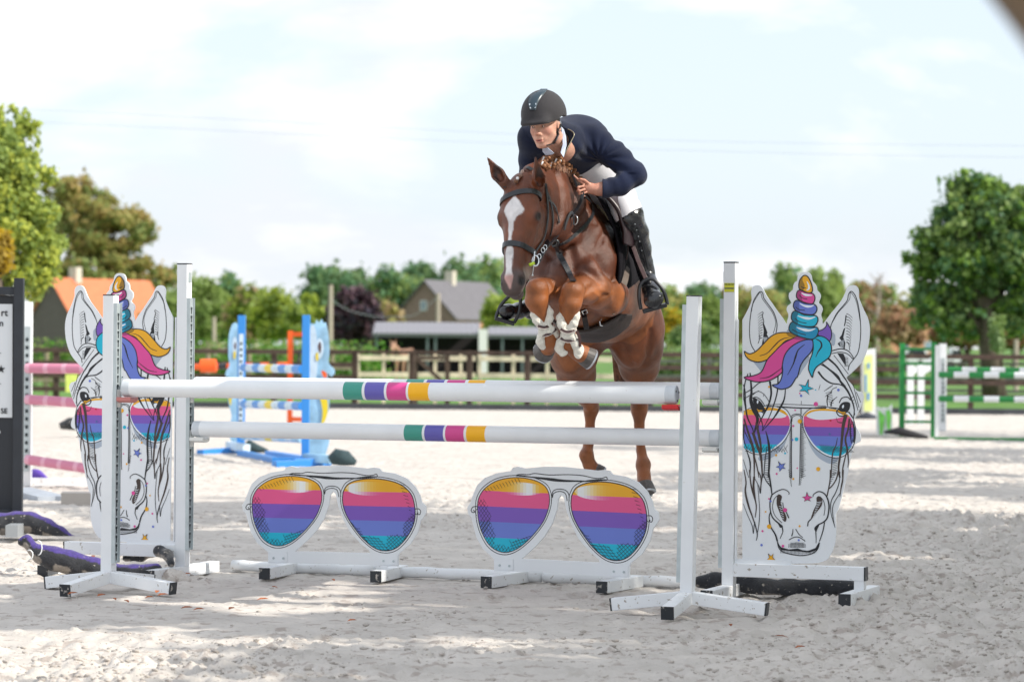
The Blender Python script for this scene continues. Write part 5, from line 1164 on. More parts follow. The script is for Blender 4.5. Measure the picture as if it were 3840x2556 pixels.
loft([(2262,728),(2290,757),(2314,790),(2330,838),(2338,868),(2338,890),(2340,915)], [(2293,720),(2327,745),(2350,780),(2368,822),(2377,866),(2378,897),(2370,925)], 17.26, 17.36, .016, 'saddle_flap', SADL)
m = MB(); q = [P(*p) for p in cr_smooth([(2352,1000,17.5),(2346,1040,17.42),(2330,1090,17.36),(2310,1140,17.32),(2292,1172,17.30)], False, 4)]; m.ribbon(q, Vector((.6, -.8, .1)), .042, .006); m.build('billet_guard', mat('worn_grey_leather', srgb(92, 80, 72), .6, var=.4, vscale=20), SR)
s2 = SDF((.1, 17.3, 1.9), (.9, 18.3, 2.6), .008)
s2.chain([(P(2238,760,17.78), .05), (P(2248,800,17.95), .065), (P(2262,835,18.12), .07), (P(2270,830,18.24), .06)], .04, HB, 1.6); s2.ell(P(2285,800,17.62), (.045,.06,.10), .03)
V, Fq = s2.mesh(); V = relax(V, Fq, 1); mesh_obj('seat', V, Fq, LEB, SR, smooth=True)
FLE = mat('cream_fleece', srgb(226, 212, 178), .95, var=.2, vscale=60, bump=1, bscale=160, sheen=.4)
s3 = SDF((.1, 17.2, 1.9), (.9, 17.9, 2.6), .008); s3.chain([(P(2246,742,17.62), .03), (P(2262,762,17.6), .036), (P(2280,795,17.56), .032), (P(2288,815,17.54), .022)], .03)
V, Fq = s3.mesh(); V[:, 1] += .003*np.sin(V[:, 0]*190)*np.sin(V[:, 2]*210); mesh_obj('fleece', V, Fq, FLE, SR, smooth=True)
for lst in ([(2236,732),(2262,760),(2300,808),(2332,862),(2352,905),(2357,935),(2350,975)],):
    m = MB(); pts = cr_smooth([list(P(x-2, y, 17.42)) for x, y in lst], False, 4); m.tube([Vector(p) for p in pts], .0045, 6); m.build('piping', LEB, SR, smooth=True)
for lst, Y_ in (([(2270,722),(2310,752),(2350,800),(2372,850),(2378,895),(2374,925)], 17.30),([(2258,724),(2290,748),(2320,785),(2340,835),(2348,880)], 17.36)):
    pass
# girth
girf = lambda X, Y, Z: np.maximum.reduce(np.broadcast_arrays(np.abs(fwd(X, Y, Z)+.0-.05-.14*np.clip(dwn(X, Y, Z)-.45, 0, 1))-(.040+.09*np.clip((dwn(X, Y, Z)-.66)/.08, 0, 1)), .68-dwn(X, Y, Z)))
gr_ = shell(.030, 'girth', mat('worn_brown_leather', srgb(52, 42, 38), .6, var=.4, vscale=14, bump=.3, bscale=50), SR, girf, thick=.016)
tag(gr_)
BG = bvh_of(gr_)
m = MB(); q = [P(2186,1160,17.30), P(2192,1190,17.26), P(2200,1235,17.28)]; m.ribbon(q, Vector((-.2, -1, .2)), .030, .006); gs_ = m.build('girth_strap', LEA, SR)
m = MB(); m.tube([P(2183,1166,17.27), P(2200,1160,17.27), P(2204,1172,17.27), P(2188,1178,17.27), P(2183,1166,17.27)], .004, 6, caps=False); m.build('buckle', CHROME, gs_)
m = MB(); m.tube([P(2255,1196,17.4), P(2249,1204,17.39), P(2252,1220,17.4), P(2261,1221,17.4)], .0035, 6); m.build('buckle', CHROME, gr_)
# stirrups
def stirrup(frame, tread, leather, Yf, label, nrm_):
    R = empty('stirrup', P(*tread[0], Yf), label, 'stirrup', 'black stirrups of the saddle')
    m = MB(); m.tube([P(x, y, Yf+.0) for x, y in cr_smooth(frame, False, 4)], .0105, 10); m.build('arch', mat('black_coated_steel', (.02, .022, .026), .35, spec=.6), R, smooth=True)
    m = MB(); a_, b_ = P(*tread[0], Yf), P(*tread[1], Yf); m.beam(a_, b_, .055, .022, nrm_); m.build('tread', LEA, R, bevel=.005)
    m = MB(); m.ribbon([P(*p) for p in leather], Vector((.3, -1, 0)), .024, .006); m.build('stirrup_leather', LEB, R, bevel=.001)
    return R
stirrup([(2404,1160),(2398,1130),(2396,1095),(2402,1066),(2424,1048),(2448,1046),(2470,1066),(2490,1094),(2500,1126),(2503,1142)], [(2410,1168),(2500,1142)], [(2372,920,17.36),(2392,975,17.33),(2424,1050,17.30)], 17.30, 'black stirrup holding the boot on the right of the photo, below a brown strap', (.25, -.1, 1))
stirrup([(1928,1210),(1944,1180),(1951,1145),(1949,1112),(1930,1100),(1908,1112),(1880,1142),(1866,1172),(1860,1192)], [(1856,1191),(1930,1214)], [(1990,1020,17.5),(1970,1060,17.47),(1940,1104,17.44)], 17.42, 'black stirrup holding the boot below the muzzle of the horse', (-.2, -.1, 1))
# bridle
BD = empty('bridle', (PO.x, PO.y, 0), 'black leather bridle with shiny bit on the horse head', 'bridle')
def strap(pts, w_, th, name, m_, parent, off=.006, sm=3):
    q = [surf(x, y, off) for x, y in (cr_smooth(pts, False, sm) if sm else pts)]
    P_ = [p for p, _ in q]; n_ = [n for _, n in q]
    for _ in range(3):
        P_ = [P_[0]]+[(P_[i-1]+P_[i]*2+P_[i+1])/4 for i in range(1, len(P_)-1)]+[P_[-1]]; n_ = [n_[0]]+[(n_[i-1]+n_[i]+n_[i+1]).normalized() for i in range(1, len(n_)-1)]+[n_[-1]]
    m = MB(); m.ribbon(P_, n_, w_, th); return m.build(name, m_, parent, smooth=False, bevel=.0018)
def headband(d, b_, n_back, n_front, w_, name, tilt=0.0, off=.004, full=False):
    # band round the front of the head at distance d down the face, found by casting inward in the head frame
    P_ = []; N_ = []
    for k in range(25):
        t = rad(-112+224*k/24) if not full else rad(-180+360*k/24); dr = hb*math.sin(t)+hn*math.cos(t); dd = d+tilt*math.sin(t)
        o_ = hp(dd, 0, -.03)+dr*.3; h_, n_, i_, ds = BV.ray_cast(o_, -dr)
        if h_ is None: continue
        P_.append(h_+n_*off); N_.append(n_)
    for _ in range(3): P_ = [P_[0]]+[(P_[i-1]+P_[i]*2+P_[i+1])/4 for i in range(1, len(P_)-1)]+[P_[-1]]
    P_ = [p+((p-hp(d, 0, -.03))-hd*((p-hp(d, 0, -.03)).dot(hd))).normalized()*.003 for p in P_]
    m = MB(); m.ribbon(P_, [((p-hp(d, 0, -.03))-hd*((p-hp(d, 0, -.03)).dot(hd))).normalized() for p in P_], w_, .010); return m.build(name, LEA, BD, bevel=.003), P_
headband(.120, .1, 0, 0, .030, 'browband', tilt=-.026)
headband(.412, .1, 0, 0, .032, 'noseband', tilt=.010)
strap([(2043,690),(2046,715),(2049,740),(2050,770),(2052,800),(2046,850),(2040,880),(2030,905),(2016,925),(2006,940)], .014, .005, 'cheekpiece', LEA, BD, .008)
strap([(2046,716),(2058,745),(2066,780),(2070,815),(2068,850),(2058,890),(2046,912)], .012, .005, 'cheekpiece', LEA, BD, .008)
strap([(2050,748),(2072,765),(2082,790),(2090,820),(2092,838)], .012, .004, 'throatlash', LEA, BD, .010)
strap([(1934,640),(1950,634),(1968,630),(1985,632),(1996,640)], .018, .006, 'headpiece', LEA, BD, .010)
strap([(1893,700),(1889,718),(1888,728)], .014, .005, 'cheekpiece', LEA, BD, .006)
def rod(pts, r_, name, m_, parent, n=8, sm=3):
    m = MB(); q = [P(*p) for p in pts]; q = [Vector(x) for x in cr_smooth(q, False, sm)] if sm else q; m.tube(q, r_, n); return m.build(name, m_, parent, smooth=True)
rod([(2005,942,16.42),(2003,966,16.41),(2001,984,16.41)], .0045, 'bit_cheek', CHROME, BD); rod([(2001,990,16.41),(1999,1010,16.42),(1996,1030,16.43)], .004, 'bit_cheek', CHROME, BD)
m = MB(); c_ = P(2008,978,16.42); m.tube([c_+Vector((math.cos(t)*.018, .004*math.sin(t), math.sin(t)*.028)) for t in [k*math.pi/8 for k in range(17)]], .004, 8, caps=False); m.build('bit_ring', CHROME, BD, smooth=True)
m = MB(); m.sphere(P(1996,1031,16.43), .007, 6); m.build('bit_end', CHROME, BD, smooth=True)
rod([(2002,986,16.40),(1994,990,16.39),(1986,993,16.38)], .009, 'bit_guard', mat('lime_rubber', srgb(190, 214, 60), .5), BD)
rod([(2040,945,16.66),(2046,936,16.68),(2050,922,16.7),(2043,925,16.69),(2038,940,16.66)], .003, 'buckle', CHROME, BD)
# reins
def rein(pts, w_, label, name='rein'):
    q = [P(*p) for p in cr_smooth(pts, False, 4)]; m = MB(); m.ribbon(q, Vector((-.25, -1, .35)), w_, .005); o = m.build('strap', LEA, None, bevel=.0012)
    return o
RN = empty('reins', P(2060, 900, 16.8), 'black leather reins running from the bit up to the riding hand', 'reins')
for pts, w_ in (([(2012,985,16.42),(2030,958,16.50),(2052,925,16.62),(2072,905,16.75),(2092,880,16.88),(2112,850,16.93),(2135,818,16.95),(2165,780,16.95),(2181,745,16.94),(2186,722,16.95)], .018), ([(2186,735,16.95),(2172,712,16.97),(2160,690,16.99),(2148,655,17.02)], .014)):
    q = [P(*p) for p in cr_smooth(pts, False, 4)]; m = MB(); m.ribbon(q, Vector((-.25, -1, .35)), w_, .005); m.build('strap', LEA, RN, bevel=.0012)
m = MB(); q = [P(*p) for p in cr_smooth([(2012,990,16.42),(2032,950,16.5),(2052,915,16.62),(2046,905,16.66)], False, 4)]; m.ribbon(q, Vector((-.25,-1,.35)), .030, .006); m.build('rein_end', LEA, RN, bevel=.0015)
for (x, y, Y_) in ((2022,962,16.43),(2036,938,16.50),(2044,928,16.53)):
    m = MB(); c_ = P(x, y, Y_); m.tube([c_+Vector((math.cos(t)*.010, 0, math.sin(t)*.014)) for t in [k*math.pi/5 for k in range(11)]], .0028, 6, caps=False); m.build('buckle', CHROME, RN, smooth=True)
# breastplate
BP = empty('breastplate', P(2110, 900, 17), 'black breastplate with running strap across the horse chest', 'breastplate')
strap([(2186,735),(2205,752),(2220,778),(2222,800),(2208,828),(2180,860),(2150,885),(2120,905),(2090,918),(2078,915)], .020, .006, 'shoulder_strap', LEA, BP, .008)
strap([(2080,908),(2088,925),(2100,955),(2112,985),(2126,1012),(2140,1040),(2150,1058)], .032, .006, 'chest_strap', LEA, BP, .010)
q = [P(*p) for p in cr_smooth([(2072,916,16.92),(2080,902,16.88),(2092,906,16.88),(2088,920,16.90),(2074,922,16.92)], False, 3)]; m = MB(); m.tube(q, .009, 8); m.build('stopper', LEA, BP, smooth=True)
strap([(2108,860),(2116,830),(2130,800),(2138,796),(2142,815),(2142,842)], .018, .006, 'running_strap', LEA, BP, .014)
m = MB(); c_, n_ = surf(2147,827,.012); m.tube([c_+Vector((math.cos(t)*.018, -.006*math.cos(t), math.sin(t)*.026)) for t in [k*math.pi/8 for k in range(17)]], .0035, 8, caps=False); m.build('ring', CHROME, BP, smooth=True)
# fleece boots on the forelegs
FLW = mat('cream_sheepskin', srgb(252, 248, 236), .95, var=.10, vscale=90, bump=1, bscale=240, sheen=.4)
def legboot(parts, straps, label):
    allp = np.array([list(P(*p)) for l in parts for p, r in l]); s = SDF(allp.min(0)-.06, allp.max(0)+.06, .004)
    for l in parts: s.chain([(P(*p), r) for p, r in l], .010)
    X, Y, Z = np.meshgrid(*s.ax, indexing='ij', sparse=True)
    s.D = s.D+(.0022*np.sin(X*310+Z*90)*np.sin(Z*330)*np.sin(Y*300+X*50)+.0016*np.sin(X*130+1)*np.sin(Z*150)).astype(np.float32)
    V, Fq = s.mesh(); R = empty('leg_boot', allp.mean(0), label, 'leg boot', 'sheepskin boots on the horse forelegs')
    f_ = mesh_obj('fleece', V, Fq, FLW, R, smooth=True); B_ = bvh_of(f_)
    for st_ in straps:
        q = [hit(B_, x, y, .004) for x, y in cr_smooth(st_, False, 3)]; P_ = [p for p, _ in q]
        for _ in range(4): P_ = [P_[0]]+[(P_[i-1]+P_[i]+P_[i+1])/3 for i in range(1, len(P_)-1)]+[P_[-1]]
        P_ = [p+Vector((0, -.004, 0)) for p in P_]; m = MB(); m.ribbon(P_, Vector((0, -1, .2)), .014, .005); so_ = m.build('strap', LEB, R, bevel=.001)
        m = MB(); m.ribbon([p+Vector((0, -.0035, -.0085)) for p in P_], Vector((0, -1, .2)), .0028, .002); m.build('strap_piping', mat('pale_piping', (.5, .45, .42), .6), so_)
    return R
legboot([[((2105,1178,16.87), .016), ((2102,1192,16.865), .023), ((2107,1216,16.87), .025), ((2117,1236,16.88), .022)], [((2163,1170,16.87), .015), ((2160,1184,16.865), .022), ((2151,1212,16.87), .024), ((2140,1236,16.88), .022)],
  [((2117,1236,16.88), .024), ((2140,1238,16.88), .024)], [((2119,1258,16.89), .026), ((2142,1258,16.89), .026)], [((2115,1270,16.9), .022), ((2100,1285,16.91), .022), ((2096,1306,16.93), .023), ((2110,1322,16.93), .020), ((2122,1322,16.92), .012)],
  [((2148,1268,16.9), .024), ((2160,1290,16.91), .026), ((2170,1312,16.93), .028), ((2168,1330,16.93), .022)], [((2130,1200,16.97), .045), ((2132,1250,16.97), .045), ((2136,1285,17.02), .046)]],
  [[(2103,1232),(2118,1243),(2138,1244),(2157,1236)], [(2104,1266),(2120,1276),(2142,1278),(2166,1268)]], 'cream sheepskin boot on the foreleg below the larger raised knee')
legboot([[((2000,1160,16.87), .012), ((2004,1178,16.865), .022), ((2014,1200,16.87), .025), ((2030,1220,16.88), .022)], [((2056,1150,16.87), .012), ((2060,1168,16.865), .021), ((2060,1192,16.87), .022), ((2052,1216,16.88), .020)],
  [((2030,1222,16.88), .022), ((2054,1224,16.88), .022)], [((2034,1244,16.89), .024), ((2062,1236,16.89), .025), ((2078,1236,16.92), .020)], [((2028,1262,16.9), .022), ((2026,1280,16.91), .023), ((2034,1298,16.93), .020)],
  [((2078,1240,16.92), .018), ((2086,1256,16.93), .018)], [((2040,1190,16.97), .042), ((2050,1240,16.97), .042), ((2058,1275,17.02), .044)]],
  [[(2018,1220),(2036,1228),(2054,1224),(2070,1212)], [(2016,1250),(2036,1256),(2060,1252),(2084,1234)]], 'cream sheepskin boot on the foreleg directly below the horse muzzle')
m = MB(); m.ribbon([P(2162,1240,16.87), P(2172,1262,16.88), P(2176,1300,16.89)], Vector((.5, -1, 0)), .016, .005); o_ = m.build('hanging_strap', LEB, bpy.data.objects['leg_boot'], bevel=.001)
print('tack', time.time()-T0)
# ================= noise =================
def vnoise(x, y, seed=0):
    xi, yi = np.floor(x).astype(np.int64), np.floor(y).astype(np.int64); fx, fy = x-xi, y-yi; fx = fx*fx*(3-2*fx); fy = fy*fy*(3-2*fy)
    def hsh(a_, b_):
        n_ = (a_*374761393+b_*668265263+seed*1442695041)&0xffffffff; n_ = ((n_^(n_ >> 13))*1274126177)&0xffffffff; return ((n_^(n_ >> 16))&0xffff)/65535.
    return (hsh(xi, yi)*(1-fx)+hsh(xi+1, yi)*fx)*(1-fy)+(hsh(xi, yi+1)*(1-fx)+hsh(xi+1, yi+1)*fx)*fy
def ground_h(x, y):
    rough = np.clip(.35+1.1*(vnoise(x*.45+3, y*.35, 5)-.35)+.35*np.clip((x-1.2)/2, 0, 1)+.3*np.clip((16.5-y)/3, 0, 1), .12, 1.3)
    h_ = (vnoise(x*.8, y*.7, 1)-.5)*.035+(vnoise(x*3.1, y*2.6, 2)-.5)*.022*rough
    a_ = vnoise(x*8.5, y*7.5, 3); h_ += ((np.abs(a_-.5)*2)**1.5*.046-.01)*rough
    b_ = vnoise(x*21, y*19, 4); h_ += np.clip(b_-.50, 0, 1)*.085*rough*np.clip(vnoise(x*2.3, y*1.9, 8)*1.8-.35, .15, 1.3)+(vnoise(x*47, y*43, 6)-.5)*.014*rough
    return h_-.012
# ================= ground =================
SAND = mat('arena_sand', (.56, .52, .478), .95, var=.14, vscale=2.2, bump=.6, bscale=60, detail=12, dirt=(.40, .35, .315, 1), dscale=9, dthr=.56)
t_ = SAND.node_tree
GRASS = mat('grass', (.085, .20, .022), .9, var=.45, vscale=.5, detail=10)
ry = np.concatenate([np.linspace(8.5, 12.4, 30), CAMH*3067/np.linspace(CAMH*3067/12.45, CAMH*3067/69.4, 720)])
nu = 620; U_ = np.linspace(-1, 1, nu); wv = .235*ry+.7
gx = (U_[None, :]*wv[:, None]); gy = np.repeat(ry[:, None], nu, 1); amp = np.clip((60-gy)/30, .25, 1)
rh = np.random.default_rng(21); hoofp = np.zeros_like(gx)
for k in range(260):
    py_ = 1/rh.uniform(1/40, 1/12.6); px_ = rh.uniform(-1, 1)*(.19*py_+.3); an = rh.uniform(0, 6.28); r0_ = rh.uniform(.05, .085)
    a0_ = int(np.searchsorted(ry, py_-.2)); a1_ = int(np.searchsorted(ry, py_+.2))
    if a1_ <= a0_+1: continue
    xs_ = gx[a0_:a1_]-px_; ys_ = gy[a0_:a1_]-py_; c_, s_ = math.cos(an), math.sin(an); xr, yr = xs_*c_+ys_*s_, -xs_*s_+ys_*c_; q_r = np.sqrt(xr**2+(yr*.85)**2)
    hoofp[a0_:a1_] += -.022*np.exp(-(q_r/r0_)**4)+.020*np.exp(-((q_r-r0_*1.25)/.022)**2)*(.5+.5*np.tanh(yr/.03))*(.6+.4*np.sin(xr*120+yr*60))
near = np.zeros_like(gx)
def clear(px_, py_, r_):
    global near
    near = np.maximum(near, np.exp(-(((gx-px_)**2+(gy-py_)**2)/r_**2)))
gz = (ground_h(gx, gy)+hoofp)*amp
e_ = np.minimum(1, np.minimum((1-np.abs(U_))[None, :]*12, 1)); gz = gz*e_-.02*(1-e_)
Vg = np.stack([gx, gy, gz], -1).reshape(-1, 3); R_ = len(ry)
i_, j_ = np.meshgrid(np.arange(R_-1), np.arange(nu-1), indexing='ij'); a_ = i_*nu+j_; Fg = np.stack([a_, a_+1, a_+nu+1, a_+nu], -1).reshape(-1, 4)
tag(mesh_obj('sand_arena', Vg, Fg, SAND, smooth=True), kind='structure')
m = MB(); m.add([(-60,-25,-.03),(60,-25,-.03),(60,69.5,-.03),(-60,69.5,-.03)], [(0,1,2,3)]); tag(m.build('sand', SAND), kind='structure')
m = MB(); m.add([(-3000,-200,-.06),(3000,-200,-.06),(3000,3500,-.06),(-3000,3500,-.06)], [(0,1,2,3)]); tag(m.build('grass', GRASS), kind='structure')
# clods
rng = np.random.default_rng(3)
def clods(n, ymin, ymax, smin, smax, rw, name, colr):
    ico = bmesh.new(); bmesh.ops.create_icosphere(ico, subdivisions=1, radius=1); iv = np.array([v.co for v in ico.verts]); ifc = np.array([[v.index for v in f.verts] for f in ico.faces]); ico.free()
    k = 1/rng.uniform(1/ymax, 1/ymin, n*3); x = rng.uniform(-1, 1, n*3)*(.19*k+.3)
    rg = vnoise(x*.45+3, k*.35, 5)+.9*(vnoise(x*2.3, k*1.9, 8)-.5)+.35*np.clip((x-1.2)/2, 0, 1)+.3*np.clip((16.5-k)/3, 0, 1); keep = rng.uniform(0, 1, n*3) < np.clip((rg-.3)*1.3*rw, .05, 1); x, k = x[keep][:n], k[keep][:n]
    n = len(x); s = smin*(smax/smin)**(rng.uniform(0, 1, n)**2.2); z = ground_h(x, k)+s*.15
    V = np.zeros((n, len(iv), 3)); rot = rng.uniform(0, 6.28, n)
    for q in range(len(iv)):
        d = rng.uniform(.65, 1.25, n)*s; vx, vy, vz = iv[q]; c_, s_ = np.cos(rot), np.sin(rot)
        V[:, q, 0] = x+d*(vx*c_-vy*s_)*1.25; V[:, q, 1] = k+d*(vx*s_+vy*c_); V[:, q, 2] = z+d*vz*.62
    F_ = (ifc[None]+(np.arange(n)*len(iv))[:, None, None]).reshape(-1, 3)
    tag(mesh_obj(name, V.reshape(-1, 3), F_, colr, smooth=True), 'loose clods and crumbs of sand scattered over the arena floor', 'sand clods', kind='stuff')
clods(16000, 12.6, 34, .003, .017, 1.0, 'sand_clods', mat('clod_sand', (.47, .43, .39), .95, var=.3, vscale=3))
LEAFB = mat('dry_leaf', srgb(168, 96, 56), .8, var=.5, vscale=5)
rnd = random.Random(12); dl = [(590,2222),(430,2250),(700,2155),(380,2235),(475,2258),(350,2090),(560,2243),(610,2233),(700,2282),(745,2288),(868,2285),(1030,2205),(985,2250),(2740,2348),(2930,2390),(3000,2430),(1320,2330),(1250,2178),(640,2215),(272,2228)]
for i, (x, y) in enumerate(dl):
    g_ = G(x, y, .02); a_ = rnd.uniform(0, 3); L_ = .022+rnd.random()*.012; d = Vector((math.cos(a_), math.sin(a_), .1)); s_ = Vector((-d.y, d.x, .2)); m = MB()
    P_ = [g_-d*L_, g_-d*L_*.3+s_*L_*.45+JZ*.006, g_+d*L_*.5+s_*L_*.35+JZ*.004, g_+d*L_, g_+d*L_*.4-s_*L_*.4+JZ*.008, g_-d*L_*.4-s_*L_*.35+JZ*.006]
    m.prism([p+JZ*.006 for p in P_], JZ*.0015); o_ = m.build('dry_leaf', LEAFB); tag(o_, ('small curled brown leaf near the left standard feet' if x < 700 else 'small curled brown leaf on the sand between the left standard and the sunglasses boards' if x < 1400 else 'small brown leaf on the churned sand in the right foreground'), 'leaf', 'dry leaves by the left feet' if x < 700 else 'dry leaves before the sunglasses' if x < 1400 else 'dry leaves in the right foreground')
# arena edge board
EDGE = mat('edge_board', (.055, .06, .07), .8, var=.3, vscale=2)
e0, e1 = gp(-1400, 70.4), gp(5200, 66.6); m = MB(); m.beam(e0+JZ*.06, e1+JZ*.06, .12, .14); tag(m.build('arena_kerb', EDGE), 'low dark kerb board along the far edge of the sand arena', 'kerb')
# ================= fences =================
WOODD = mat('dark_fence_wood', (.085, .055, .042), .85, var=.4, vscale=6); WOODC = mat('pale_fence_wood', (.46, .37, .26), .85, var=.3, vscale=5); WOODL = mat('sunlit_fence_wood', (.74, .64, .48), .85, var=.3, vscale=5); WOODG = mat('grey_fence_wood', (.20, .19, .18), .85, var=.3, vscale=5)
def fence(a_, b_, label, rails, ph, step, m_, pw=.1, rw=.035, rh=.10, cat='fence', name='post_and_rail_fence', posts=None, grp=None):
    R = empty(name, a_, label, cat, grp); d = (b_-a_); Ln = d.length; d = d.normalized(); n_ = perp(d)
    ps = posts if posts else [i*step for i in range(int(Ln/step)+1)]
    for t in ps:
        m = MB(); m.beam(a_+d*t, a_+d*t+JZ*ph, pw, pw, n_); m.build('post', m_, R)
    for z in rails:
        m = MB(); m.beam(a_-n_*(pw/2+rw/2)+JZ*z, b_-n_*(pw/2+rw/2)+JZ*z, rw, rh); m.build('rail', m_, R)
    return R
fa, fb = gp(-1000, 71.8), gp(4900, 67.6)
fence(fa, gp(1325, 71), 'dark brown post and rail fence behind the arena kerb, left section', (1.26, .97, .68, .36), 1.32, 2.55, WOODD, .13, .04, .11)
fence(gp(1333, 71), gp(2430, 69.6), 'dark brown fence posts with a single top rail behind the arena kerb, centre section', (1.27,), 1.32, 1.36, WOODD, .12, .04, .08)
fence(gp(2440, 69.6), fb, 'dark brown post and rail fence behind the arena kerb, right section', (1.26, .97, .68, .36), 1.32, 2.4, WOODD, .13, .04, .11)
fence(gp(-700, 84), gp(1330, 80), 'brown paddock fence with sunlit posts before the low hedge, left half', (1.22, .82, .42), 1.30, 1.15, WOODC, .09, .03, .09)
fence(gp(1345, 74), gp(1785, 74), 'pale wooden paddock fence panel directly below the stable', (1.12, .72, .34), 1.24, .62, WOODL, .08, .03, .12)
R = fence(gp(1800, 73.5), gp(2380, 73), 'pale wooden fence and brace seen under the horse, right of the stable', (1.12, .72, .34), 1.24, .82, WOODL, .08, .03, .12)
g0 = gp(1560, 72.5); g1 = gp(1680, 72.5)
R = empty('field_gate', g0, 'dark wooden gate with a diagonal brace in front of the pale paddock fence', 'gate')
for q in (g0, g1): m = MB(); m.beam(q, q+JZ*1.2, .11, .11, (0, 1, 0)); m.build('post', WOODD, R)
m = MB(); m.beam(g0+JZ*1.15-Vector((0,.08,0)), g1+JZ*.25+Vector((.25,-.08,0)), .03, .09); m.build('brace', WOODD, R)
m = MB(); m.beam(g0+JZ*1.13+Vector((0,.07,0)), g1+JZ*1.13+Vector((0,.07,0)), .03, .09); m.build('rail', WOODD, R)
fence(gp(2400, 92), gp(4600, 88), 'weathered grey field fence on the grass behind the green ladder jump', (1.0, .55, .2), 1.1, 2.1, WOODG, .10, .03, .08)
# ================= foliage =================
def leafmat(n, c, tr=.45): return mat(n, c, .55, trans=tr, spec=.25)
def leaves(cl, nleaf, size, rg, mats_n, elong=1.4, fill_=.55):
    """cl: list of (centre, (rx,ry,rz), weight). returns verts, faces, midx"""
    w_ = np.array([c[1][0]*c[1][2] for c in cl]); w_ = w_/w_.sum(); idx = rg.choice(len(cl), nleaf, p=w_)
    C_ = np.array([list(c[0]) for c in cl])[idx]; R_ = np.array([c[1] for c in cl])[idx]
    d = rg.normal(size=(nleaf, 3)); d /= np.linalg.norm(d, axis=1)[:, None]; r = np.abs(rg.normal(fill_+.22, .30, nleaf))[:, None]; p = C_+d*R_*r+rg.normal(size=(nleaf, 3))*size*.5
    a_ = rg.normal(size=(nleaf, 3)); a_ = a_-.5*d*(a_*d).sum(1)[:, None]; a_ /= np.linalg.norm(a_, axis=1)[:, None]; b_ = np.cross(d+rg.normal(size=(nleaf, 3))*.5, a_); b_ /= np.linalg.norm(b_, axis=1)[:, None]
    s = (size*rg.uniform(.6, 1.3, nleaf))[:, None]; a_ = a_*s*elong/2; b_ = b_*s/2
    V = np.stack([p-a_, p-b_*1.0+a_*.1, p+a_, p+b_*1.0+a_*.1], 1).reshape(-1, 3); F_ = np.arange(nleaf*4).reshape(-1, 4)
    tone = rg.integers(0, mats_n, len(cl)); mi = np.where(rg.random(nleaf) < .5, tone[idx], rg.integers(0, mats_n, nleaf)); return V, F_, mi
def clumps(c, r, n, rg, cr_=(.22, .42)):
    out = []
    for _ in range(n):
        d = rg.normal(size=3); d /= np.linalg.norm(d); k = rg.uniform(.35, .86)**.7; q = rg.uniform(*cr_)
        out.append((np.array(c)+d*np.array(r)*k, (r[0]*q, r[1]*q, r[2]*q*.8)))
    return out
def tree(label, cat, crowns, trunk_px, Y_, zb, nleaf, size, cols, nclump=26, seed=0, group=None, name='leafy_tree', tr=.35, trunk_r=.16, bark=None, cr_=(.20, .40), limbs=6, depth=.8):
    rg = np.random.default_rng(seed); base = gp(trunk_px, Y_); R = empty(name, base, label, cat, group); cl = []; pm = Y_/FP
    for (px_, py_, rx, rz, wt) in crowns:
        c_ = P(px_, py_, Y_); cl += clumps(c_, (rx*pm, max(rx, rz)*pm*depth, rz*pm), max(3, int(nclump*wt)), rg, cr_)
    V, F_, mi = leaves(cl, nleaf, size, rg, len(cols), fill_=.45); V[:, 2] = np.maximum(V[:, 2], .05)
    mesh_obj('crown', V, F_, cols, R, midx=mi)
    bk = bark or BARK; m = MB(); top = max(cl, key=lambda q: q[0][2])[0]; mid = Vector(base)+(Vector(top)-Vector(base))*.45; mid.x += .1
    m.tube([base-JZ*.1, base+(mid-base)*.5, mid, Vector(top)*.7+mid*.3], [trunk_r*1.25, trunk_r, trunk_r*.75, trunk_r*.25], 8)
    for k in range(limbs):
        q = Vector(cl[(k*7) % len(cl)][0]); s_ = base+(mid-base)*rg.uniform(.55, 1.0); m.tube([s_, s_*.5+q*.5+JZ*.08*(q-s_).length, q], [trunk_r*.45, trunk_r*.3, trunk_r*.1], 6)
    m.build('trunk', bk, R, smooth=True); return R
BARK = mat('bark', (.10, .078, .058), .9, var=.4, vscale=9)
g1_, g2_, g3_ = leafmat('leaf_bright', (.36, .45, .11)), leafmat('leaf_mid', (.25, .34, .09)), leafmat('leaf_yellowish', (0.486, 0.540, 0.095))
o1_, o2_, o3_ = leafmat('leaf_olive', (0.396, 0.374, 0.121)), leafmat('leaf_bronze', (0.484, 0.374, 0.143)), leafmat('leaf_dull_green', (0.264, 0.330, 0.110))
d1_, d2_, d3_ = leafmat('leaf_deep', (.155, .245, .095)), leafmat('leaf_blueish', (0.154, 0.286, 0.143)), leafmat('leaf_fresh', (.27, .37, .12))
y1_, y2_, y3_ = leafmat('leaf_lime', (0.365, 0.446, 0.068)), leafmat('leaf_gold', (0.550, 0.396, 0.033)), leafmat('leaf_amber', (0.396, 0.286, 0.055))
p1_, p2_ = leafmat('leaf_purple', (0.094, 0.050, 0.066), .15), leafmat('leaf_dark_plum', (0.050, 0.042, 0.061), .15); b1_, b2_ = leafmat('leaf_russet', (0.364, 0.196, 0.112)), leafmat('leaf_tan', (0.405, 0.297, 0.162))
tree('tall bright green tree at the far left edge behind the black sign', 'tree', [(-30,720,235,330,1),(90,900,180,230,.8),(60,560,110,170,.4),(140,1010,100,120,.5)], -90, 52, 0, 22000, .085, [g1_, g2_, g3_], 90, 1, cr_=(.08, .22), limbs=10)
tree('small golden yellow tree cut by the left edge of the photo', 'tree', [(-25,965,62,100,1)], -30, 46, 0, 2200, .085, [y2_, y3_], 14, 2)
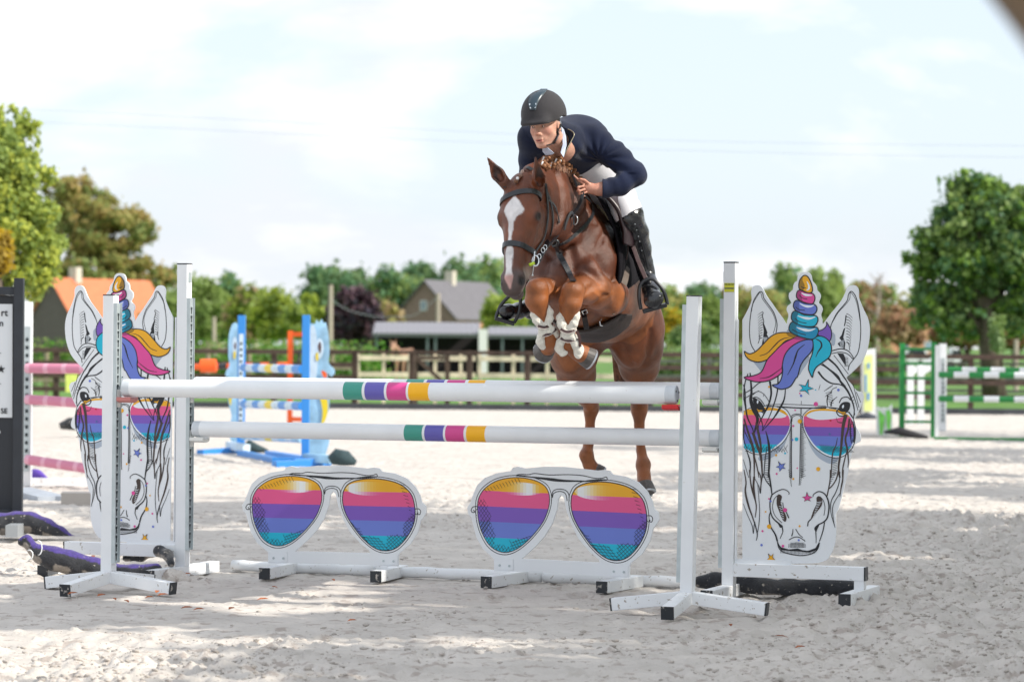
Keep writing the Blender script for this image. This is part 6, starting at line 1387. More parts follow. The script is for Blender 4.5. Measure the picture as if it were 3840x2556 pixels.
tree('olive and bronze tree between the bright left tree and the sky', 'tree', [(300,800,150,170,.9),(430,880,170,140,.8),(560,1040,130,90,.6),(330,1020,210,120,.9),(230,720,90,80,.3)], 380, 340, 0, 22000, .46, [o1_, o2_, o3_], 80, 3, cr_=(.09, .24), limbs=10)
tree('big dark green tree standing alone at the right edge with an ivy clad trunk', 'tree', [(3700,880,240,230,1),(3560,1000,180,190,.8),(3830,900,170,250,.6),(3520,1160,130,110,.5),(3840,1150,120,120,.5),(3660,720,110,90,.3),(3600,1190,120,90,.35)], 3735, 88, 0, 27000, .16, [d1_, d3_, d2_, leafmat('leaf_grass_green', (0.247, 0.390, 0.078))], 90, 4, trunk_r=.30, cr_=(.09, .24), depth=.65, limbs=14)
tree('pale ivy climbing the trunk of the big right-hand tree', 'ivy', [(3738,1240,20,95,1)], 3738, 86.5, 0, 1800, .10, [leafmat('leaf_ivy', (0.330, 0.440, 0.220)), d3_], 12, 5, name='ivy', trunk_r=.05, limbs=1)
row = [  # px, top, half-width, base, Y, colours, label
 (740,1052,95,'broad mid green tree just right of the left wing post, left of the pink house',300,[d3_,g2_]), (850,1028,85,'green tree above the pink house roof',340,[d2_,d3_]), (930,1070,75,'yellow tinged tree left of the round yellow-green tree',280,[y1_,g2_,b2_]),
 (1115,1068,135,'round yellow-green tree behind the blue jump',220,[y1_,y1_,g2_]), (1345,1068,92,'dark purple tree left of the brick house',210,[p1_,p2_]),
 (1440,1135,60,'small russet green bush tree between the purple tree and the brick house',240,[b2_,o1_]),
 (1240,985,90,'leftmost dark tree of the row behind the brick house',460,[d2_,d1_]), (1350,1000,95,'second dark tree of the row above the purple tree',470,[d2_,d1_]), (1465,985,95,'tall dark tree directly left of the brick roof ridge',460,[d2_,d3_]), (1580,975,95,'tall dark tree rising behind the brick house ridge',475,[d1_,d2_]),
 (1700,968,95,'tall dark tree right of the brick house ridge',455,[d2_,d1_]), (1810,962,80,'tall dark tree left of the horse nose',465,[d3_,d2_]), (1900,985,80,'dark tree behind the horse muzzle',470,[d2_,d3_]), (1890,1110,70,'yellow-green bush by the boot left of the horse',250,[y1_,g1_]),
 (2030,1040,90,'tree hidden mostly behind the horse chest',400,[d3_,d2_]), (2500,1065,80,'olive tree just right of the rider boot',330,[o1_,d3_]), (2520,1165,60,'bright yellow bush right of the horse flank',200,[y1_,y2_]),
 (2640,1035,85,'rounded dark green tree left of the right wing post',360,[d1_,d2_]), (2640,1110,95,'bright leafy tree between the two right posts',220,[g2_,d3_]), (2600,1225,70,'low dark bush above the fence between the two right posts',180,[d1_,d3_]),
 (2770,1060,70,'russet tree right of the stickered post',380,[b2_,o1_]), (2860,1085,80,'olive brown tree behind the left ear of the right unicorn board',300,[o1_,b2_,d3_]), (2960,1005,85,'dark green tree behind the horn of the right unicorn board',320,[d2_,d3_]),
 (3060,1010,85,'green tree between the horn and the right ear of the board',330,[d3_,g2_]), (3160,1020,70,'green tree behind the right ear of the board',340,[d3_,g1_]), (3280,1050,85,'pinkish tan tree right of the board, before the big dark tree',260,[b1_,b2_,d3_]), (3380,1180,70,'russet shrubs left of the green ladder jump',200,[b1_,b2_]),
 (3600,1215,90,'low green shrubs behind the green jump poles',170,[g2_,b1_]), (3800,1240,80,'low shrubs with pinkish tones near the right edge',170,[d3_,b1_]), (620,1110,80,'green bush peeking between the orange roof and left wing post',260,[d3_,g2_])]
for i, (px_, top, hw, lb, Y_, cs_) in enumerate(row):
    bot = 1290; h2 = (bot-top)/2; hw *= 1.2; tree(lb, 'tree', [(px_, top+h2*.95, hw, h2*1.0, .8), (px_+hw*.35, top+h2*1.3, hw*.8, h2*.7, .35), (px_-hw*.4, top+h2*1.25, hw*.7, h2*.7, .35)], px_, Y_, 0, 5200, Y_*.0015, cs_, 30, 20+i, 'trees beyond the paddocks', trunk_r=.2, limbs=3, cr_=(.22, .42))
for k, (px_, Y_, top) in enumerate(((-420,300,1040),(-900,320,1010),(-1500,280,1060),(-2100,330,1000),(4080,300,1050),(4400,340,1010),(4800,280,1060),(5300,320,1020),(5900,300,1050),(3980,200,1120))):
    h2 = (1290-top)/2; tree('tall leafy tree beyond the %s side of the photo' % ('left' if px_ < 0 else 'right'), 'tree', [(px_, top+h2*.95, 120, h2, 1), (px_+90, top+h2*1.3, 90, h2*.7, .4)], px_, Y_, 0, 2600, Y_*.0020, [d3_, g2_, d2_] if k % 2 else [d1_, o1_, d3_], 22, 90+k, 'trees beyond the %s side' % ('left' if px_ < 0 else 'right'), trunk_r=.2, limbs=3, cr_=(.2, .4))
# bare-ish tree twigs
m = MB(); rnd = random.Random(5); b0 = gp(3290, 240); R = empty('bare_tree', b0, 'pale nearly bare tree left of the big dark tree', 'tree')
m.tube([b0, b0+JZ*4, b0+JZ*7.2+Vector((.3,0,0))], [.18,.12,.04], 8)
for k in range(46):
    z = rnd.uniform(2.5, 6.8); a_ = rnd.uniform(0, 6.28); L_ = rnd.uniform(.8, 1.9)*(1.2-z/9); s_ = b0+JZ*z; e2 = s_+Vector((math.cos(a_)*L_, math.sin(a_)*L_, L_*.9)); m.tube([s_, s_*.5+e2*.5-JZ*.1, e2], [.04,.025,.01], 5)
m.build('trunk', mat('pale_bark', (.38, .30, .26), .9), R)
# far wood as one mass
rg = np.random.default_rng(77); cl = []
for px_ in range(-400, 4300, 70): 
    Y_ = 560+rg.uniform(-20, 20); top = 1098+rg.uniform(-28, 30); c_ = P(px_, (top+1300)/2, Y_); cl.append((np.array(c_), (3.2, 3, (1300-top)/2*Y_/FP)))
V, F_, mi = leaves(cl, 26000, .85, rg, 3, fill_=.3); o_ = mesh_obj('far_wood', V, F_, [d1_, d3_, o1_], midx=mi); tag(o_, 'distant low wood along the horizon', 'wood', kind='stuff')
# hedge
rg = np.random.default_rng(9); h0, h1 = gp(-500, 97), gp(1408, 97); cl = [(np.array(h0+(h1-h0)*t+JZ*(.72)), (.55, .5, .82)) for t in np.linspace(0, 1, 46)]
V, F_, mi = leaves(cl, 14000, .10, rg, 2, fill_=.6); V[:, 2] = np.minimum(V[:, 2], 1.55+.03*rg.random(len(V))); o_ = mesh_obj('hedge', V, F_, [leafmat('leaf_hedge', (0.110, 0.286, 0.033)), g2_], midx=mi); tag(o_, 'clipped bright green hedge behind the left paddock fence', 'hedge')
rg = np.random.default_rng(10); h0, h1 = gp(2440, 120), gp(3340, 118); cl = [(np.array(h0+(h1-h0)*t+JZ*(.65)), (.7, .6, .85)) for t in np.linspace(0, 1, 26)]
V, F_, mi = leaves(cl, 7000, .14, rg, 2, fill_=.6); o_ = mesh_obj('hedge', V, F_, [d1_, d3_], midx=mi); tag(o_, 'dark low hedge behind the fence right of the horse', 'hedge')
# ================= houses =================
def house(A, th, gw, dl_, eave, ridge, label, wall, wall2, roof, trim, wins, chim, name='house', over=.35):
    R = empty(name, A, label, 'house'); g_ = Vector((math.cos(th), -math.sin(th), 0)); s_ = Vector((math.sin(th), math.cos(th), 0)); r3 = lambda a_, b_, z: A+g_*a_+s_*b_+JZ*z
    m = MB(); m.prism([r3(0, 0, 0), r3(gw, 0, 0), r3(gw, 0, eave), r3(gw/2, 0, ridge), r3(0, 0, eave)], s_*.25); m.build('gable_wall', wall, R)
    m = MB(); m.beam(r3(gw-.13, .26, eave/2), r3(gw-.13, dl_, eave/2), .25, eave); m.build('side_wall', wall2, R)
    m = MB(); m.beam(r3(.13, .26, eave/2), r3(.13, dl_, eave/2), .25, eave); m.build('side_wall', wall2, R)
    m = MB(); m.prism([r3(0.26, dl_, 0), r3(gw-.26, dl_, 0), r3(gw-.26, dl_, eave), r3(gw/2, dl_, ridge-.2), r3(.26, dl_, eave)], s_*.2); m.build('rear_wall', wall2, R)
    rf = MB(); k = (ridge-eave)/(gw/2); o2 = over
    for sg in (-1, 1):
        a0 = gw/2; a1 = gw/2+sg*(gw/2+o2); z1 = ridge-k*(gw/2+o2)
        rf.prism([r3(a0, -o2, ridge+.05), r3(a1, -o2, z1+.05), r3(a1, dl_+o2, z1+.05), r3(a0, dl_+o2, ridge+.05)], JZ*.16)
    ro = rf.build('roof', roof, R)
    if chim:
        m = MB(); c_ = r3(gw/2+chim[0], chim[1], ridge-.2); m.box(c_+JZ*.7, 1.0, .8, 1.6, -th); m.build('chimney', trim, ro)
    for (a_, z, w_, h_) in wins:
        m = MB(); m.beam(r3(a_-w_/2, -.03, z), r3(a_+w_/2, -.03, z), .06, h_, JZ); wo = m.build('window', mat('window_frame', (.7, .7, .7), .5), R); m = MB(); m.beam(r3(a_-w_/2+.08, -.065, z), r3(a_+w_/2-.08, -.065, z), .03, h_-.16, JZ); m.build('pane', mat('window_glass', (.2, .3, .38), .1), wo)
    # side windows
    for b_ in np.arange(1.6, dl_-1, 2.6):
        m = MB(); m.beam(r3(gw+.02, b_, eave*.55), r3(gw+.02, b_+1.0, eave*.55), .06, 1.1); wo = m.build('window', mat('window_frame', (.8, .8, .8), .5), R); m = MB(); m.beam(r3(gw+.06, b_+.08, eave*.55), r3(gw+.06, b_+.92, eave*.55), .03, .95); m.build('pane', mat('window_glass', (.2, .3, .38), .1), wo)
    return R
BRK = mat('brick_gable_shade', (.24, .165, .14), .9, var=.15, vscale=3); BRO = mat('orange_brick', (.50, .26, .15), .9, var=.15, vscale=3); SLA = mat('slate_roof', (.14, .135, .15), .8, var=.15, vscale=2); TIL = mat('orange_tiles', (.58, .18, .08), .75, var=.12, vscale=2); GRB = mat('grey_gable_shade', (.15, .125, .12), .9, var=.12, vscale=3); CRM = mat('cream_render', (.62, .56, .48), .8, var=.1, vscale=2)
house(gp(1480, 333), rad(25), 7.3, 15.5, 4.35, 8.2, 'brown brick house with dark slate roof left of the horse head', BRK, BRO, SLA, CRM, [(3.5, 5.6, .8, 1.1)], (0, 6.2))  # shaded gable and sunlit side wall painted as two brick colours
house(gp(112, 302), rad(33), 5.7, 14.5, 3.6, 7.5, 'house with shaded grey gable and bright orange tiled roof behind the left unicorn board', GRB, CRM, TIL, CRM, [], (0, 3.4))  # grey gable, cream side wall: shade and sun put into the wall colours
house(gp(755, 420), rad(55), 5.0, 6.0, 2.6, 5.1, 'small pinkish house low on the horizon right of the left wing', mat('pink_render', (.52, .33, .29), .9), CRM, mat('pink_tiles', (.42, .25, .21), .8), CRM, [(2.5, 1.9, 1.6, .8)], None)
house(gp(3330, 330), rad(-20), 7.0, 9.0, 2.7, 5.4, 'low red brick house half hidden behind the big right-hand tree', BRO, BRO, mat('red_tiles', (.36, .14, .10), .8), CRM, [(2, 1.6, 1.2, 1.1), (5, 1.6, 1.2, 1.1)], None)
# stable
sY = 150; S0, S1 = gp(1400, sY), gp(1808, sY); R = empty('field_stable', S0, 'low open field stable with grey corrugated roof below the brick house', 'stable')
ROOFG = mat('corrugated_roof', (.24, .24, .27), .7); POSTT = mat('teal_post', (.12, .16, .16), .7); DKB = mat('dark_boards', (.03, .025, .028), .9)
def stable(xa, xb, eave, ridge, R, posts, endw=None):
    a_, b_ = gp(xa, sY), gp(xb, sY); m = MB(); n_ = int((b_.x-a_.x)/.13); 
    for i in range(n_):
        x0 = a_.x+i*.13; z = .02 if i % 2 else 0
        m.prism([Vector((x0, sY-.5, eave+z)), Vector((x0+.13, sY-.5, eave+z)), Vector((x0+.13, sY+2.2, ridge+z)), Vector((x0, sY+2.2, ridge+z))], JZ*.05)
    m.build('roof', ROOFG, R); m = MB(); m.beam(a_+Vector((0, 2.4, 1.0)), b_+Vector((0, 2.4, 1.0)), .1, 2.2); m.build('back_wall', DKB, R)
    m = MB(); m.beam(a_+Vector((0, -.35, eave-.06)), b_+Vector((0, -.35, eave-.06)), .05, .14); m.build('fascia', ROOFG, R)
    for q in (a_+Vector((.05, 1.1, .9)), b_+Vector((-.05, 1.1, .9))): m = MB(); m.box(q, .08, 2.6, 1.9); m.build('side_wall', DKB, R)
    for px_ in posts: m = MB(); p_ = gp(px_, sY-.3); m.beam(p_, p_+JZ*eave, .11, .11, (0, 1, 0)); m.build('post', POSTT, R)
stable(1400, 1800, 1.93, 2.48, R, (1413, 1604, 1634))
m = MB(); p_ = gp(1812, sY-.4); m.box(p_+JZ*1.1, .42, .3, 2.2); m.build('end_wall', mat('white_wall', (.75, .75, .74), .7), R)
R2 = empty('field_stable', gp(1830, sY), 'second stable bay with corrugated roof, partly hidden by the boot and forelegs', 'stable'); stable(1830, 2180, 1.90, 2.28, R2, (1885, 1960, 2050))
# resting horse in front of the stable
fs = SDF((-6.2, 118, -.05), (-3.9, 121.6, 1.9), .028); B0 = gp(1500, 120)
q3 = lambda a_, b_, z: B0+Vector((a_, b_, z))
fs.chain([(q3(.0, 0, 1.02), .22), (q3(.45, .6, 1.02), .25), (q3(.7, 1.1, 1.0), .23)], .08); fs.chain([(q3(-.05, -.1, 1.1), .17), (q3(-.22, -.45, 1.38), .11)], .06); fs.chain([(q3(-.24, -.45, 1.42), .10), (q3(-.28, -.62, 1.22), .085), (q3(-.30, -.70, 1.02), .065)], .04)
for s_ in (-1, 1): fs.cone(q3(-.24+s_*.07, -.43, 1.50), q3(-.24+s_*.12, -.43, 1.64), .035, .012, .02)
for (a_, b_) in ((-.12, -.1), (.14, .0), (.55, 1.2), (.85, 1.1)): fs.chain([(q3(a_, b_, .85), .10), (q3(a_, b_, .4), .05), (q3(a_, b_, .02), .045)], .04)
V, F_ = fs.mesh(); HR2 = empty('horse', B0, 'pale brown horse standing in the paddock before the stable', 'horse'); mesh_obj('horse_body', V, F_, mat('dun_coat', (.36, .20, .13), .7), HR2, smooth=True)
# utility poles and wires
WP = mat('utility_wood', (.42, .36, .30), .9)
for (px_, Y_, top, r_, lb) in ((1240, 130, 1068, .11, 'tall pale wooden pole right of the blue jump, before the yellow-green tree'), (1643, 160, 1100, .13, 'wooden pole in front of the brick house'), (803, 190, 1188, .14, 'short wooden pole before the pink house'), (3812, 100, 1272, .09, 'short wooden post near the right edge behind the fence')):
    b_ = gp(px_, Y_); t = P(px_, top, Y_); m = MB(); m.tube([b_, Vector((b_.x, b_.y, t.z))], [r_, r_*.8], 10); o_ = m.build('utility_pole', WP); tag(o_, lb, 'pole')
WIRE = mat('wire', (.30, .33, .36), .6)
for (Y_, ys, lb, r_) in ((75, (396, 424, 470, 520, 540, 548), 'upper thin power cable across the sky', .0035), (75, (446, 470, 512, 555, 580, 592), 'lower thin power cable across the sky', .0035)):
    xs = (-200, 400, 1300, 2300, 3200, 4000); m = MB(); m.tube([Vector(q) for q in cr_smooth([list(P(x, y, Y_)) for x, y in zip(xs, ys)], False, 6)], r_, 5); tag(m.build('power_cable', WIRE), lb, 'cable', 'power cables across the sky')
m = MB(); m.tube([Vector(q) for q in cr_smooth([list(P(x, y, 128)) for x, y in ((1240,1120),(1300,1160),(1400,1185),(1480,1188),(1560,1178),(1643,1112))], False, 5)], .012, 5); tag(m.build('power_cable', WIRE), 'slack cable hanging between the two wooden poles by the brick house', 'cable')
# ================= background jumps =================
def bpost(R, px_, Y_, z0, z1, w_, m_, name='post', rail=None, rside=1):
    b_ = gp(px_, Y_); m = MB(); m.beam(b_+JZ*z0, b_+JZ*z1, w_, w_, (0, 1, 0)); o_ = m.build(name, m_, R, bevel=.004)
    if rail:
        m = MB(); m.mi = 0; c_ = b_+Vector((rside*0, -w_/2-.006, 0)); m.beam(c_+JZ*(z0+.15), c_+JZ*(z1-.25), .06, .01, (0, 1, 0)); m.mi = 1; z = z0+.2
        while z < z1-.3: m.box(c_+Vector((0, -.007, z)), .028, .004, .035); z += .08
        m.build('keyhole_rail', [rail, HOLE], R)
    return b_
def bpole(a_, b_, r_, bands_, mats_, label, group, jit=0):
    R = empty('jump_pole', (a_+b_)/2, label, 'jump pole', group); m = MB(); d = b_-a_
    for (t0, t1, mi) in bands_: m.mi = mi; m.tube([a_+d*t0, a_+d*(t0+t1)/2, a_+d*t1], r_, 16, caps=True)
    m.build('rail', mats_, R, smooth=False); return R
PINKP = mat('pink_pole_paint', srgb(206, 130, 156), .45); PINKW = mat('pale_pink_paint', srgb(222, 166, 186), .45)
R = empty('jump_standard', gp(110, 31), 'tall white keyhole standard of the pink jump, right of the black sign', 'jump standard'); bpost(R, 109, 31, 0, 1.86, .085, WHITE, rail=GALV)
m = MB(); b_ = gp(110, 31); m.beam(b_+Vector((-.05, .05, .04)), b_+Vector((.65, .1, .04)), .1, .08); m.build('foot', WHITE_LOW, R)
for (ya, xb, yb, lb) in ((1380, 620, 1386, 'top pink spiral striped pole at the left'), (1497, 620, 1530, 'middle pink spiral striped pole at the left'), (1722, 560, 1790, 'bottom pink spiral striped pole at the left, sloping')):
    a_ = P(100, ya, 30.95); b_ = P(xb, yb, 30.4); n_ = 30; bpole(a_, b_, .050, [(i/n_, (i+1)/n_-(0 if i % 2 else 0), 0 if i % 4 else 1) for i in range(n_)], [PINKP, PINKW], lb, 'pink poles of the left jump')
R = empty('grey_beam', gp(200, 29.5), 'flat grey beams lying on the sand right of the black sign', 'beam'); m = MB(); m.beam(P(60,1846,29.6), P(200,1880,28.6), .30, .10); m.build('board', mat('grey_painted_wood', (.36, .40, .46), .6, var=.2, vscale=4), R); m = MB(); m.beam(P(215,1880,28.6), P(335,1872,29.2), .30, .10); m.build('board', bpy.data.materials['grey_painted_wood'], R)
m = MB(); m.box(gp(345, 27.6)+JZ*.05, .5, .3, .12, .1); tag(m.build('pale_block', mat('pale_concrete', (.5, .46, .42), .9)), 'low pale block on the sand beside the grey beams', 'block')
# distant dark bag by pink jump
m = MB(); m.tube([P(225,1597,47), P(260,1588,47), P(300,1590,47), P(330,1600,47)], [.05,.1,.1,.04], 10); tag(m.build('padding_bag', BLACKP, smooth=True), 'small dark bag on the sand behind the pink poles', 'padding bag')
m = MB(); m.tube([P(118,1775,31.5), P(140,1780,31.4), P(175,1796,31.2)], [.05,.06,.02], 8); tag(m.build('padding_bag', mat('violet_cloth', (.12, .06, .4), .8), smooth=True), 'violet bag tip at the foot of the pink jump standard', 'padding bag')
# blue jump
BLU = mat('blue_paint', srgb(52, 136, 214), .4); BLL = mat('light_blue_paint', srgb(158, 200, 226), .5, var=.35, vscale=5); PWB = mat('pale_blue_paint', srgb(206, 224, 236), .5, var=.2, vscale=6); YLW = mat('yellow_paint', srgb(232, 204, 40), .5); ORG = mat('orange_paint', srgb(240, 96, 28), .5); BRN = mat('umber_paint', srgb(96, 74, 70), .6)
def animal_board(px_, Y_, pts, label, spots, side=1):
    R = empty('jump_wing', gp(px_, Y_), label, 'jump wing', 'blue painted wings of the blue jump'); q = [P(x, y, Y_) for x, y in cr_smooth(pts, True, 3)]
    m = MB(); m.prism(q, Vector((0, .02, 0))); bo = m.build('board', BLL, R)
    for k, (m_, pp) in enumerate(spots): m = MB(); m.prism([P(x, y, Y_)-Vector((0, .003+k*.003, 0)) for x, y in cr_smooth(pp, True, 3)], Vector((0, -.002, 0))); m.build('painted_patch', m_, bo)
    return R
R = animal_board(1200, 37, [(1150,1300),(1152,1235),(1165,1212),(1180,1215),(1188,1198),(1196,1210),(1206,1196),(1214,1212),(1222,1210),(1232,1260),(1235,1320),(1232,1360),(1252,1382),(1254,1400),(1240,1412),(1228,1400),(1236,1480),(1232,1540),(1215,1585),(1236,1640),(1225,1690),(1205,1735),(1150,1735)],
  'right blue jump wing, pale blue board with an eye and yellow patch', [(PWB, [(1156,1300),(1160,1235),(1180,1222),(1190,1300),(1188,1400),(1160,1460)]), (PWB, [(1186,1290),(1196,1268),(1210,1280),(1212,1320),(1200,1345),(1188,1330)]), (BRN, [(1192,1300),(1200,1280),(1206,1300),(1200,1325)]), (YLW, [(1184,1330),(1192,1320),(1194,1350),(1186,1350)]), (YLW, [(1200,1480),(1228,1500),(1226,1560),(1206,1590),(1210,1540)]), (ORG, [(1206,1390),(1222,1395),(1226,1412),(1214,1414)])])
bpost(R, 1151, 36.8, .1, 1.80, .09, BLU, 'post'); m = MB(); b_ = gp(1140, 36.7); m.beam(b_+JZ*.05+Vector((-.35,-.1,0)), b_+JZ*.05+Vector((.35,-.1,0)), .12, .10); m.build('foot', BLU, R)
for dy in (-.0,): m = MB(); m.beam(P(1143,1715,36.6), P(1245,1722,36.4), .1, .1); m.build('foot', BLL, R)
R = animal_board(880, 41.5, [(900,1280),(898,1240),(888,1212),(878,1210),(868,1222),(858,1260),(856,1330),(860,1370),(848,1390),(846,1408),(858,1412),(864,1400),(853,1440),(855,1500),(868,1560),(858,1600),(862,1640),(900,1690)],
  'left blue jump wing, smaller pale blue board with an eye', [(PWB, [(872,1280),(882,1262),(890,1290),(886,1330),(874,1330)]), (BRN, [(878,1295),(884,1282),(886,1300),(881,1312)]), (YLW, [(876,1320),(884,1318),(882,1345),(876,1342)]), (YLW, [(858,1440),(870,1460),(866,1520),(858,1490)])])
bpost(R, 909, 41.3, .05, 1.83, .10, BLU, 'post', rail=PWB); m = MB(); m.beam(P(858,1668,41.2), P(925,1680,40.6), .1, .1); m.build('foot', PWB, R)
ba = lambda n_: [(i/n_, (i+1)/n_, (2 if i == n_//2 else (1 if i % 2 else 0))) for i in range(n_)]
for (ya, yb, lb) in ((1378, 1384, 'top blue and white pole with yellow centre of the blue jump'), (1514, 1522, 'second blue and white pole of the blue jump'), (1634, 1644, 'lowest pale blue and white pole of the blue jump')):
    bpole(P(912, ya, 41), P(1134, yb, 37), .052, ba(9), [BLU if ya != 1634 else BLL, PWB, YLW], lb, 'poles of the blue jump')
for (a_, b_, lb) in (((750,1700,40.6),(935,1686,41.4),'blue base beam at the left foot of the blue jump'), ((905,1702,40.4),(1085,1742,36.8),'long blue base beam running between the blue wings'), ((1010,1704,40),(1150,1726,37.2),'rear blue base beam between the blue wings'), ((1030,1744,36.2),(1160,1738,36.4),'blue base beam under the right blue wing'), ((1100,1735,36.4),(1220,1732,36.6),'bright blue foot right of the blue jump base')):
    m = MB(); m.beam(P(*a_), P(*b_), .12, .10); tag(m.build('base_beam', BLU, bevel=.004), lb, 'base beam', 'blue base beams')
def smallbag(pts, r_, lb, c_=(.03,.06,.07)):
    s = [P(*p) for p in pts]; m = MB(); m.tube(s, r_, 12); tag(m.build('padding_bag', mat('bag_cloth', c_, .8, var=.3, vscale=20), smooth=True), lb, 'padding bag')
smallbag([(1236,1725,36),(1262,1712,36),(1300,1718,36),(1335,1735,36)], [.05,.10,.09,.03], 'dark teal and violet bag beside the right foot of the blue jump')
smallbag([(915,1680,41),(935,1672,41),(960,1680,41),(1005,1690,41)], [.05,.09,.06,.02], 'small dark bag behind the left foot of the blue jump')
# orange jump
R = empty('jump_wing', gp(1105, 55), 'bright orange frame wing seen behind the blue jump', 'jump wing')
bpost(R, 1091, 55, .0, 1.68, .09, ORG)
for z in (1.62, .10): m = MB(); a_ = gp(1100, 55); b2 = gp(1190, 54.8); m.beam(a_+JZ*z, b2+JZ*z, .08, .08); m.build('bar', ORG, R)
bpost(R, 1190, 54.8, .0, 1.66, .09, ORG)
m = MB(); m.beam(P(1125,1310,55), P(1112,1420,55), .1, .04); m.build('brace', BLACKP, R)
bpole(P(700, 1376, 57), P(1075, 1368, 56), .055, [(i/12, (i+1)/12, i % 2) for i in range(12)], [BLACKP, ORG], 'orange and black striped pole of the orange jump', 'orange jump poles'); 
R = empty('jump_filler', gp(812, 50), 'fat orange cylinder filler left of the blue jump', 'jump filler'); m = MB(); m.tube([P(752,1371,50), P(811,1371,50)], [.11,.11], 16); m.build('cylinder', ORG, R)
# yellow green banner board left behind the pink poles
m = MB(); m.prism([P(x, y, 62) for x, y in ((246,1402),(292,1402),(292,1470),(246,1470))], Vector((0,.03,0))); o_ = m.build('banner', YLW if False else mat('lime_print', srgb(206, 226, 110), .6, var=.4, vscale=6)); tag(o_, 'small lime green banner behind the left wing', 'banner')
# green jump
GRN = mat('green_paint', srgb(28, 132, 62), .45); 
R = empty('jump_wing', gp(3440, 50), 'green ladder shaped wing of the green jump', 'jump wing')
bpost(R, 3386, 50, .0, 1.53, .085, GRN); bpost(R, 3505, 49.6, .0, 1.55, .085, GRN)
for y in (1307,1362,1417,1472,1527,1580): m = MB(); m.beam(P(3396,y,49.95), P(3496,y+1,49.65), .05, .045); m.build('rung', GRN, R)
bg_ = [(i/11, (i+1)/11, i % 2) for i in range(11)]
for (x0, ya, yb, Y_, lb) in ((3522, 1404, 1409, 49.4, 'front top green and white pole at the right'), (3522, 1494, 1500, 49.4, 'front lower green and white pole at the right'), (3556, 1386, 1391, 54, 'rear green and white pole at the right')):
    bpole(P(x0, ya, Y_), P(4150, yb, Y_-.8), .050, bg_, [GRN, WHITE], lb, 'green and white poles')
R = empty('jump_standard', gp(3517, 49.4), 'slim white standard touching the green ladder wing', 'jump standard'); bpost(R, 3517, 49.4, 0, 1.50, .06, WHITE)
R = empty('jump_standard', gp(3536, 54), 'white standard with sloping arm right of the green ladder wing', 'jump standard'); bpost(R, 3538, 54, 0, 1.53, .12, WHITE, rail=GALV); m = MB(); m.beam(P(3532,1318,54), P(3470,1372,54), .07, .10); m.build('arm', WHITE, R); m = MB(); m.tube([P(3520,1632,54), P(3555,1632,54)], [.06,.06], 8); m.build('foot', WHITE, R)
for (px_, lb) in ((3417, 'left of two white posts seen through the green ladder'), (3456, 'right of two white posts seen through the green ladder')):
    R = empty('jump_standard', gp(px_, 58), lb, 'jump standard'); b_ = gp(px_, 58); bpost(R, px_, 58, 0, 1.12, .12, WHITE); m = MB(); m.beam(b_+Vector((0,-.02,.98)), b_+Vector((.30,-.02,1.16)), .06, .10); m.build('arm', WHITE, R)
m = MB(); m.beam(P(3505,1644,49), P(4150,1652,48.2), .10, .06); tag(m.build('ground_rail', GRN), 'green rail on the sand below the green and white poles', 'ground rail')
m = MB(); m.beam(P(3230,1638,50), P(3400,1642,49.8), .3, .05); tag(m.build('ground_rail', mat('dull_plank', (.34, .30, .27), .9)), 'dull plank lying left of the green ladder wing', 'ground rail')
smallbag([(3315,1620,49.2),(3370,1615,49.2),(3410,1625,49.2),(3480,1640,49.2)], [.02,.07,.06,.03], 'black bag lying at the foot of the green ladder wing', (.02,.02,.025))
# banner wing
R = empty('jump_wing', gp(3250, 63), 'tall white board with lime print standing behind the right unicorn board', 'jump wing'); q = [P(x, y, 63) for x, y in ((3230,1312),(3284,1306),(3284,1556),(3232,1560))]; m = MB(); m.prism(q, Vector((0,.06,0))); bo = m.build('board', WHITE, R)
m = MB(); m.prism([P(x, y, 62.98) for x, y in ((3240,1334),(3272,1330),(3272,1540),(3240,1542))], Vector((0,-.01,0))); m.build('lime_print', mat('lime_panel', srgb(222, 232, 150), .5, var=.1, vscale=3), bo)
for (x0, y0, x1, y1) in ((3254,1360,3261,1382),(3252,1472,3260,1500),(3244,1404,3250,1470)): m = MB(); m.prism([P(x, y, 62.96) for x, y in ((x0,y0),(x1,y0),(x1,y1),(x0,y1))], Vector((0,-.008,0))); m.build('blue_mark', BLU, bo)
smallbag([(3205,1568,62.5),(3250,1560,62.5),(3290,1568,62.5)], [.05,.09,.05], 'dark bag at the foot of the lime printed board', (.05,.06,.08))
R = empty('jump_filler', gp(3318, 51), 'small white filler board with green streaks left of the ladder wing', 'jump filler'); q = [P(x, y, 51) for x, y in ((3288,1522),(3306,1530),(3318,1526),(3330,1530),(3346,1514),(3348,1620),(3336,1628),(3290,1636),(3286,1600))]; m = MB(); m.prism(q, Vector((0,.04,0))); bo = m.build('board', WHITE, R)
for pp in (((3294,1534),(3304,1545),(3318,1560),(3314,1600),(3306,1632),(3300,1630)), ((3322,1540),(3336,1535),(3342,1560),(3336,1622),(3326,1600))): m = MB(); m.prism([P(x, y, 50.98) for x, y in pp], Vector((0,-.01,0))); m.build('green_streak', mat('fresh_green', srgb(120, 210, 90), .5, var=.3, vscale=8), bo)
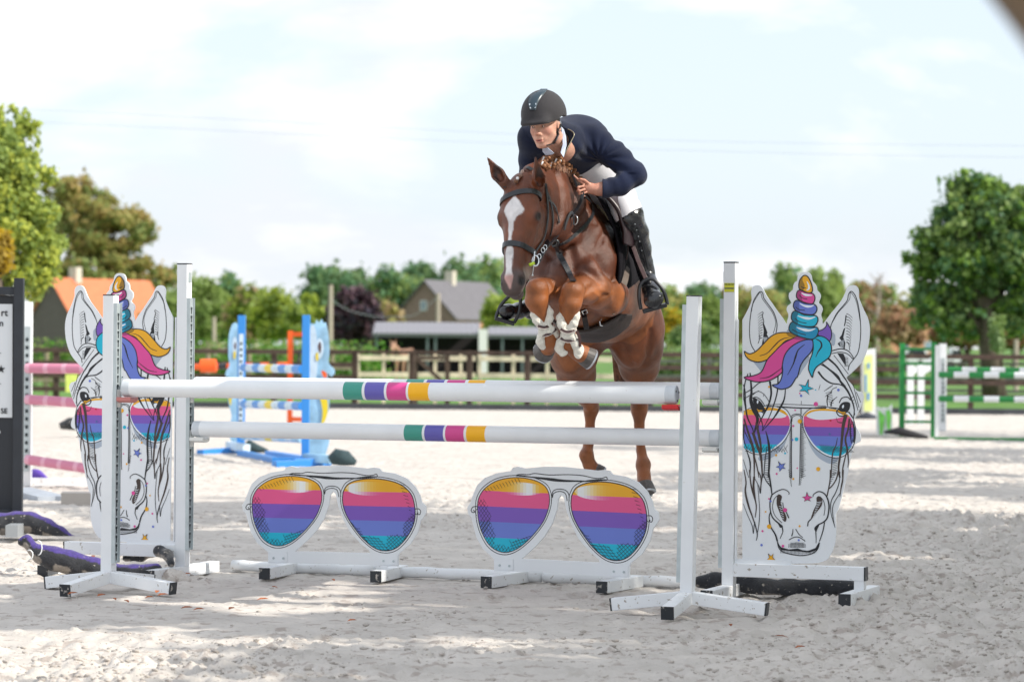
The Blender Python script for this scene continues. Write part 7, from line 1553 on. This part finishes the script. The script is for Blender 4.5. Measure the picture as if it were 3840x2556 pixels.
# white vehicle roofs glimpsed far right
for (x0, x1, y0, Y_, lb) in ((3385, 3490, 1314, 190, 'white car roof seen through the green ladder wing'), (3560, 3615, 1300, 200, 'white car roof seen below the big right-hand tree')):
    a_, b_ = P(x0, y0, Y_), P(x1, y0, Y_); R = empty('parked_car', Vector(((a_.x+b_.x)/2, Y_, 0)), lb, 'car'); L_ = b_.x-a_.x; c_ = (a_.x+b_.x)/2; m = MB()
    m.prism([Vector((c_-L_*.62, Y_, .3)), Vector((c_+L_*.62, Y_, .3)), Vector((c_+L_*.62, Y_, .75)), Vector((c_+L_*.45, Y_, .9)), Vector((c_+L_*.3, Y_, 1.4)), Vector((c_-L_*.28, Y_, 1.42)), Vector((c_-L_*.42, Y_, .92)), Vector((c_-L_*.62, Y_, .8))], Vector((0, 1.6, 0))); m.build('body', WHITE, R, bevel=.05)
    m = MB(); m.prism([Vector((c_+L_*.36, Y_-.01, .92)), Vector((c_+L_*.27, Y_-.01, 1.3)), Vector((c_-L_*.25, Y_-.01, 1.32)), Vector((c_-L_*.36, Y_-.01, .94))], Vector((0, -.01, 0))); m.build('side_window', mat('car_glass', (.03, .04, .05), .1), R)
    for s_ in (-1, 1): m = MB(); m.tube([Vector((c_+s_*L_*.38, Y_-.02, .31)), Vector((c_+s_*L_*.38, Y_+.2, .31))], .31, 14); m.build('wheel', BLACKP, R)
# ================= sign =================
sY2 = 23.3; R = empty('sign_board', gp(0, sY2), 'black framed board with a white notice, cut by the left edge', 'sign')
SB = mat('sign_black', (.014, .018, .026), .5, var=.2, vscale=12, dirt=(.3, .3, .3, 1), dscale=60, dthr=.76)
m = MB(); m.beam(gp(76, sY2), gp(76, sY2)+JZ*(P(76,1043,sY2).z), .072, .072, (0, 1, 0)); m.build('frame_post', SB, R, bevel=.003); m = MB(); m.beam(gp(-420, sY2), gp(-420, sY2)+JZ*(P(76,1043,sY2).z), .072, .072, (0, 1, 0)); m.build('frame_post', SB, R, bevel=.003)
for y in (1091, 1925): m = MB(); a_ = P(-400, y-3, sY2); b_ = P(57, y, sY2); m.beam(a_, b_, .05, .062); m.build('frame_rail', SB, R, bevel=.003)
m = MB(); m.prism([P(-400,1105,sY2+.03), P(56,1107,sY2+.03), P(56,1910,sY2+.03), P(-400,1906,sY2+.03)][::-1], Vector((0,.012,0))); pn = m.build('panel', mat('panel_black', (.022, .026, .034), .55), R)
m = MB(); m.prism([P(-380,1137,sY2+.02), P(47,1140,sY2+.02), P(46,1565,sY2+.02), P(-380,1561,sY2+.02)][::-1], Vector((0,-.003,0))); nt_ = m.build('notice', mat('paper_white', (.74, .77, .80), .5), pn)
TXI = mat('text_black', (.012, .014, .018), .6); X_, Z_ = Vector((1, 0, ROLL)), Vector((-ROLL, 0, 1)); k_ = sY2/FP
def sgn(t, xr, yb, hpx, m_=None, al='RIGHT'): text_mesh('lettering', t, hpx*k_/.70, P(xr, yb, sY2+.012), X_, Z_, m_ or TXI, nt_, al, bold=True)
sgn('rt', 29, 1184, 25); sgn('n', 13, 1222, 23); sgn('SE', 28, 1549, 19); sgn('o', 3, 1624, 14, mat('text_white', (.7, .72, .75), .6))
def star(cx_, cy_, r_): 
    m = MB(); m.prism([P(cx_+(r_ if k % 2 == 0 else r_*.42)*math.sin(k*math.pi/5), cy_-(r_ if k % 2 == 0 else r_*.42)*math.cos(k*math.pi/5), sY2+.014) for k in range(10)][::-1], Vector((0,-.002,0))); m.build('star_mark', TXI, nt_)
star(4, 1384, 16)
for y in (1322, 1437): m = MB(); m.prism([P(-60,y,sY2+.014), P(4,y+1,sY2+.014), P(4,y+3,sY2+.014), P(-60,y+2,sY2+.014)][::-1], Vector((0,-.002,0))); m.build('rule_line', TXI, nt_)
m = MB(); b_ = gp(82, 23.0); m.box(b_+Vector((0,-.1,.06)), .09, .5, .09); m.build('foot', mat('grey_steel', (.3, .32, .34), .5), R)
# ================= out-of-focus beam close to the camera =================
a_, b_ = P(3640, -190, 2.6), P(4120, 420, 2.6); n_ = 9; cpts = []
pts = [(3300,-520),(3560,-240),(3733,-30),(3800,55),(3870,150),(3960,290),(4060,480),(4130,700)]
q = [P(x, y, 3.3) for x, y in pts]; q2 = [p+Vector((.16, 0, .10)) for p in q]
m = MB(); m.prism(q+q2[::-1], Vector((0, .05, 0))); tag(m.build('wooden_edge', mat('brown_wood_near', (.085, .055, .030), .8, var=.2, vscale=10)), 'blurred brown wooden edge very near the camera in the top right corner', 'wooden beam')
# ================= tall trees outside the frame that shade the jump, plus one small added crown =================
def shade_tree(x, y, r_, zc, rz, n_, seed, label):
    rg = np.random.default_rng(seed); b_ = Vector((x, y, 0)); R = empty('shade_tree', b_, label, 'tree', 'tall trees beside the arena'); cl = clumps((x, y, zc), (r_, r_, rz), 44, rg, (.16, .30)); V, F_, mi = leaves(cl, n_, .20, rg, 2, fill_=.2); mesh_obj('crown', V, F_, [g2_, d3_], R, midx=mi)
    m = MB(); m.tube([b_, b_+JZ*(zc-rz*.3), b_+JZ*(zc+rz*.6)], [.32, .24, .06], 10)
    for k in range(8): q = Vector(cl[k*5][0]); s_ = b_+JZ*(zc-rz*.5+k*.3); m.tube([s_, s_*.5+q*.5+JZ*.3, q], [.12,.07,.02], 6)
    m.build('trunk', BARK, R)
for k, (x, y, r_, zc, rz, n_) in enumerate(SHADE): shade_tree(x, y, r_, zc, rz, n_, 300+k, 'broad leafed crown on a trunk beside the arena, unseen, shading the jump')
print('env', time.time()-T0)

s_ = SDF((-2.35, 18.7, -.03), (-1.85, 19.1, .14), .008)
for (x, y, z, r) in ((0,0,.0,.07),(.05,.02,.02,.05),(-.06,.01,.0,.05),(.0,.02,.045,.035),(.09,.0,.0,.04)): s_.ell((-2.09+x, 18.86+y, z), (r, r*.8, r*.8), .02)
V, F_ = s_.mesh(); V[:, 2] += .006*np.sin(V[:, 0]*170)*np.sin(V[:, 1]*190); o_ = mesh_obj('sand_heap', V, F_, SAND, smooth=True); tag(o_, 'small heap of sand beside the right foot of the left wing', 'sand heap')
print('done', time.time()-T0)
